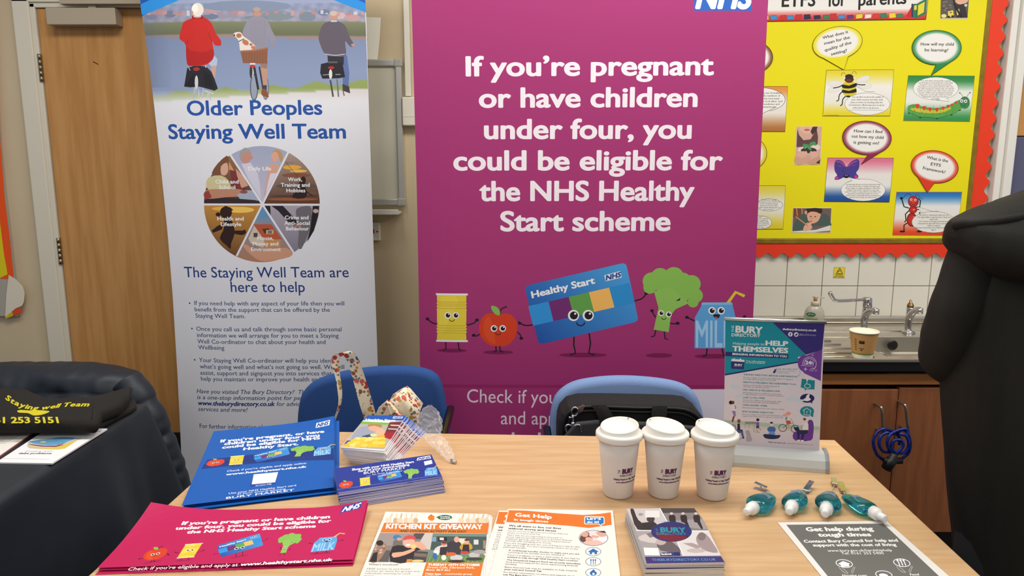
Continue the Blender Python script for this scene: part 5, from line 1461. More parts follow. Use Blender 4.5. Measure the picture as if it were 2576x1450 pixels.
# photo strip: kitchen at left, three cooks at right
s.poly([(212, 308), (716, 312), (645, 590), (100, 586)], (132, 124, 120)); s.poly([(716, 312), (1230, 316), (1190, 592), (645, 590)], (112, 132, 122))
s.poly([(212, 308), (540, 310), (490, 430), (160, 430)], (152, 140, 136)); s.poly([(540, 312), (640, 312), (600, 370), (520, 365)], (80, 76, 78)); s.poly([(640, 312), (716, 312), (690, 470), (560, 450)], (196, 186, 180))
s.poly([(205, 470), (310, 475), (290, 586), (170, 586)], (90, 86, 84)); s.poly([(520, 480), (670, 490), (645, 590), (500, 580)], (70, 66, 66)); s.poly([(530, 500), (660, 508), (650, 540), (520, 530)], (120, 104, 92))
s.poly([(190, 420), (240, 395), (280, 440), (260, 490), (190, 586), (110, 580), (150, 480)], (150, 118, 100), sp=2); s.ell(210, 405, 34, 26, (44, 36, 34)); s.poly([(150, 500), (190, 490), (180, 586), (110, 586)], (40, 38, 40))
for i in range(16): s.ell(R.uniform(165, 260), R.uniform(430, 510), 8, 7, R.choice([(210, 180, 160), (96, 70, 62), (180, 150, 130)]), n=8)
s.poly([(340, 380), (420, 370), (430, 430), (330, 450)], (110, 104, 96)); s.ell(375, 352, 40, 24, (62, 120, 170)); s.ell(395, 368, 24, 16, (196, 150, 130))
s.poly([(330, 440), (440, 430), (540, 440), (600, 470), (540, 490), (510, 586), (310, 584)], (42, 40, 42), sp=2); s.ell(488, 400, 58, 52, (222, 168, 146)); s.poly([(435, 380), (440, 350), (490, 330), (545, 345), (550, 378), (520, 368), (470, 372)], (200, 74, 76), sp=2); s.ell(482, 424, 26, 9, (240, 230, 226))
s.poly([(330, 500), (430, 490), (520, 460), (545, 475), (450, 520), (340, 545)], (216, 162, 138), sp=2); s.poly([(540, 400), (600, 395), (660, 460), (600, 468), (560, 430)], (214, 160, 136), sp=2); s.ell(530, 436, 34, 26, (220, 176, 110)); s.ell(530, 436, 26, 19, (232, 194, 132)); s.ell(570, 576, 60, 12, (214, 190, 120)); s.poly([(470, 560), (520, 560), (500, 590), (460, 590)], (226, 130, 50))
s.poly([(716, 340), (1228, 345), (1215, 480), (690, 470)], (66, 84, 80)); s.poly([(940, 360), (1030, 362), (1020, 420), (935, 420)], (212, 206, 180)); s.rect(765, 350, 850, 390, (30, 34, 36)); s.rect(780, 354, 820, 378, (206, 206, 196)); s.rect(1105, 374, 1150, 420, (200, 204, 200)); s.rect(1195, 380, 1218, 460, (150, 130, 110)); s.rect(705, 345, 748, 392, (120, 150, 170))
s.poly([(760, 440), (850, 420), (880, 470), (870, 530), (740, 530), (725, 480)], (206, 200, 196), sp=2); s.poly([(786, 445), (850, 440), (850, 530), (775, 530)], (52, 44, 48)); s.ell(820, 408, 26, 24, (196, 120, 100)); s.poly([(795, 400), (820, 384), (848, 400), (838, 412), (806, 410)], (90, 50, 44))
s.poly([(855, 405), (930, 388), (985, 410), (975, 520), (860, 520)], (56, 54, 62), sp=2); s.ell(942, 372, 25, 28, (212, 160, 140)); s.poly([(972, 440), (1010, 405), (1070, 405), (1095, 450), (1060, 475), (985, 470)], (190, 150, 50), sp=2); s.poly([(1005, 420), (1060, 420), (1065, 500), (990, 500)], (50, 40, 46)); s.ell(1040, 392, 23, 24, (214, 156, 140)); s.ell(1040, 376, 24, 10, (80, 52, 44))
s.poly([(690, 520), (1215, 520), (1195, 592), (650, 590)], (96, 130, 70))
for i in range(12): s.line([(700 + i * 42, 525), (670 + i * 42, 590)], 8, (128, 158, 92))
for x, y, w, h, c in ((940, 545, 62, 28, (190, 190, 190)), (1110, 520, 52, 26, (180, 180, 180)), (890, 512, 50, 18, (206, 96, 50)), (1020, 496, 40, 14, (200, 60, 50)), (735, 530, 20, 36, (50, 100, 170)), (820, 545, 24, 26, (226, 220, 206)), (1160, 490, 60, 20, (160, 150, 146)), (940, 580, 80, 14, (50, 50, 52)), (1110, 558, 80, 16, (60, 60, 62)), (750, 490, 30, 14, (222, 222, 220))): s.ell(x, y, w, h, c)
s.poly([(652, 592), (1196, 594), (1160, 760), (600, 760)], ORG)
for t, x0, y, x1, c, cc, bo in (('What\u2019s involved?', 103, 616, 386, 15, (70, 68, 66), .02), ('FREE access to pre-loved', 86, 657, 494, 14, (90, 88, 86), 0), ('kitchen kit items for groups and', 78, 679, 586, 14, (90, 88, 86), 0), ('individuals wanting to cook', 66, 701, 504, 14, (90, 88, 86), 0), ('more!', 58, 722, 148, 13, (90, 88, 86), 0),
                               ('TUESDAY 10TH OCTOBER', 666, 622, 1162, 20, WHITE, .07), ('Green Cafe, Clarence Park,', 660, 646, 1112, 16, WHITE, .02), ('Bury, BL9 6LL', 652, 669, 884, 15, WHITE, .03), ('11am-1pm', 644, 706, 790, 16, WHITE, .06), ('- community group', 806, 706, 1090, 14, WHITE, .02), ('bookings', 640, 726, 770, 14, WHITE, .02)):
    s.text(t, x0, y, x1, y + 3, cap=c, col=cc, bold=bo, up=(c * 0.35, -c), res=2)
s.frame()
kk1 = tag(s.build('flyer'), 'uppermost orange and white kitchen kit giveaway flyer', 'flyer', 'kitchen kit flyers')
pile(dict(q_=s, rows=rows, nx=8, name='flyer', col=(224, 222, 216), thick=0.0003, back=(224, 222, 216), edge=None, mat=INK), 3, 0.0014, 0.0015, 0.006, 'kitchen kit giveaway flyer underneath the uppermost one', 'kitchen kit flyers', (0.0028, -0.0006), top=kk1)

# --- orange headed leaflets
z = TZ + 0.0040
s = hsheet(z)
q4 = [(1280, 1281), (1541.5, 1285), (1560, 1450), (1230, 1450)]
uv, rows = extend(s, q4, A4L)
s.base_uv(rows, 8, (226, 223, 216), 0.0003)
s.frame(900, 1260, k)
s.poly([(1440, 92), (1600, 96), (1900, 122), (2150, 138), (2300, 128), (2412, 112), (2420, 232), (2200, 262), (2000, 240), (1700, 218), (1415, 206)], (214, 112, 38))
s.text('Get Help', 1500, 150, 1846, 174, cap=32, col=WHITE, bold=0.05, up=(3, -32), res=2); s.text('in tough times', 1490, 190, 1814, 210, cap=18, col=WHITE, bold=0.05, up=(2, -18), res=2)
s.rrect([(2160, 150), (2350, 154), (2352, 226), (2158, 226)], 14, WHITE); s.rrect([(2168, 158), (2344, 162), (2344, 222), (2166, 220)], 12, (26, 112, 176)); s.poly([(2290, 222), (2320, 246), (2330, 222)], WHITE); s.poly([(2298, 218), (2316, 236), (2326, 218)], (26, 112, 176))
s.text('LET\u2019S', 2186, 184, 2316, 184, cap=18, col=WHITE, bold=0.06, up=(0, -18), res=2); s.text('do it!', 2184, 214, 2296, 214, cap=18, col=WHITE, bold=0.06, up=(0, -18), res=2)
for t, x0, y, x1, bo in (('We all want to live our lives', 1440, 246, 1936, .05), ('without worry and stress', 1434, 272, 1890, .05), ('but the current tough times are putting additional', 1430, 294, 2002, 0), ('strains on local households.', 1424, 313, 1744, 0), ('That\u2019s why we are supporting local people to', 1420, 334, 1950, 0), ('access support and information to increase financial', 1414, 352, 2040, 0), ('resilience, get help with the cost of living pressures', 1410, 370, 2026, 0), ('and help with managing your money', 1406, 388, 1842, 0),
                       ('If you are struggling with the cost of living you may be able', 1396, 410, 2116, 0), ('to get extra help. You don\u2019t necessarily need to be on any', 1392, 430, 2100, 0), ('particular benefits.', 1388, 449, 1606, 0), ('A confidential benefits checker to make sure you are', 1438, 480, 2110, .02), ('receiving all the benefits you are entitled to', 1434, 499, 1972, 0), ('If you\u2019re pregnant or have a child under 4, you may be', 1428, 524, 2114, 0), ('entitled to help through NHS Healthy Start vouchers', 1424, 545, 2096, .02),
                       ('The Household Support Fund can provide immediate', 1420, 572, 2122, .02), ('food and fuel support for those experiencing financial', 1412, 592, 2096, 0), ('hardship', 1406, 612, 1516, 0), ('Extra financial help may be available to help towards', 1400, 640, 2090, 0), ('your rent and Council Tax', 1396, 662, 1752, .03), ('For further information on advice and support check', 1390, 690, 2070, 0), ('out The Bury Directory', 1384, 712, 1700, .03)):
    s.text(t, x0, y, x1, y + (x1 - x0) * 0.055, cap=12 if y > 285 else 15, col=(66, 64, 64) if not bo else (44, 42, 42), bold=bo, up=(2, -(12 if y > 285 else 15)), res=1)
for x, y in ((1414, 468), (1405, 514), (1395, 560), (1378, 628), (1366, 678)): s.ell(x, y, 3, 2, (60, 60, 60), n=6)
s.ell(2246, 357, 140, 76, (30, 74, 140)); s.ell(2246, 357, 135, 72, (214, 206, 202)); s.poly([(2130, 330), (2170, 296), (2205, 310), (2200, 360), (2150, 400), (2115, 370)], (96, 66, 60), sp=2); s.ell(2165, 322, 34, 26, (204, 156, 140)); s.poly([(2270, 300), (2330, 288), (2370, 330), (2330, 350), (2290, 330)], (206, 158, 142), sp=2); s.poly([(2290, 296), (2350, 288), (2370, 310), (2330, 306)], (60, 44, 42)); s.ell(2205, 368, 36, 26, (214, 164, 148)); s.poly([(2170, 350), (2205, 336), (2240, 356), (2205, 350)], (110, 74, 60)); s.poly([(2150, 400), (2260, 380), (2340, 396), (2300, 424), (2200, 424)], (226, 176, 166), sp=2); s.poly([(2230, 330), (2300, 340), (2290, 360), (2225, 350)], (206, 160, 146)); s.poly([(2270, 360), (2370, 340), (2376, 380), (2330, 400)], (232, 226, 224))
for i, y in enumerate((487, 583, 687)):
    s.ell(2244, y, 75, 42, (26, 74, 140)); s.ell(2244, y, 70, 38, (226, 223, 216)); B_ = (30, 100, 168)
    if i == 0: s.poly([(2190, 490), (2244, 458), (2300, 490), (2280, 490), (2280, 512), (2210, 512), (2210, 490)], B_); s.rect(2232, 495, 2256, 512, (226, 223, 216))
    if i == 1:
        for x in (2222, 2244, 2264): s.line([(x, 570), (x, 612)], 6, B_); s.ell(x, 568, 7, 10, B_, n=10)
    if i == 2: s.poly([(2210, 690), (2225, 674), (2250, 656), (2262, 676), (2280, 690), (2262, 714), (2225, 714)], B_, sp=2); s.ell(2246, 700, 12, 11, (226, 223, 216))
s.frame()
gh1 = tag(s.build('leaflet'), 'uppermost Get Help leaflet with orange wavy heading', 'leaflet', 'orange headed leaflets')
spread(gh1, 1, 0.0014, 0.0, 0.0, 'orange headed Get Help leaflet sticking out at the left underneath', 'orange headed leaflets', (-0.020, -0.004))
spread(gh1, 1, 0.0026, 0.0, 0.014, 'orange headed Get Help leaflet at the bottom of its pile', 'orange headed leaflets', (-0.003, 0.002))

# --- directory booklets
z = TZ + 0.026
s = hsheet(z)
q4 = [(1575, 1280), (1746, 1279), (1823, 1416), (1623, 1419)]
TH = 0.0027
s.base(edges(q4, 6), 4, (150, 146, 148), TH, (206, 204, 210), (214, 210, 204))
k = 2.927
s.frame(1560, 1200, k)
G = lambda v, t=0: (v + t, v - 2, v)
s.poly([(45, 236), (292, 232), (345, 330), (340, 398), (118, 392)], (190, 184, 184)); s.poly([(292, 232), (545, 232), (608, 310), (648, 396), (500, 398), (340, 330)], (128, 120, 122)); s.poly([(118, 400), (350, 400), (420, 480), (460, 584), (182, 580)], (158, 152, 152)); s.poly([(420, 404), (655, 404), (742, 580), (466, 584), (420, 480)], (206, 202, 202))
s.poly([(75, 240), (100, 240), (118, 290), (160, 340), (250, 330), (260, 390), (130, 390), (90, 300)], (54, 46, 48), sp=2); s.ell(225, 312, 30, 24, (64, 54, 54)); s.poly([(170, 345), (260, 340), (310, 390), (150, 392)], (48, 42, 44)); s.rect(185, 250, 290, 300, (216, 212, 210)); s.ell(152, 278, 18, 10, (150, 140, 140))
s.poly([(292, 232), (545, 232), (570, 265), (310, 268)], (70, 64, 66)); s.poly([(310, 330), (608, 310), (640, 390), (400, 360)], (150, 144, 146))
for x in (380, 465, 560): s.poly([(x - 22, 290), (x, 278), (x + 26, 290), (x + 30, 330), (x + 50, 380), (x + 36, 384), (x + 8, 340), (x - 10, 336), (x - 16, 326)], (44, 38, 40), sp=2); s.ell(x - 2, 272, 13, 10, (196, 176, 172))
s.poly([(140, 440), (220, 420), (300, 470), (250, 490), (150, 470)], (196, 186, 184), sp=2); s.poly([(270, 480), (350, 465), (430, 520), (440, 560), (300, 545)], (96, 88, 92), sp=2); s.ell(300, 480, 38, 24, (180, 164, 160)); s.poly([(190, 420), (240, 408), (260, 440), (220, 450)], (120, 112, 112))
s.poly([(570, 430), (630, 420), (690, 500), (720, 560), (640, 550), (590, 520), (560, 470)], (150, 136, 138), sp=2); s.ell(600, 440, 30, 30, (120, 104, 104)); s.poly([(460, 490), (530, 488), (620, 520), (560, 530)], (160, 144, 142)); s.ell(560, 545, 70, 16, (182, 170, 168))
s.line([(292, 232), (345, 330)], 6, WHITE); s.line([(118, 396), (340, 398)], 6, WHITE); s.line([(420, 480), (466, 584)], 6, WHITE); s.line([(520, 400), (652, 400)], 6, WHITE)
s.rings(378, 406, 150, 74, [(0, (70, 34, 66)), (0.5, (52, 40, 90)), (0.96, (30, 44, 110)), (1, (20, 70, 100))])
s.ell(378, 406, 0.1, 0.1, (50, 40, 90)); s.poly([(245, 400), (300, 420), (500, 440), (515, 420), (470, 465), (378, 478), (290, 458)], (110, 30, 48))
TQ_ = (36, 132, 158)
s.text('BURY', 300, 408, 482, 410, cap=34, col=TQ_, bold=0.09, up=(-3, -34), res=2); s.text('DIRECTORY', 270, 428, 488, 430, cap=16, col=TQ_, bold=0.02, up=(-2, -16), res=2); s.text('THE', 284, 408, 274, 382, cap=14, col=TQ_, up=(-16, 0), res=2)
s.poly([(172, 522), (280, 526), (292, 580), (182, 578)], (226, 224, 224)); s.poly([(300, 560), (440, 556), (446, 584), (296, 584)], (28, 44, 100)); s.text('facebook', 304, 576, 380, 575, cap=12, col=WHITE, bold=0.07, up=(-1, -12), res=2); s.line([(388, 560), (392, 580)], 2, (90, 110, 170))
s.poly([(182, 590), (742, 586), (770, 630), (195, 640)], (58, 46, 110)); s.text('THEBURYDIRECTORY.CO.UK', 236, 621, 708, 618, cap=17, col=(70, 150, 190), bold=0.02, up=(-3, -17), res=2)
s.frame()
dr1 = tag(s.build('booklet', GLOSS), 'uppermost grey photo booklet reading The Bury Directory', 'booklet', 'directory booklets')
spread(dr1, 8, TH + 0.0001, 0.0018, 0.012, 'directory booklet in the pile under the uppermost grey one', 'directory booklets', (0.0, -0.0006))

# --- grey poster at the right
z = TZ + 0.0012
s = hsheet(z)
q4 = [(1956, 1315), (2229.6, 1311), (2387, 1450), (2066, 1450)]
uv, rows = extend(s, q4, A4L)
s.base_uv(rows, 6, (224, 222, 218), 0.0004)
GR = (104, 104, 100)
s.poly([(1978, 1321), (2222, 1318), (2362, 1450), (2082, 1450)], GR)
e, f = [s.q(*p) for p in ((2362, 1450), (2082, 1450))]
s.L += 1; d1, d2 = (uv[2] - uv[1]).normalized(), (uv[3] - uv[0]).normalized()
s.raw([f, e, e + d1 * 0.085, f + d2 * 0.085], [(0, 3, 2, 1)], lin(GR))
s.frame(1560, 1200, k)
for t, x0, y, x1, y1, c, bo in (('Get help during', 1376, 402, 1866, 396, 28, .06), ('tough times', 1464, 441, 1850, 438, 26, .06), ('Contact Bury Council for help and', 1358, 486, 2048, 478, 20, .05), ('support with the cost of living', 1424, 514, 2036, 510, 20, .05), ('www.bury.gov.uk/hardshiphelp', 1530, 553, 2004, 549, 17, .01), ('Tel: 0161 253 5400', 1632, 573, 1944, 571, 17, .01), ('Housing costs', 1640, 735, 1820, 735, 15, .03), ('Food', 2138, 728, 2202, 727, 15, .03)):
    s.text(t, x0, y, x1, y1, cap=c, col=(236, 236, 234), bold=bo, up=(-c * 0.45, -c), res=2)
for x, y in ((1650, 640), (2074, 634), (1942, 722)):
    s.ell(x, y, 64, 30, WHITE, 0.15); s.ell(x, y, 58, 25.5, GR, 0.15)
s.poly([(1604, 642), (1640, 622), (1692, 640), (1684, 646), (1690, 662), (1630, 664), (1622, 648)], WHITE)
for x in (2050, 2072, 2094): s.line([(x - 8, 614), (x + 10, 655)], 7, WHITE); s.ell(x - 8, 616, 8, 8, WHITE, n=8)
s.ell(1940, 728, 34, 14, WHITE, 0.15)
for x, y in ((1650, 640), (2074, 634)):
    for dx in (-1, 1): s.line([(x + 20 + dx * 60, y + 26), (x + 30 + dx * 36, y + 62), (x + 44 + dx * 16, y + 74)], 2.5, (210, 210, 208), sp=3); s.line([(x + 24 + dx * 48, y + 22), (x + 32 + dx * 24, y + 52), (x + 40 + dx * 12, y + 68)], 2.5, (210, 210, 208), sp=3)
s.frame()
tag(s.build('poster'), 'grey poster with white border at the front right corner of the table', 'poster')

# --- healthy start booklets, fanned
z = TZ + 0.0425
s = hsheet(z)
q4 = [(924, 1045.5), (1022, 1046.5), (966, 1135), (857, 1126)]
TB = 0.0030
s.base(edges(q4, 4), 3, (230, 228, 226), TB, (224, 224, 230), (222, 222, 232))
k = 4.394
s.frame(700, 870, k)
s.poly([(985, 771), (1415, 775), (1378, 830), (940, 826)], (24, 82, 172)); s.poly([(925, 838), (1236, 854), (1230, 876), (905, 866)], (122, 176, 60))
s.poly([(1236, 838), (1375, 830), (1170, 1150), (700, 1118), (905, 866), (1230, 876)], (176, 170, 160))
s.poly([(1230, 850), (1370, 840), (1250, 1030), (1170, 990)], (110, 44, 50)); s.poly([(1180, 960), (1290, 960), (1240, 1040), (1160, 1010)], (160, 30, 44)); s.line([(1240, 880), (1340, 885)], 14, (200, 190, 180)); s.line([(1215, 920), (1320, 926)], 14, (190, 180, 176))
s.poly([(870, 930), (960, 890), (1050, 930), (1060, 1000), (1100, 1030), (960, 1035), (930, 1080), (800, 1050)], (150, 158, 176), sp=2); s.poly([(760, 1050), (930, 1050), (900, 1090), (720, 1100)], (60, 70, 120)); s.poly([(930, 1000), (1010, 980), (1090, 1010), (1030, 1060), (920, 1080)], (60, 66, 110))
s.ell(1055, 905, 60, 40, (214, 166, 142)); s.poly([(990, 900), (1000, 870), (1080, 868), (1150, 880), (1130, 905), (1060, 885)], (170, 126, 84), sp=2); s.ell(1130, 955, 52, 38, (220, 172, 146)); s.ell(1055, 990, 40, 16, (200, 222, 150)); s.ell(1140, 1002, 40, 18, (232, 176, 50)); s.poly([(960, 1020), (1080, 1000), (1120, 1020), (980, 1040)], (216, 166, 140))
for y in (1034, 1056, 1078, 1100):
    xa_, xb_ = 940 - (y - 826) * 0.85 + 56 + (1100 - y) * 0.9, 1378 - (y - 830) * 0.65 - 56 - (1100 - y) * 0.7
    m_ = int((xb_ - xa_) / 62)
    for i in range(m_ + 1): s.ell(xa_ + (xb_ - xa_) * i / m_, y + R.uniform(-4, 4) + (12 if y == 1100 else 0) * i / m_, 42, 20, R.choice([(236, 190, 60), (242, 204, 84), (230, 180, 50), (246, 214, 110)]), -0.1)
s.text('Healthy Start', 965, 828, 1290, 838, cap=20, col=WHITE, bold=0.08, up=(6, -20), res=2)
logo(s, [(1276, 782), (1380, 784), (1368, 806), (1262, 806)], WHITE, (24, 70, 150))
s.frame()
hb = tag(s.build('booklet', GLOSS), 'uppermost Healthy Start booklet with lemons on its cover', 'booklet', 'Healthy Start booklets')
spread(hb, 13, TB + 0.0001, 0.0025, 0.02, 'Healthy Start booklet fanned out in the pile under the uppermost one', 'Healthy Start booklets', (0.0032, 0.0), -0.012)

# --- long market leaflets
z = TZ + 0.0325
s = hsheet(z)
q4 = [(840, 1179.5), (1085, 1144), (1112, 1199.5), (851, 1240)]
TM = 0.00135
MB_ = (34, 54, 142)
s.base(edges(q4, 4), 6, MB_, TM, (206, 208, 232), (198, 200, 230))
k = 3.481
def pt(x, y): return (440 + x / k, 1020 + y / k)
SHM = (24, 40, 110)
motif(s, 'apple', pt(1440, 745), pt(1560, 725), pt(1436, 668), SHM)
motif(s, 'tin', pt(1622, 722), pt(1716, 708), pt(1616, 642), SHM)
motif(s, 'card', pt(1772, 690), pt(1992, 662), pt(1766, 592), SHM)
motif(s, 'broccoli', pt(2020, 660), pt(2150, 640), pt(2000, 566), SHM)
motif(s, 'milk', pt(2190, 632), pt(2300, 620), pt(2184, 538), SHM)
s.frame(440, 1020, k)
for t, x0, y0, x1, y1, c, bo in (('Shop with your NHS Healthy Start', 1552, 574, 2094, 504, 17, .06), ('card at your award-winning', 1606, 586, 2054, 528, 16, .06), ('BURY MARKET', 1655, 606, 2022, 556, 20, .02), ('Eat, Drink & Shop Local', 1730, 614, 1990, 580, 11, 0)):
    s.text(t, x0, y0, x1, y1, cap=c, col=(232, 234, 244), bold=bo, up=(-c * 0.1, -c), res=2)
s.line([(1675, 622), (1716, 616)], 2, (200, 204, 230)); s.line([(2000, 580), (2024, 574)], 2, (200, 204, 230))
s.poly([(2180, 494), (2248, 480), (2256, 512), (2188, 528)], (224, 226, 236))
logo(s, [(2124, 462), (2236, 440), (2242, 466), (2116, 486)], WHITE, (30, 60, 146))
s.line([(1420, 742), (2330, 612)], 2, (150, 160, 214))
s.frame()
ml = tag(s.build('leaflet', GLOSS), 'uppermost long blue Bury Market leaflet of its pile', 'leaflet', 'long blue market leaflets')
pile(dict(q_=s, rows=[(s.q(*a), s.q(*c)) for a, c in edges(q4, 4)], nx=6, name='leaflet', col=MB_, thick=TM - 0.0001, back=(206, 208, 232), edge=(212, 212, 236), mat=GLOSS), 22, TM + 0.00004, 0.0016, 0.014, 'long blue market leaflet in the pile under the uppermost one', 'long blue market leaflets', (0.0003, -0.0004), top=ml)

# ------------------------------------------------------------------ on the side table
s = hsheet(TZ + 0.004)
q4 = [(128, 1073.5), (270, 1079), (131, 1166), (-10, 1164)]
s.base(edges(q4, 2), 2, (234, 234, 236), 0.0035)
k = 4.531
s.frame(0, 880, k)
s.poly([(345, 1045), (560, 1010), (700, 998), (870, 1005), (930, 1020), (800, 1060), (720, 1130), (600, 1140), (330, 1125), (318, 1070)], (196, 190, 196), sp=2); s.poly([(330, 1100), (560, 1120), (680, 1100), (900, 1022), (740, 1130), (600, 1138), (340, 1120)], (214, 190, 80))
s.poly([(325, 1075), (500, 1095), (640, 1095), (760, 1060), (640, 1110), (480, 1108)], (180, 70, 74)); s.poly([(325, 1050), (560, 1020), (690, 1000), (860, 1008), (770, 1050), (660, 1088), (470, 1085)], (96, 154, 196), sp=2); s.ell(490, 1052, 34, 10, (206, 186, 90)); s.line([(330, 1080), (480, 1104), (640, 1104), (720, 1085)], 5, (50, 44, 60), sp=2)
s.text('Finding help with debt', 545, 912, 905, 928, cap=13, col=(80, 76, 110), bold=0.02, up=(14, -13), res=1); s.text('Dealing with', 290, 1168, 590, 1166, cap=17, col=(150, 150, 156), up=(16, -17), res=2); s.text('debt problems', 210, 1192, 582, 1192, cap=17, col=(60, 60, 100), bold=0.05, up=(16, -17), res=2); s.line([(20, 1240), (560, 1252)], 4, (180, 180, 186))
s.poly([(1000, 915), (1060, 908), (1080, 925), (1030, 935)], (190, 70, 84)); s.line([(1040, 940), (1150, 932)], 6, (150, 140, 190))
s.frame()
tag(s.build('booklet'), 'white debt problems booklet on the dark cloth', 'booklet')
s = hsheet(TZ + 0.004)
q4 = [(-60, 1080), (103, 1074.5), (-5, 1150), (-190, 1150)]
s.base(edges(q4, 2), 2, (232, 228, 222), 0.0035, None, (200, 120, 110))
s.frame(0, 880, k)
for i in range(9): s.line([(-100 - i * 22, 944 + i * 16), (310 - i * 30, 938 + i * 16)], 6, (176, 172, 164))
s.frame()
tag(s.build('booklet'), 'cream page of text cropped by the left edge beside the debt booklet', 'booklet')
# folded tote bag
blk = M('black_cotton', (24, 20, 17), 0.9, bump=0.4, bscale=240, var=0.2, vscale=30)
ft = empty('folded_tote_bag', at_z(120, 1050, TZ), 'folded black cotton bag with yellow lettering on the dark cloth', 'bag')
def px5(l, z): return [at_z(a / k, 880 + c / k, z) for a, c in l]
b = MB()
b.prism(px5([(-700, 430), (0, 420), (300, 432), (560, 545), (1060, 522), (1330, 450), (1500, 392), (1450, 520), (1380, 610), (1170, 690), (1120, 790), (1090, 815), (700, 815), (0, 820), (-700, 830)], TZ + 0.052), (0, 0, -0.036), 0.015, seg=5, smooth=True)
b.build('upper_fold', blk, ft)
b = MB(); b.prism(px5([(-700, 560), (900, 560), (1540, 560), (1556, 640), (1400, 720), (1160, 850), (700, 872), (-700, 880)], TZ + 0.016), (0, 0, -0.0155), 0.0065, seg=4, smooth=True); b.build('lower_fold', blk, ft)
s = hsheet(TZ + 0.0526)
s.frame(0, 880, k)
YL = (206, 194, 40)
P = [(55, 560), (130, 610), (230, 655), (330, 680), (440, 690), (560, 676), (680, 660), (800, 648), (1010, 648)]
curve = spline([(a, c, 0) for a, c in P], 8)
txt = 'Staying well Team'
ds = [0]
for a, c in zip(curve, curve[1:]): ds.append(ds[-1] + (c - a).length)
def along(t):
    d = t * ds[-1]
    for i in range(len(ds) - 1):
        if ds[i + 1] >= d: return curve[i] + (curve[i + 1] - curve[i]) * ((d - ds[i]) / max(1e-6, ds[i + 1] - ds[i]))
    return curve[-1]
gw_ = lambda ch: max(p[0] for p in glyphs(ch, 2)[0]) - min(p[0] for p in glyphs(ch, 2)[0])
wd = [0.34 if ch == ' ' else gw_(ch) / CAPH + 0.17 for ch in txt]
tot, acc = sum(wd), 0
for ch, w in zip(txt, wd):
    if ch != ' ':
        a, c = along((acc + 0.085) / tot), along((acc + w - 0.085) / tot)
        s.text(ch, a.x, a.y, c.x, c.y, cap=50, col=YL, bold=0.05, up=(32, -46), res=2)
    acc += w
s.poly([(195, 700), (240, 688), (330, 695), (420, 690), (560, 702), (540, 722), (470, 745), (380, 752), (320, 725), (220, 720)], YL, sp=2)
s.text('0161 253 5151', -215, 838, 668, 836, cap=70, col=YL, bold=0.05, up=(4, -66), res=2)
s.frame()
s.build('lettering', None, ft)

# ------------------------------------------------------------------ table-top banner
A, B_ = at_z(1836, 1174, TZ), at_z(2085, 1193, TZ)
U = (B_ - A).normalized(); Nn = U.cross(Vector((0, 0, 1)))
mid = (A + B_) / 2
mbr = empty('tabletop_banner', mid - Nn * 0.03, 'small teal and purple table-top banner standing behind the white cups', 'banner')
O = A - Nn * 0.032
s = Sheet(O, U, (0, 0, 1))
k = 3.537
s.frame(1800, 790, k)
TL, TR, BR, BL = (88, 50), (972, 84), (920, 1275), (72, 1215)
s.base([(tuple(TL[j] + (BL[j] - TL[j]) * i / 10 for j in (0, 1)), tuple(TR[j] + (BR[j] - TR[j]) * i / 10 for j in (0, 1))) for i in range(11)], 8, (226, 220, 230), 0.0006)
s.grad([(78, 940), (925, 1000), (920, 1275), (72, 1215)], 1, 8, lambda u, v: mix((222, 216, 224), (206, 196, 208), v))
s.poly([(78, 945), (300, 960), (620, 985), (925, 1005), (924, 1035), (500, 1010), (76, 975)], (176, 202, 190)); s.poly([(76, 975), (500, 1010), (924, 1035), (923, 1060), (500, 1030), (76, 1000)], (214, 206, 196))
s.poly([(88, 50), (972, 84), (945, 320), (733, 385), (735, 432), (82, 545)], (22, 148, 168)); s.poly([(82, 536), (735, 424), (735, 436), (82, 550)], (40, 44, 110))
s.poly([(498, 66), (972, 84), (950, 320), (806, 365)], (56, 46, 124)); s.poly([(950, 316), (733, 400), (738, 470), (790, 530), (936, 598)], (118, 68, 160), sp=0); s.ell(790, 440, 58, 74, (118, 68, 160))
s.poly([(88, 338), (650, 362), (648, 398), (86, 376)], (48, 44, 116))
s.text('BURY', 180, 164, 412, 176, cap=56, col=WHITE, bold=0.09, res=3); s.text('DIRECTORY', 143, 200, 398, 208, cap=26, col=WHITE, bold=0.03, res=2); s.text('THE', 166, 164, 164, 104, cap=20, col=WHITE, up=(-22, -1), res=2)
s.text('theburydirectory.co.uk', 597, 144, 896, 156, cap=18, col=WHITE, bold=0.05, res=2); s.text('@BuryDirectory', 744, 192, 894, 196, cap=15, col=(190, 186, 220), res=2)
s.ell(666, 182, 20, 20, WHITE); s.ell(718, 184, 20, 20, WHITE); s.text('f', 660, 194, 672, 194, cap=22, col=(56, 46, 124), bold=0.06, res=2); s.poly([(706, 176), (716, 182), (724, 174), (732, 178), (728, 190), (714, 197), (704, 193), (712, 190)], (56, 46, 124))
s.text('Helping people to', 155, 274, 434, 282, cap=24, col=(220, 240, 244), res=2); s.text('HELP', 448, 280, 642, 286, cap=40, col=WHITE, bold=0.09, res=2); s.text('THEMSELVES', 152, 330, 642, 348, cap=42, col=WHITE, bold=0.09, res=2); s.text('BRINGING INFORMATION TO YOU', 150, 366, 634, 388, cap=17, col=WHITE, bold=0.06, res=2)
s.poly([(140, 424), (256, 432), (252, 494), (138, 488)], (50, 48, 120)); s.poly([(142, 402), (160, 404), (160, 396), (172, 396), (172, 404), (216, 406), (216, 398), (228, 398), (228, 408), (258, 410), (256, 428), (140, 420)], WHITE); s.text('BURY', 170, 460, 238, 464, cap=16, col=WHITE, bold=0.07, res=2); s.text('DIRECTORY', 162, 470, 236, 474, cap=7, col=(200, 200, 226), res=1)
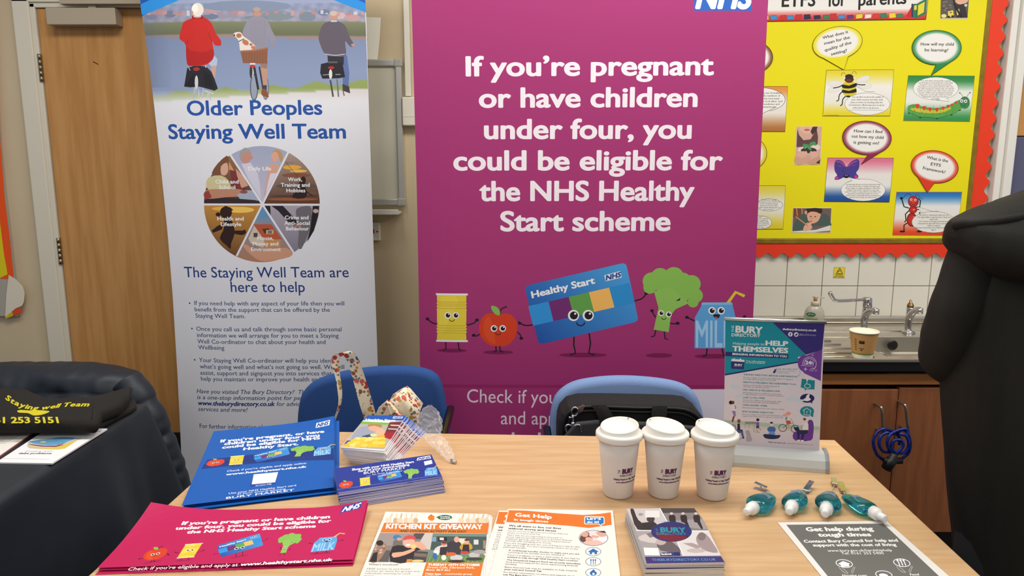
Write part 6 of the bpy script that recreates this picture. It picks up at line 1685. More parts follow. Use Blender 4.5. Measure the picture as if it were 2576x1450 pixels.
s.text('Your online gateway', 270, 424, 444, 432, cap=11, col=(220, 240, 244), bold=0.04, res=1); s.text('to services & advice.', 270, 438, 440, 446, cap=11, col=(220, 240, 244), bold=0.04, res=1)
LP_ = (236, 226, 246)
s.text('24', 800, 448, 848, 450, cap=30, col=WHITE, bold=0.06, res=2); s.text('h', 852, 450, 870, 452, cap=28, col=WHITE, bold=0.03, res=2); s.text('ACCESSIBILITY', 758, 464, 876, 468, cap=8, col=LP_, res=1)
s.line([(836 + 60 * math.cos(a), 444 + 60 * math.sin(a)) for a in [math.pi * (0.9 + 1.35 * i / 24) for i in range(25)]], 4, LP_); s.line([(836 + 46 * math.cos(a), 444 + 46 * math.sin(a)) for a in [math.pi * (0.9 + 1.0 * i / 24) for i in range(25)]], 4, LP_); s.line([(893, 470), (880, 488), (862, 482), (834, 502), (868, 508), (866, 496), (886, 482)], 4, LP_)
s.line([(784, 492), (816, 494)], 5, LP_); s.line([(800, 478), (799, 508)], 5, LP_)
for x, y in ((864, 368), (892, 504)): s.line([(x + 7 * math.cos(a), y + 7 * math.sin(a)) for a in [math.pi * i / 6 for i in range(12)]], 2, LP_, closed=True)
TE = (24, 140, 156); GY = (96, 92, 110)
s.text('Can we help you?', 544, 498, 732, 500, cap=17, col=TE, res=2); s.text('Information and services', 542, 514, 712, 518, cap=9, col=GY, res=1); s.text('available include...', 542, 528, 664, 532, cap=9, col=GY, res=1); s.text('i', 514, 526, 526, 526, cap=34, col=(50, 48, 120), bold=0.06, ital=0.2, res=2); s.line([(744, 505), (754, 530), (738, 552)], 3, (150, 140, 170), sp=3); s.line([(733, 545), (738, 555), (748, 552)], 3, (150, 140, 170))
for t, x0, y, x1, hd in (('THE BURY DIRECTORY SERVICES & INFORMATION', 248, 546, 726, 1), ('Access a range of services and information to support', 246, 570, 690, 0), ('you with various aspects of your life', 246, 585, 538, 0), ('HEALTH & WELLBEING SELF-ASSESSMENT TOOL', 246, 614, 718, 1), ('Create a personalised wellbeing plan &', 245, 638, 566, 0), ('self-refer to relevant services', 245, 653, 480, 0), ('NHS, HEALTH & WELLBEING HUB', 245, 682, 570, 1), ('Information about conditions, treatments,', 244, 706, 588, 0), ('healthy living & access to medical assistance', 244, 721, 610, 0),
                        ('SEND LOCAL OFFER', 243, 750, 440, 1), ('Services for children & young people with', 242, 772, 582, 0), ('special educational needs & disabilities', 242, 788, 562, 0), ('CARE LEAVERS OFFER', 241, 817, 460, 1), ('Information & support for care leavers in Bury', 240, 840, 614, 0), ('BURY BUSINESS DIRECTORY', 239, 876, 518, 1), ('Access a range of services and information to', 238, 898, 610, 0), ('support you with various aspects of your life', 238, 914, 600, 0)):
    s.text(t, x0, y, x1, y + (x1 - x0) * 0.045, cap=13 if hd else 11, col=TE if hd else GY, bold=0.05 if hd else 0.01, res=1)
s.poly([(768, 577), (884, 594), (880, 674), (810, 672), (796, 686), (792, 666), (758, 655)], TE); s.line([(814, 590), (812, 625), (836, 628), (846, 652)], 6, WHITE); s.line([(806, 622), (790, 645), (812, 662), (840, 655)], 5, WHITE, sp=2); s.ell(816, 588, 8, 7, WHITE)
s.ell(816, 752, 64, 40, (40, 36, 100)); s.poly([(840, 785), (860, 800), (862, 775)], (40, 36, 100)); s.poly([(782, 758), (800, 752), (812, 724), (838, 715), (832, 745), (850, 760), (830, 775), (800, 776)], WHITE, sp=2)
s.ell(814, 868, 63, 46, TE); s.poly([(840, 905), (868, 922), (872, 890)], TE); s.line([(778, 862), (812, 838), (852, 868)], 5, WHITE); s.line([(788, 862), (786, 898), (842, 904), (844, 868)], 5, WHITE, closed=False); s.line([(824, 868), (812, 868), (812, 890)], 4, WHITE)
for x, y, rx, ry in ((176, 650, 44, 22), (680, 756, 60, 20), (230, 730, 60, 14), (760, 770, 40, 8)): s.ell(x, y, rx, ry, (206, 222, 236))
# little people along the foot
SK, HR = (186, 120, 96), (60, 36, 40)
s.ell(136, 790, 17, 17, (40, 26, 34)); s.ell(156, 790, 12, 16, (110, 66, 54)); s.poly([(142, 815), (170, 810), (180, 850), (178, 868), (144, 862)], (232, 230, 236), sp=2); s.poly([(146, 862), (178, 866), (180, 910), (164, 916)], (150, 130, 186)); s.line([(168, 910), (152, 964)], 8, (130, 60, 50)); s.line([(160, 912), (146, 960)], 8, (130, 60, 50)); s.line([(170, 815), (182, 838), (170, 846)], 6, (110, 66, 54))
s.ell(208, 955, 15, 18, (150, 80, 60)); s.poly([(194, 980), (216, 975), (220, 1030), (194, 1026)], (40, 40, 80)); s.poly([(190, 1026), (240, 1032), (256, 1110), (240, 1112), (228, 1060), (186, 1056)], (36, 48, 100)); s.line([(145, 990), (172, 990), (184, 1030)], 6, (30, 56, 110)); s.line([(212, 1078 + 0), (216, 1078)], 4, (30, 56, 110)); s.line([(206 + 38 * math.cos(a), 1080 + 38 * math.sin(a)) for a in [math.pi * i / 12 for i in range(24)]], 5, (110, 150, 200), closed=True)
s.poly([(266, 1046), (290, 1034), (304, 1050), (312, 1080), (326, 1130), (274, 1136), (276, 1080)], (172, 168, 178), sp=2); s.rect(262, 960, 362, 982, (150, 146, 142)); s.line([(264, 982), (264, 1016)], 4, (150, 146, 142)); s.line([(300, 984), (300, 1018)], 4, (150, 146, 142))
s.ell(376, 944, 14, 14, (40, 40, 70)); s.poly([(362, 966), (388, 964), (388, 1000), (362, 1000)], (128, 92, 170)); s.poly([(360, 1000), (390, 1000), (386, 1020), (362, 1016)], (50, 60, 110)); s.line([(368, 1016), (366, 1040), (380, 1045)], 6, SK); s.line([(384, 1016), (404, 1036)], 6, SK); s.line([(346, 990), (340, 1050), (394, 1056)], 4, (90, 150, 150))
s.ell(500, 986, 14, 18, (232, 216, 212)); s.ell(498, 970, 14, 8, (30, 34, 60)); s.poly([(462, 1016), (500, 1002), (534, 1018), (526, 1052), (470, 1048)], (70, 110, 186), sp=2); s.poly([(470, 1060), (500, 1044), (532, 1060), (526, 1082), (474, 1078)], (110, 150, 220)); s.poly([(424, 1074), (470, 1072), (540, 1080), (578, 1080), (560, 1108), (500, 1116), (440, 1106)], (34, 48, 92), sp=2)
s.ell(648, 888, 22, 16, (232, 160, 150)); s.ell(624, 900, 24, 12, (236, 170, 160)); s.poly([(628, 920), (660, 912), (672, 950), (630, 955)], (226, 222, 226)); s.poly([(624, 950), (664, 950), (672, 976), (634, 984)], (206, 84, 60)); s.line([(650, 975), (652, 1010), (640, 1030)], 8, (222, 156, 140)); s.line([(666, 930), (690, 966)], 6, (222, 156, 140)); s.poly([(622, 918), (640, 916), (636, 944), (620, 944)], (110, 160, 150))
for x, y in ((598, 1016), (706, 1024)): s.line([(x + 34 * math.cos(a), y + 32 * math.sin(a)) for a in [math.pi * i / 12 for i in range(24)]], 5, (36, 36, 44), closed=True)
s.line([(598, 1016), (640, 984), (690, 970), (706, 1024)], 4, (70, 66, 76))
s.poly([(830, 945), (862, 950), (874, 1000), (868, 1080), (850, 1126), (740, 1134), (690, 1110), (694, 1060), (740, 1040), (800, 1030), (816, 980)], (110, 60, 150), sp=2); s.ell(792, 940, 14, 16, (222, 164, 146)); s.poly([(778, 936), (790, 928), (806, 936), (804, 944), (784, 942)], HR); s.poly([(780, 976), (820, 966), (826, 1010), (820, 1040), (776, 1036)], (236, 232, 236), sp=2)
s.poly([(724, 1036), (820, 1034), (822, 1060), (790, 1076), (778, 1126), (760, 1120), (766, 1070), (748, 1072), (746, 1120), (728, 1116)], (40, 44, 90)); s.poly([(692, 1010), (736, 1008), (752, 1040), (712, 1044)], (30, 40, 80)); s.line([(780, 990), (756, 1026), (772, 1032)], 8, (222, 164, 146)); s.ell(740, 1128, 14, 7, WHITE); s.ell(772, 1130, 14, 7, WHITE)
s.text('Find out more at:', 474, 1148, 622, 1156, cap=12, col=(70, 66, 90), bold=0.05, res=1); s.text('www.theburydirectory.co.uk', 632, 1158, 866, 1170, cap=12, col=GY, res=1)
s.frame()
pz = s.p3(s.q(2060, 1149))
s.build('panel', INK, mbr)
# rail and cassette, in the banner's own frame
def loc(u, d, z): return A + U * u + Nn * d + Vector((0, 0, z))
tl, tr = s.p3(Vector(s.q(1822, 803))), s.p3(Vector(s.q(2079, 811)))
b = MB(); ez = (tl.z + tr.z) / 2
b.tube([Vector((tl.x, tl.y, ez)), Vector((tr.x, tr.y, ez))], 0.0042, 12); b.build('top_rail', alu, mbr)
Lw = (B_ - A).length
prof = [(0.0, 0.0), (0.0, 0.010), (-0.006, 0.026), (-0.018, 0.038), (-0.030, 0.041), (-0.046, 0.041), (-0.060, 0.030), (-0.066, 0.012), (-0.066, 0.0)]
b = MB(); b.prism([loc(0.004, d, z) for d, z in prof], U * (Lw - 0.010), 0, smooth=False); b.build('base', M('satin_aluminium', (200, 203, 200), 0.36, 0.25), mbr)
for u0 in (-0.002, Lw - 0.007):
    b = MB(); b.prism([loc(u0, d * 1.06 + 0.002, z * 1.06) for d, z in prof], U * 0.008, 0.001); b.build('end_cap', M('grey_end_cap', (158, 160, 164), 0.35, 0.5), mbr)
b = MB(); b.tube([loc(Lw / 2, -0.040, 0.03), Vector(((tl.x + tr.x) / 2, (tl.y + tr.y) / 2 + 0.006, ez))], 0.003, 8); b.build('pole', alu, mbr)

# ------------------------------------------------------------------ reusable cups
cupm = M('white_lid_plastic', (230, 227, 219), 0.42)
def wrap_text(mb, t, rad, slope, a0, z, cap, width, col, bold=0.05, vert=False):
    v, f = glyphs(t, 2)
    xa, xb = min(p[0] for p in v), max(p[0] for p in v)
    offs = [(0, 0)] + [(bold * math.cos(q2), bold * math.sin(q2)) for q2 in (0.6, 2.2, 3.8, 5.4)] if bold else [(0, 0)]
    for i, (dx, dy) in enumerate(offs):
        pts = []
        for p in v:
            x, y = (p[0] + dx - (xa + xb) / 2) / (xb - xa) * width, (p[1] + dy) / CAPH * cap
            if vert: x, y = -y, x
            zz = z + y; r = rad(zz) + 0.0002 + i * 4e-6
            a = a0 + x / r
            pts.append((r * math.cos(a), r * math.sin(a), zz))
        mb.add(pts, f, 0, False, lin(col))
def cup(px, py, a_txt, lid_rot, label):
    p = at_z(px, py, TZ)
    t = empty('reusable_cup', p, label, 'cup', 'white reusable cups')
    rb, rt, hb_ = 0.0308, 0.0430, 0.1300
    rad = lambda z: rb + (rt - rb) * z / hb_
    b = MB()
    b.lathe([(0.0001, 0.0), (rb - 0.004, 0.0), (rb - 0.0008, 0.002), (rb, 0.005)] + [(rad(z), z) for z in (0.03, 0.06, 0.09, hb_)] + [(rt - 0.003, hb_), (rb - 0.002, 0.006), (0.0001, 0.005)], 56)
    b.c = [lin((222, 215, 209))] * len(b.c)
    PU, GRY = (92, 36, 88), (90, 70, 90)
    a0 = -math.pi / 2 + math.atan2(p.x, p.y) * -1 + a_txt
    wrap_text(b, 'BURY', rad, 0, a0 + 0.06, 0.0610, 0.0095, 0.0245, PU, 0.09); wrap_text(b, 'THE', rad, 0, a0 - 0.40, 0.0650, 0.0040, 0.0080, GRY, 0.03, True); wrap_text(b, 'DIRECTORY', rad, 0, a0, 0.0538, 0.0042, 0.0290, GRY, 0.03)
    wrap_text(b, 'Helping People to Help Themselves', rad, 0, a0 + 0.06, 0.0460, 0.0036, 0.0580, PU, 0.06); wrap_text(b, 'www.theburydirectory.co.uk', rad, 0, a0 + 0.06, 0.0395, 0.0032, 0.0470, PU, 0.06)
    mb = MB(); mb.__dict__.update(b.__dict__); mb.v = [tuple(Vector(q2) + p) for q2 in b.v]
    mb.build('cup_body', INK, t)
    b = MB()
    sl = lambda a: math.cos(a - lid_rot)
    def zf(a, r, z):
        if z > 0.1465: return z + (0.0050 * sl(a)) * (1 if r > 0.0345 else (0.5 if r > 0.028 else 0))
        return z
    b.lathe([(0.040, hb_ - 0.005), (0.0470, hb_ - 0.005), (0.0484, hb_ - 0.003), (0.0490, hb_ + 0.003), (0.0486, hb_ + 0.0065), (0.0470, hb_ + 0.0085), (0.0420, hb_ + 0.0095), (0.0405, hb_ + 0.0105),
             (0.0396, 0.1500), (0.0388, 0.1522), (0.0372, 0.1526), (0.0355, 0.1505), (0.0330, 0.1480), (0.0300, 0.1470), (0.0240, 0.1468), (0.0001, 0.1467)], 64, zf=zf)
    ca = Vector((math.cos(lid_rot), math.sin(lid_rot), 0))
    b.v = [tuple(Vector(q2) + p) for q2 in b.v]
    b.build('lid', cupm, t)
    b = MB(); h = p + ca * 0.0362 + Vector((0, 0, 0.1565)); b.lathe([(0.0018, 0), (0.0018, 0.0004), (0.0001, 0.0004)], 10, mtx=Matrix.Translation(h)); b.build('vent_hole', M('dark_hole', (70, 68, 64), 0.9), t)
cup(1554, 1243, 0.50, 0.9, 'leftmost of the three white lidded reusable cups')
cup(1668, 1243, 0.36, 2.5, 'middle one of the three white lidded reusable cups')
cup(1791, 1247, 0.36, 2.5, 'rightmost white lidded reusable cup, beside the small banner')

# ------------------------------------------------------------------ hand gel bottles
gel = M('teal_hand_gel', (60, 186, 200), 0.05, trans=0.92, ior=1.36)
capm = M('white_spray_cap', (232, 232, 230), 0.4)
def bottle(tip, tail, roll, label, clip):
    z = TZ + 0.0145
    a, c = at_z(*tip, z), at_z(*tail, z)
    d = (c - a).normalized()
    sd = Vector((0, 0, 1)).cross(d)
    t = empty('gel_bottle', Vector((a.x, a.y, TZ)) + d * 0.05, label, 'bottle', 'teal hand gel bottles')
    m = Matrix((( sd.x, 0, d.x, a.x), (sd.y, 0, d.y, a.y), (0, 1, 0, z), (0, 0, 0, 1)))
    m = m @ Matrix.Rotation(roll, 4, 'Z')
    b = MB(); b.lathe([(0.0001, 0.030), (0.009, 0.030), (0.012, 0.031), (0.019, 0.036), (0.0235, 0.043), (0.025, 0.052), (0.0245, 0.062), (0.021, 0.076), (0.0165, 0.090), (0.0125, 0.100), (0.008, 0.103), (0.0001, 0.103)], 32, mtx=m, sx=1.0, sy=0.56)
    bd = b.build('bottle_body', gel, t)
    b = MB(); b.lathe([(0.0001, 0.0), (0.0062, 0.0), (0.0072, 0.001), (0.0078, 0.012), (0.0078, 0.013), (0.0112, 0.016), (0.0122, 0.018), (0.0126, 0.0325), (0.0001, 0.0325)], 28, mtx=m); b.build('spray_cap', capm, t)
    b = MB(); b.prism([m @ Vector((x, 0.0136 - abs(x) * 0.22, zz)) for x, zz in ((-0.010, 0.05), (0.010, 0.05), (0.010, 0.082), (-0.010, 0.082))], (0, 0, 0.0006)); b.build('label', M('violet_film_label', (120, 150, 178), 0.3, alpha=0.6), t)
    if clip:
        cp = [at_z(x, y, TZ + 0.004) for x, y in clip]
        e = m @ Vector((0, 0, 0.104))
        b = MB(); b.tube(spline([e, (e + cp[0]) / 2 + Vector((0, 0, 0.004)), cp[0]], 6), 0.0012, 6); b.build('cord', M('clear_cord', (190, 180, 170), 0.3, alpha=0.7), t)
        v = (cp[1] - cp[0]); L = max(v.length, 0.018); v = v.normalized(); w = Vector((0, 0, 1)).cross(v)
        b = MB()
        mm = Matrix((( v.x, w.x, 0, cp[0].x), (v.y, w.y, 0, cp[0].y), (0, 0, 1, cp[0].z), (0, 0, 0, 1)))
        r1 = mm @ Matrix.Rotation(-0.16, 4, 'Y'); r2 = mm @ Matrix.Rotation(0.10, 4, 'Y')
        b.box((0, -0.0055, 0.004), (L, 0.0055, 0.0049), 0.0003, mtx=r1); b.box((0, -0.0055, -0.0020), (L, 0.0055, -0.0011), 0.0003, mtx=r2)
        b.tube([mm @ Vector((L * 0.45, -0.006, 0.002)), mm @ Vector((L * 0.45, 0.006, 0.002))], 0.0022, 8)
        b.build('clip', chrome, t)
bottle((1876, 1290), (1946, 1246), 0.15, 'leftmost teal gel bottle lying with its cap towards the booklets', [(1928, 1232), (1897, 1223)])
bottle((1985, 1289), (2012, 1236), -0.2, 'second teal gel bottle from the left', [(2026, 1238), (2042, 1222)])
bottle((2075, 1295), (2099, 1213), 0.1, 'third teal gel bottle, pointing straight away from the viewer', [(2100, 1222), (2096, 1210)])
bottle((2228, 1307), (2122, 1247), 0.1, 'rightmost teal gel bottle lying slanted above the grey poster', [(2122, 1240), (2113, 1222)])

# ------------------------------------------------------------------ crumpled clear bag
film = bpy.data.materials.new('clear_film')
film.use_nodes = True
nt = film.node_tree
bs = nt.nodes['Principled BSDF']; bs.inputs['Base Color'].default_value = (0.85, 0.82, 0.82, 1); bs.inputs['Roughness'].default_value = 0.12; bs.inputs['Alpha'].default_value = 0.17; bs.inputs['Specular IOR Level'].default_value = 0.9
def crumple(path, name, label):
    C2 = spline([at_y(a, c, y) for a, c, y, r in path], 5); RR = spline([(r / F * y, 0, 0) for a, c, y, r in path], 5)
    t = empty(name, (C2[-1].x, C2[-1].y, TZ), label, 'plastic bag')
    n, m = len(C2), 22
    rnd = random.Random(3)
    vs_, fs_ = [], []
    for i in range(n):
        for j in range(m):
            a = 2 * math.pi * j / m
            r = RR[i].x * (0.8 + 0.38 * rnd.random())
            vs_.append(C2[i] + Vector((math.cos(a) * r, math.sin(a) * r * 0.55, math.sin(a) * r * 0.35 + rnd.uniform(-1, 1) * r * 0.12)))
            if vs_[-1].z < TZ + 0.001: vs_[-1].z = TZ + 0.001
    for i in range(n - 1):
        for j in range(m):
            fs_.append((i * m + j, i * m + (j + 1) % m, (i + 1) * m + (j + 1) % m, (i + 1) * m + j))
    b = MB(); b.add(vs_, fs_); b.build('film', film, t)
    b = MB(); p = C2[-4]; b.tube([p, p + Vector((0.012, -0.008, -0.002))], 0.004, 10); b.build('metal_clip', chrome, t)
crumple([(1082, 1020, 1.68, 3), (1080, 1042, 1.68, 27), (1078, 1072, 1.67, 34), (1088, 1098, 1.655, 25), (1100, 1112, 1.64, 24), (1118, 1132, 1.61, 20), (1131, 1153, 1.59, 12), (1138, 1164, 1.58, 3)], 'plastic_bag', 'crumpled clear plastic bag beside the fanned booklets')

# ------------------------------------------------------------------ sink run under the yellow board
sinkm = M('brushed_stainless', (196, 190, 178), 0.3, 0.9, bump=0.06, bscale=160, stretch=(0.2, 8, 8), var=0.12, vscale=5)
cab = M('cherry_brown_laminate', (150, 92, 56), 0.4, col2=(134, 80, 48), vscale=5, stretch=(9, 9, 0.7), bump=0.02)
cab_e = M('oak_edge_trim', (176, 112, 56), 0.4, col2=(158, 96, 44), vscale=6, stretch=(0.8, 9, 9))
FYD = 2.372                                           # front of the run
SX0, SX1 = 0.98, 2.065
SZ = 0.765
bx0, bx1, by0, by1, bz = at_z(2197, 880, SZ).x, at_z(2197, 880, SZ).x + 0.42, FYD + 0.045, at_z(2240, 849, SZ).y, SZ - 0.062
b = MB()
for lo, hi in (((SX0, FYD), (SX1, by0 - 0.002)), ((SX0, by1 + 0.002), (SX1, WY - 0.009)), ((SX0, by0 - 0.002), (bx0 - 0.002, by1 + 0.002)), ((bx1 + 0.002, by0 - 0.002), (SX1, by1 + 0.002))):
    b.box((lo[0], lo[1], SZ - 0.042), (hi[0], hi[1], SZ - 0.009))
tag(b.build('worktop', M('black_worktop', (20, 19, 20), 0.3)), 'black worktop edge carrying the steel sink', 'worktop')
sk = empty('sink', ((SX0 + SX1) / 2, 2.68, SZ - 0.008), 'stainless steel sink with a ribbed drainer below the yellow board', 'sink')
b = MB()
b.box((SX0 + 0.01, FYD - 0.002, SZ - 0.0085), (bx0, WY - 0.010, SZ), 0.002); b.box((bx1, FYD - 0.002, SZ - 0.0085), (SX1 - 0.01, WY - 0.010, SZ), 0.002)
b.box((bx0 - 0.001, FYD - 0.002, SZ - 0.0085), (bx1 + 0.001, by0, SZ), 0.002); b.box((bx0 - 0.001, by1, SZ - 0.0085), (bx1 + 0.001, WY - 0.010, SZ), 0.002)
b.box((SX0 + 0.01, FYD - 0.004, SZ - 0.010), (SX1 - 0.01, FYD + 0.008, SZ + 0.003), 0.003)
b.build('rim', sinkm, sk)
b = MB()
b.box((SX0 + 0.01, by1 + 0.10, SZ - 0.001), (SX1 - 0.01, by1 + 0.112, SZ + 0.004), 0.002); b.box((SX0 + 0.01, by1 + 0.004, SZ - 0.001), (SX1 - 0.01, by1 + 0.012, SZ + 0.003), 0.002)
b.box((SX0 + 0.01, WY - 0.05, SZ), (SX1 - 0.01, WY - 0.0105, SZ + 0.026), 0.006); b.build('upstand', sinkm, sk)
b = MB()
rc = 0.05
def bowl(u, v):
    # rounded rectangle walls then the floor
    a = u * 4
    i = int(a) % 4; t = a - int(a)
    cs = [(bx1, by0), (bx1, by1), (bx0, by1), (bx0, by0)]
    p, q2 = cs[i - 1], cs[i]
    x, y = p[0] + (q2[0] - p[0]) * t, p[1] + (q2[1] - p[1]) * t
    cx_, cy_ = (bx0 + bx1) / 2, (by0 + by1) / 2
    if v < 0.55: k_ = 1 - 0.06 * v / 0.55; z = SZ - (SZ - bz) * v / 0.55
    else: k_ = 0.94 * (1 - (v - 0.55) / 0.45); z = bz - 0.004 * (v - 0.55)
    return Vector((cx_ + (x - cx_) * k_, cy_ + (y - cy_) * k_, z))
b.grid(bowl, 48, 14, closed=True, smooth=False); b.build('bowl', M('dull_stainless', (176, 170, 156), 0.4, 0.85, var=0.1, vscale=6), sk)
for i, py in enumerate((851, 859, 868, 878, 889, 899)):
    p = at_z(2080, py, SZ)
    b = MB(); b.tube([(SX0 + 0.06, p.y, SZ + 0.0008), (bx0 - 0.05 - 0.012 * (5 - i), p.y, SZ + 0.0008)], 0.0048, 10, flat=0.8); b.build('drainer_rib', sinkm, sk)
c = at_y(2245, 869, by1 - 0.024); b = MB(); b.lathe([(0.0001, -0.002), (0.010, -0.002), (0.012, 0.0), (0.019, 0.0), (0.0195, 0.004), (0.011, 0.005), (0.0001, 0.003)], 24, mtx=Matrix.Translation(c + Vector((0, 0.002, 0))) @ Matrix.Rotation(math.pi / 2, 4, 'X')); b.build('overflow', M('dark_overflow', (40, 38, 36), 0.35, 0.5), sk)

def tube_px(b, pts, y, r, n=14, sp=6, mat=0):
    P = spline([at_y(p[0], p[1], y if len(p) < 3 else p[2]) for p in pts], sp)
    rs = r if not isinstance(r, list) else [r[0] + (r[1] - r[0]) * i / (len(P) - 1) for i in range(len(P))]
    b.tube(P, rs, n, mat)
# lever tap
TYD = 2.83
tp = empty('lever_tap', at_z(2174, 834, SZ), 'chrome tap with a long lever handle behind the paper cup', 'tap')
b = MB(); c = at_z(2174, 834, SZ); b.lathe([(0.0001, 0), (0.024, 0), (0.025, 0.004), (0.016, 0.010), (0.0001, 0.010)], 28, mtx=Matrix.Translation(c))
tube_px(b, [(2174, 832), (2174, 806), (2178, 790), (2181, 776)], TYD, [0.0115, 0.0165]); b.build('tap_body', chrome, tp)
b = MB(); tube_px(b, [(2178, 792, TYD), (2186, 784, TYD - 0.03), (2196, 780, TYD - 0.06), (2203, 782, TYD - 0.085)], TYD, [0.015, 0.0105]); p = at_y(2204, 784, TYD - 0.09); b.tube([p + Vector((0, 0, 0.010)), p - Vector((0, 0, 0.010))], 0.0115, 16); b.build('spout', chrome, tp)
b = MB(); p0, p1 = at_y(2182, 775, TYD), at_y(2182, 749, TYD); b.tube([p0, p0 + (p1 - p0) * 0.1, p1 - Vector((0, 0, 0.004)), p1], [0.013, 0.0175, 0.0185, 0.015], 20)
tube_px(b, [(2172, 754, TYD), (2140, 756, TYD - 0.01), (2105, 757, TYD - 0.02), (2096, 751, TYD - 0.02), (2087, 736, TYD - 0.022)], TYD, [0.0052, 0.0085]); b.build('lever', chrome, tp)
tp2 = empty('tap', at_z(2285, 838, SZ), 'chrome tap missing its handle at the right of the sink', 'tap')
b = MB(); c = at_z(2285, 838, SZ); b.lathe([(0.0001, 0), (0.024, 0), (0.025, 0.004), (0.014, 0.014), (0.0001, 0.014)], 28, mtx=Matrix.Translation(c)); y2 = c.y
tube_px(b, [(2283, 836), (2286, 806), (2289, 790), (2291, 774)], y2, [0.0115, 0.0150]); b.build('tap_body', chrome, tp2)
b = MB(); tube_px(b, [(2287, 800, y2), (2296, 787, y2 - 0.03), (2306, 780, y2 - 0.06), (2313, 780, y2 - 0.08)], y2, [0.0145, 0.0105]); p = at_y(2314, 783, y2 - 0.085); b.tube([p + Vector((0, 0, 0.011)), p - Vector((0, 0, 0.010))], 0.0112, 16); b.build('spout', chrome, tp2)
b = MB(); p0, p1 = at_y(2290, 775, y2), at_y(2291, 755, y2)
b.tube([p0 + (p1 - p0) * t for t in (0, 0.12, 0.14, 0.4, 0.42, 0.6, 0.62, 0.95, 1)], [0.011, 0.011, 0.0125, 0.0125, 0.010, 0.009, 0.005, 0.0045, 0.002], 16); b.build('spindle', M('old_brass', (140, 112, 70), 0.35, 0.9), tp2)
# soap
def at_base(px, z, y):
    r = ray(px, 800); x = CO.x + r.x * (y / r.y)
    return Vector((x, y, z))
c = at_base(2048, SZ + 0.0005, 2.90)
so = empty('soap_bottle', c, 'clear pump soap bottle at the back of the sink', 'soap bottle')
MT = Matrix.Translation(c)
zs = lambda py: at_y(2048, py, 2.90).z - c.z
b = MB(); b.lathe([(0.0001, 0), (0.040, 0), (0.0425, 0.006), (0.0415, 0.04), (0.038, zs(783)), (0.030, zs(774)), (0.018, zs(769)), (0.014, zs(767)), (0.0001, zs(767))], 36, mtx=MT, sy=0.7); b.build('bottle_body', M('milky_soap_plastic', (206, 202, 188), 0.25, trans=0.35), so)
b = MB(); b.lathe([(0.0001, zs(768)), (0.0165, zs(768)), (0.017, zs(760)), (0.015, zs(758)), (0.0001, zs(758))], 24, mtx=MT); b.build('collar', M('soap_collar', (206, 198, 178), 0.4), so)
b = MB(); b.lathe([(0.0001, zs(758)), (0.007, zs(758)), (0.008, zs(748)), (0.0001, zs(747))], 16, mtx=MT); b.build('pump', M('soap_pump', (170, 128, 100), 0.4), so); z1 = c.z + zs(748); b = MB(); b.tube([(c.x - 0.012, c.y, z1 + 0.002), (c.x + 0.008, c.y, z1 + 0.001), (c.x + 0.032, c.y - 0.01, z1 - 0.002)], 0.0026, 8); b.build('nozzle', M('clear_nozzle', (216, 212, 200), 0.3, trans=0.5), so)
s = vsheet(c.y - 0.0300); s.frame(2020, 640, 5.0)
s.ell(110, 762, 50, 26, (30, 110, 66)); s.ell(110, 762, 46, 22, (34, 96, 56)); s.line([(78, 768), (95, 752), (112, 768), (128, 754), (142, 766)], 7, (226, 232, 222)); s.line([(70, 800), (186, 806)], 6, (206, 140, 100)); s.poly([(60, 812), (184, 818), (190, 832), (58, 830)], (70, 150, 90))
s.warp = lambda u, v: -9.0 * (u - c.x) ** 2
s.thr = 0.008; s.build('label', GLOSS, so)
# paper cup
y3 = 2.405
c = Vector((at_z(2175, 902, SZ).x, y3, SZ + 0.0005))
pc = empty('paper_cup', c, 'brown paper coffee cup on the sink drainer', 'cup')
hh = at_y(2177, 832, y3).z - c.z
r0, r1 = 0.0320, 0.0465
rad = lambda z: r0 + (r1 - r0) * z / hh
b = MB()
kraft, wht = lin((206, 156, 96)), lin((232, 226, 212))
prof = [(0, wht), (0.014, wht), (0.0141, lin((110, 146, 50))), (0.019, lin((110, 146, 50))), (0.0191, kraft), (hh * 0.5, kraft), (hh - 0.006, kraft), (hh - 0.0059, lin((60, 40, 24))), (hh - 0.004, lin((60, 40, 24)))]
n = 40
k0 = 0
for z, col in prof:
    for i in range(n):
        a = 2 * math.pi * i / n
        b.v.append((rad(z) * math.cos(a), rad(z) * math.sin(a), z)); b.c.append(col)
for j in range(len(prof) - 1):
    for i in range(n):
        b.f.append((j * n + i, j * n + (i + 1) % n, (j + 1) * n + (i + 1) % n, (j + 1) * n + i)); b.m.append(0); b.sm.append(True)
a0 = -math.pi / 2 - math.atan2(c.x, c.y)
def patch(a_, z, w, h, col):
    pts = []
    for dz in (-h / 2, h / 2):
        for i in range(7):
            x = -w / 2 + w * i / 6
            r = rad(z + dz) + 0.0002; a = a_ + x / r
            pts.append((r * math.cos(a), r * math.sin(a), z + dz))
    b.add(pts, [(i, i + 1, 8 + i, 7 + i) for i in range(6)], 0, True, lin(col))
patch(a0 - 0.12, hh * 0.64, 0.017, 0.0105, (40, 32, 40)); patch(a0 - 0.12, hh * 0.40, 0.016, 0.0018, (40, 32, 40)); patch(a0 - 0.12, hh * 0.34, 0.006, 0.004, (90, 62, 40)); patch(a0 - 0.12, hh * 0.66, 0.012, 0.0015, (150, 140, 120))
for i in range(5): patch(a0 - 0.62, hh * (0.72 - i * 0.095), 0.008, 0.0055, (150, 108, 60))
mb = MB(); mb.__dict__.update(b.__dict__); mb.v = [tuple(Vector(q2) + c) for q2 in b.v]; mb.build('cup_body', INK, pc)
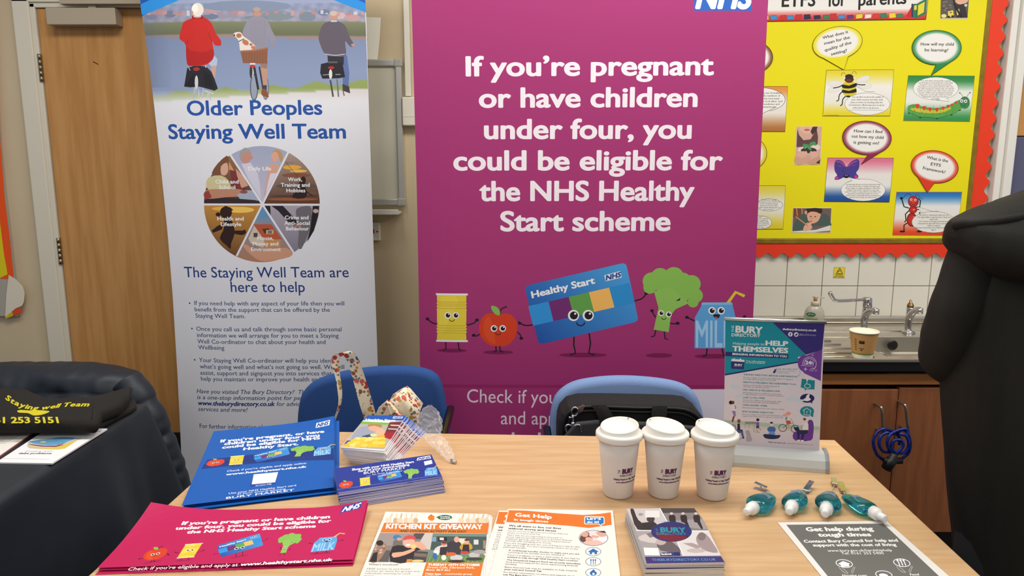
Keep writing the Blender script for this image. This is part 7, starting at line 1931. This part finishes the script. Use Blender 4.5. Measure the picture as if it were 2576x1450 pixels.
b = MB(); b.lathe([(r1 - 0.0008, hh - 0.005), (r1 + 0.0008, hh - 0.004), (r1 + 0.0012, hh - 0.001), (r1, hh + 0.0008), (r1 - 0.0015, hh - 0.002), (r0 + 0.001, 0.012), (0.0001, 0.011)], 40, mtx=Matrix.Translation(c)); b.build('rim', M('cream_paper', (236, 226, 206), 0.7), pc)
# hot water sticker
s = vsheet(WY - 0.0088)
s.frame(2020, 640, 5.0)
s.outline([(390, 162), (532, 162), (524, 302), (378, 300)], (222, 204, 70), 0.0004)
s.line([(392, 164), (530, 164), (522, 300), (380, 298)], 3, (70, 64, 30), closed=True)
s.poly([(464, 168), (502, 248), (410, 246)], (34, 30, 20)); s.poly([(463, 182), (490, 240), (420, 239)], (222, 204, 70)); s.line([(436, 236), (440, 214), (462, 208), (474, 214)], 8, (34, 30, 20)); s.line([(462, 200), (464, 212)], 6, (34, 30, 20))
s.text('CAUTION', 406, 269, 500, 269, cap=15, col=(50, 44, 24), bold=0.07, up=(-1, -15), res=2); s.text('HOT WATER', 392, 292, 512, 293, cap=14, col=(50, 44, 24), bold=0.07, up=(-1, -14), res=2)
s.frame()
tag(s.build('warning_sticker', GLOSS), 'small yellow caution hot water sticker on the tiles', 'sticker')

# cupboards
zr1, zr0 = at_y(2150, 941, FYD + 0.02).z, at_y(2150, 968, FYD + 0.02).z
zd1, zd0 = at_y(2150, 981, FYD + 0.015).z, at_y(2400, 1341, FYD + 0.015).z
sx = at_y(2251, 1100, FYD + 0.015).x
cb = empty('base_cabinet', ((SX0 + SX1) / 2, 2.66, 0), 'brown two door cupboard under the sink', 'cabinet')
b = MB(); b.box((SX0 + 0.02, FYD + 0.036, zd0), (SX1 - 0.02, WY - 0.001, SZ - 0.12), 0.002); b.box((SX0 + 0.02, FYD + 0.02, SZ - 0.12), (SX0 + 0.035, WY - 0.01, SZ - 0.044)); b.box((SX1 - 0.035, FYD + 0.02, SZ - 0.12), (SX1 - 0.02, WY - 0.01, SZ - 0.044)); b.build('carcass', cab, cb)
b = MB(); b.box((SX0 + 0.02, FYD + 0.014, zr0), (SX1 - 0.02, FYD + 0.034, zr1), 0.003); b.build('fascia_rail', cab_e, cb)
b = MB(); b.box((SX0 + 0.03, FYD + 0.07, 0.0), (SX1 - 0.03, FYD + 0.085, zd0 - 0.002)); b.build('plinth', M('black_plinth', (18, 16, 15), 0.5), cb)
def handle(par, pts):
    b = MB(); P = [at_y(a, c, FYD - 0.028) for a, c in pts]
    t, l = P[0], P[-1]
    path = spline([Vector((t.x - 0.004, FYD + 0.016, t.z)), Vector((t.x - 0.002, FYD - 0.015, t.z)), Vector((t.x, FYD - 0.027, t.z - 0.006)), (t + l) / 2, Vector((l.x, FYD - 0.027, l.z + 0.006)), Vector((l.x - 0.001, FYD - 0.012, l.z)), Vector((l.x - 0.002, FYD + 0.016, l.z))], 6)
    b.tube(path, 0.0052, 12); b.build('handle', M('satin_steel', (160, 150, 140), 0.3, 0.9), par)
for x0, x1, hp in ((sx - 0.49, sx - 0.002, [(2219, 1026), (2222, 1090)]), (sx + 0.002, sx + 0.49, [(2279, 1020), (2284, 1084)])):
    b = MB(); yy = FYD + 0.014 + (0.004 if x0 > sx else 0)
    b.box((x0, yy, zd0), (min(x1, SX1 - 0.02), yy + 0.020, zd1 + (0.006 if x0 > sx else 0)), 0.002)
    d = b.build('door', cab, cb)
    handle(d, hp)
# coiled cable lock on the handles
cl = empty('cable_lock', at_y(2240, 1165, FYD - 0.04), 'blue coiled cable lock looped through the cupboard handles', 'cable lock')
bl = M('blue_plastic_cable', (16, 40, 130), 0.25, var=0.5, vscale=90)
for i, pth in enumerate(([(2222, 1158), (2205, 1142), (2197, 1115), (2204, 1092), (2222, 1080), (2245, 1086), (2262, 1100), (2262, 1120)], [(2238, 1138), (2222, 1136), (2212, 1120), (2215, 1100), (2230, 1090), (2250, 1092), (2270, 1082), (2284, 1092), (2290, 1115), (2286, 1138), (2272, 1152), (2262, 1158)],
                         [(2250, 1140), (2236, 1130), (2232, 1112), (2240, 1094), (2258, 1084), (2276, 1080), (2284, 1085), (2280, 1100)], [(2244, 1160), (2258, 1140), (2272, 1122), (2266, 1108), (2248, 1110), (2242, 1126), (2256, 1140), (2276, 1138), (2286, 1120), (2280, 1098), (2262, 1092)])):
    P = spline([at_y(a, c, FYD - 0.034 - 0.006 * i - 0.004 * math.sin(j)) for j, (a, c) in enumerate(pth)], 8)
    b = MB(); b.tube(P, 0.0052, 10); b.build('cable', bl, cl)
b = MB(); P = [at_y(2250, 1142, FYD - 0.058), at_y(2244, 1156, FYD - 0.056), at_y(2229, 1180, FYD - 0.05)]
b.tube([P[0], P[1], P[1] + (P[2] - P[1]) * 0.05, P[2]], [0.012, 0.013, 0.018, 0.017], 16); b.tube([at_y(2224, 1160, FYD - 0.052), at_y(2268, 1160, FYD - 0.05)], 0.011, 14); b.build('lock_body', M('black_lock_rubber', (16, 15, 16), 0.5), cl)

# ------------------------------------------------------------------ person in a black hooded coat at the right
PX, PY = 1.17, 1.48
pr = empty('person', (PX, PY, 0), 'person in a long black hooded coat cropped by the right edge', 'person')
coatm = M('black_softshell', (36, 34, 29), 0.8, bump=0.25, bscale=300, var=0.4, vscale=7, stretch=(1.6, 1.6, 0.35), spec=0.35)
skin = M('skin', (206, 158, 134), 0.5)
def skin_mesh(name, joints, bones, mat, par, lvl=2):
    me = bpy.data.meshes.new(name)
    me.from_pydata([j[:3] for j in joints], bones, [])
    o = bpy.data.objects.new(name, me); C.objects.link(o)
    md = o.modifiers.new('skin', 'SKIN'); md.use_smooth_shade = True
    for i, j in enumerate(joints):
        me.skin_vertices[0].data[i].radius = (j[3], j[4] if len(j) > 4 else j[3])
    me.skin_vertices[0].data[0].use_root = True
    sb = o.modifiers.new('sub', 'SUBSURF'); sb.levels = sb.render_levels = lvl
    me.materials.append(mat)
    o.parent = par; o.location = (-par.location[0], -par.location[1], -par.location[2])
    return o
J = [(PX, PY, .86, .13, .11), (PX, PY, 1.05, .115, .10), (PX, PY, 1.24, .14, .10), (PX, PY, 1.36, .055), (PX, PY - .005, 1.42, .05), (PX, PY + .01, 1.50, .075, .085), (PX, PY + .015, 1.58, .072, .088), (PX, PY + .01, 1.63, .04),
     (PX - .09, PY, .80, .085), (PX - .09, PY - .01, .47, .058), (PX - .09, PY + .02, .09, .042), (PX - .09, PY - .1, .035, .035), (PX + .09, PY, .80, .085), (PX + .09, PY - .01, .47, .058), (PX + .09, PY + .02, .09, .042), (PX + .09, PY - .1, .035, .035)]
J[11] = (PX - .09, PY + .12, .035, .035); J[15] = (PX + .09, PY + .12, .035, .035)
BN = [(0, 1), (1, 2), (2, 3), (3, 4), (4, 5), (5, 6), (6, 7), (0, 8), (8, 9), (9, 10), (10, 11), (0, 12), (12, 13), (13, 14), (14, 15)]
skin_mesh('body', J, BN, skin, pr)
b = MB()
b.lathe([(0.0001, 1.665), (0.05, 1.655), (0.085, 1.61), (0.096, 1.55), (0.095, 1.48), (0.082, 1.43), (0.06, 1.41)], 24, mtx=Matrix.Translation((PX, PY - 0.036, 0)), sy=0.90); b.build('hair', M('dark_hair', (44, 32, 26), 0.55, var=0.3, vscale=60, stretch=(8, 8, 1)), pr)
b = MB()
for sx_ in (-1, 1): b.lathe([(0.0001, -.03), (.012, -.026), (.016, 0), (.014, .026), (.0001, .032)], 14, mtx=Matrix.Translation((PX + sx_ * .098, PY + .005, 1.535)), sx=0.45)
b.build('ear', skin, pr)
b = MB(); b.tube([(PX, PY + .088, 1.562), (PX, PY + .108, 1.530), (PX, PY + .094, 1.520)], [.008, .011, .008], 12); b.build('nose', skin, pr)
for sx_ in (-1, 1):
    b = MB(); b.lathe([(0.0001, -.009), (.006, -.006), (.009, 0), (.006, .006), (.0001, .009)], 14, mtx=Matrix.Translation((PX + sx_ * .027, PY + .082, 1.562))); e_ = b.build('eye', M('eye_white', (226, 222, 216), 0.2), pr)
    b = MB(); b.lathe([(0.0001, -.004), (.004, -.003), (.005, 0), (.004, .003), (.0001, .004)], 12, mtx=Matrix.Translation((PX + sx_ * .027, PY + .087, 1.562))); b.build('iris', M('brown_iris', (60, 40, 28), 0.15), e_)
    b = MB(); b.tube([(PX + sx_ * .014, PY + .092, 1.578), (PX + sx_ * .030, PY + .091, 1.582), (PX + sx_ * .044, PY + .082, 1.577)], [.002, .0035, .002], 8); b.build('eyebrow', M('dark_hair', (44, 32, 26)), pr)
b = MB(); b.tube([(PX - .024, PY + .084, 1.487), (PX, PY + .094, 1.484), (PX + .024, PY + .084, 1.487)], [.003, .007, .003], 10); b.build('mouth', M('lips', (170, 92, 86), 0.45), pr)
# coat: silhouette read off the photo, modelled as rings round the body
def xz(px, py, y=PY): p = at_y(px, py, y); return p.x, p.z
sil = [xz(2520, 545), xz(2462, 575), xz(2428, 630), xz(2405, 720), xz(2392, 820), xz(2382, 950), xz(2392, 1090), xz(2402, 1200), xz(2415, 1340), xz(2440, 1450)]
sil += [(sil[-1][0] - 0.012, sil[-1][1] - 0.12), (sil[-1][0] - 0.03, sil[-1][1] - 0.26)]
b = MB()
NR = 72
for i, (x, z) in enumerate(sil):
    rx = PX - x
    ry = 0.10 + 0.06 * min(1, i / 3)
    for k_ in range(NR):
        a = 2 * math.pi * k_ / NR
        f = 1 + wr((math.cos(a) * 1.2, math.sin(a) * 1.2, z * 0.5), 4, 0.05) + (0.012 * math.sin(a * 7 + i * 0.5) + 0.03 * max(0, math.cos(a * 5 + 0.9)) ** 6 * min(1, max(0, (i - 2) / 3)))
        if abs(math.cos(a) + 1) < 0.02: f = 1
        b.v.append((PX + rx * math.cos(a) * f, PY + ry * math.sin(a) * f, z)); b.c.append((1, 1, 1))
for i in range(len(sil) - 1):
    for k_ in range(NR):
        k2 = (k_ + 1) % NR
        b.f.append((i * NR + k2, i * NR + k_, (i + 1) * NR + k_, (i + 1) * NR + k2)); b.m.append(0); b.sm.append(True)
b.f.append(tuple(range(NR))); b.m.append(0); b.sm.append(True)
co = b.build('coat', coatm, pr)
sb = co.modifiers.new('sub', 'SUBSURF'); sb.levels = sb.render_levels = 1
def sleeve(mir, par):
    pts = [(2482, 610, PY, .055), (2462, 650, PY - .01, .058), (2433, 725, PY - .015, .056), (2406, 795, PY - .01, .055), (2386, 855, PY + .01, .053), (2378, 900, PY + .04, .050), (2394, 924, PY + .09, .042), (2440, 930, PY + .15, .040)]
    P = [at_y(a, c, y) for a, c, y, r in pts]
    if mir: P = [Vector((2 * PX - p.x, p.y, p.z)) for p in P]
    PP = spline(P, 6); RR = [v.x for v in spline([(p[3], 0, 0) for p in pts], 6)]
    n = len(PP)
    b = MB(); b.tube(PP, [r * (1 + 0.03 * math.sin(i * 0.9) * (i / n)) for i, r in enumerate(RR)], 28); o = b.build('sleeve', coatm, par)
    e = PP[-1]; d = (PP[-1] - PP[-2]).normalized()
    sg = -1 if mir else 1
    # hand with five fingers
    Jh = [(*(e + d * 0.0), .022), (*(e + d * 0.05), .028, .016), (*(e + d * 0.085), .03, .015)]
    Bh = [(0, 1), (1, 2)]
    for fi, (off, L) in enumerate(((-.024, .055), (-.008, .066), (.008, .062), (.022, .048))):
        b0 = e + d * 0.09 + Vector((0, 0, off)); k_ = len(Jh)
        Jh += [(*(b0 + d * L * 0.1), .0085), (*(b0 + d * L * 0.55 + Vector((0.004 * sg, 0, -.004))), .008), (*(b0 + d * L + Vector((0.010 * sg, -.012, -.008))), .0065)]
        Bh += [(2, k_), (k_, k_ + 1), (k_ + 1, k_ + 2)]
    k_ = len(Jh); th = e + d * 0.03
    Jh += [(*(th + Vector((0, -.02, .028))), .011), (*(th + d * 0.03 + Vector((0, -.024, .044))), .0085), (*(th + d * 0.05 + Vector((0, -.02, .05))), .007)]
    Bh += [(1, k_), (k_, k_ + 1), (k_ + 1, k_ + 2)]
    h = skin_mesh('hand', Jh, Bh, skin, pr, 2)
sleeve(False, pr); sleeve(True, pr)
# hood lying on the shoulders
b = MB()
HT = [(2401, 576, 577, .0008), (2402, 568, 586, .010), (2405, 558, 598, .022), (2414, 551, 614, .038), (2430, 545, 636, .060), (2465, 533, 664, .090), (2510, 514, 692, .118), (2576, 486, 716, .140), (2650, 470, 730, .150), (2748, 468, 736, .155)]
S_ = []
for a, t_, b_, r_ in HT:
    p, q2 = at_y(a, t_, PY - .06), at_y(a, b_, PY - .06)
    S_.append(Vector((p.x, (p.z + q2.z) / 2, (p.z - q2.z) / 2)).to_4d()); S_[-1].w = r_
half = [(S_[i].lerp(S_[i + 1], k_ / 5)) for i in range(len(S_) - 1) for k_ in range(5)] + [S_[-1]]
full = half + [Vector((2 * PX - h.x, h.y, h.z, h.w)) for h in reversed(half[:-1])]
n = len(full) - 1
def hood(u, v):
    h = full[int(round(v * n))]
    a = u * 2 * math.pi
    ca, sa = math.cos(a), math.sin(a)
    e = 0.8
    yy = -math.copysign(abs(ca) ** e, ca) * h.w
    zz = math.copysign(abs(sa) ** e, sa) * h.z
    # the hood hangs fuller towards its lower edge, with a turned rim along the top
    yy *= 1 + 0.22 * max(0, -sa) - 0.25 * max(0, sa)
    zz += 0.006 * max(0, h.w - 0.03) / 0.13 * math.sin(v * 30 + a * 3)
    return Vector((h.x, PY - .05 + yy, h.y + zz))
b.grid(hood, 40, n, closed=True)
b.f.append(tuple(range(40))); b.m.append(0); b.sm.append(True)
rim = [Vector((h.x, PY - .05 - h.w * 0.62, h.y + h.z * 0.66)) for h in full[3:-3]]
b.tube(rim, [0.010 * min(1, (min(i, len(rim) - 1 - i) + 0.6) / 5) for i in range(len(rim))], 12)
b.build('hood', coatm, pr)
for sx_ in (-1, 1):
    b = MB(); b.box((PX + sx_ * .09 - .045, PY - .07, 0.0), (PX + sx_ * .09 + .045, PY + .2, .085), 0.03, seg=3); b.build('shoe', M('black_shoe', (20, 20, 22), 0.4), pr)
    b = MB(); b.tube([(PX + sx_ * .09, PY + .02, .075), (PX + sx_ * .09, PY, .47), (PX + sx_ * .08, PY, .86)], [.068, .08, .11], 20); b.build('trouser_leg', M('black_trousers', (24, 24, 28), 0.8), pr)
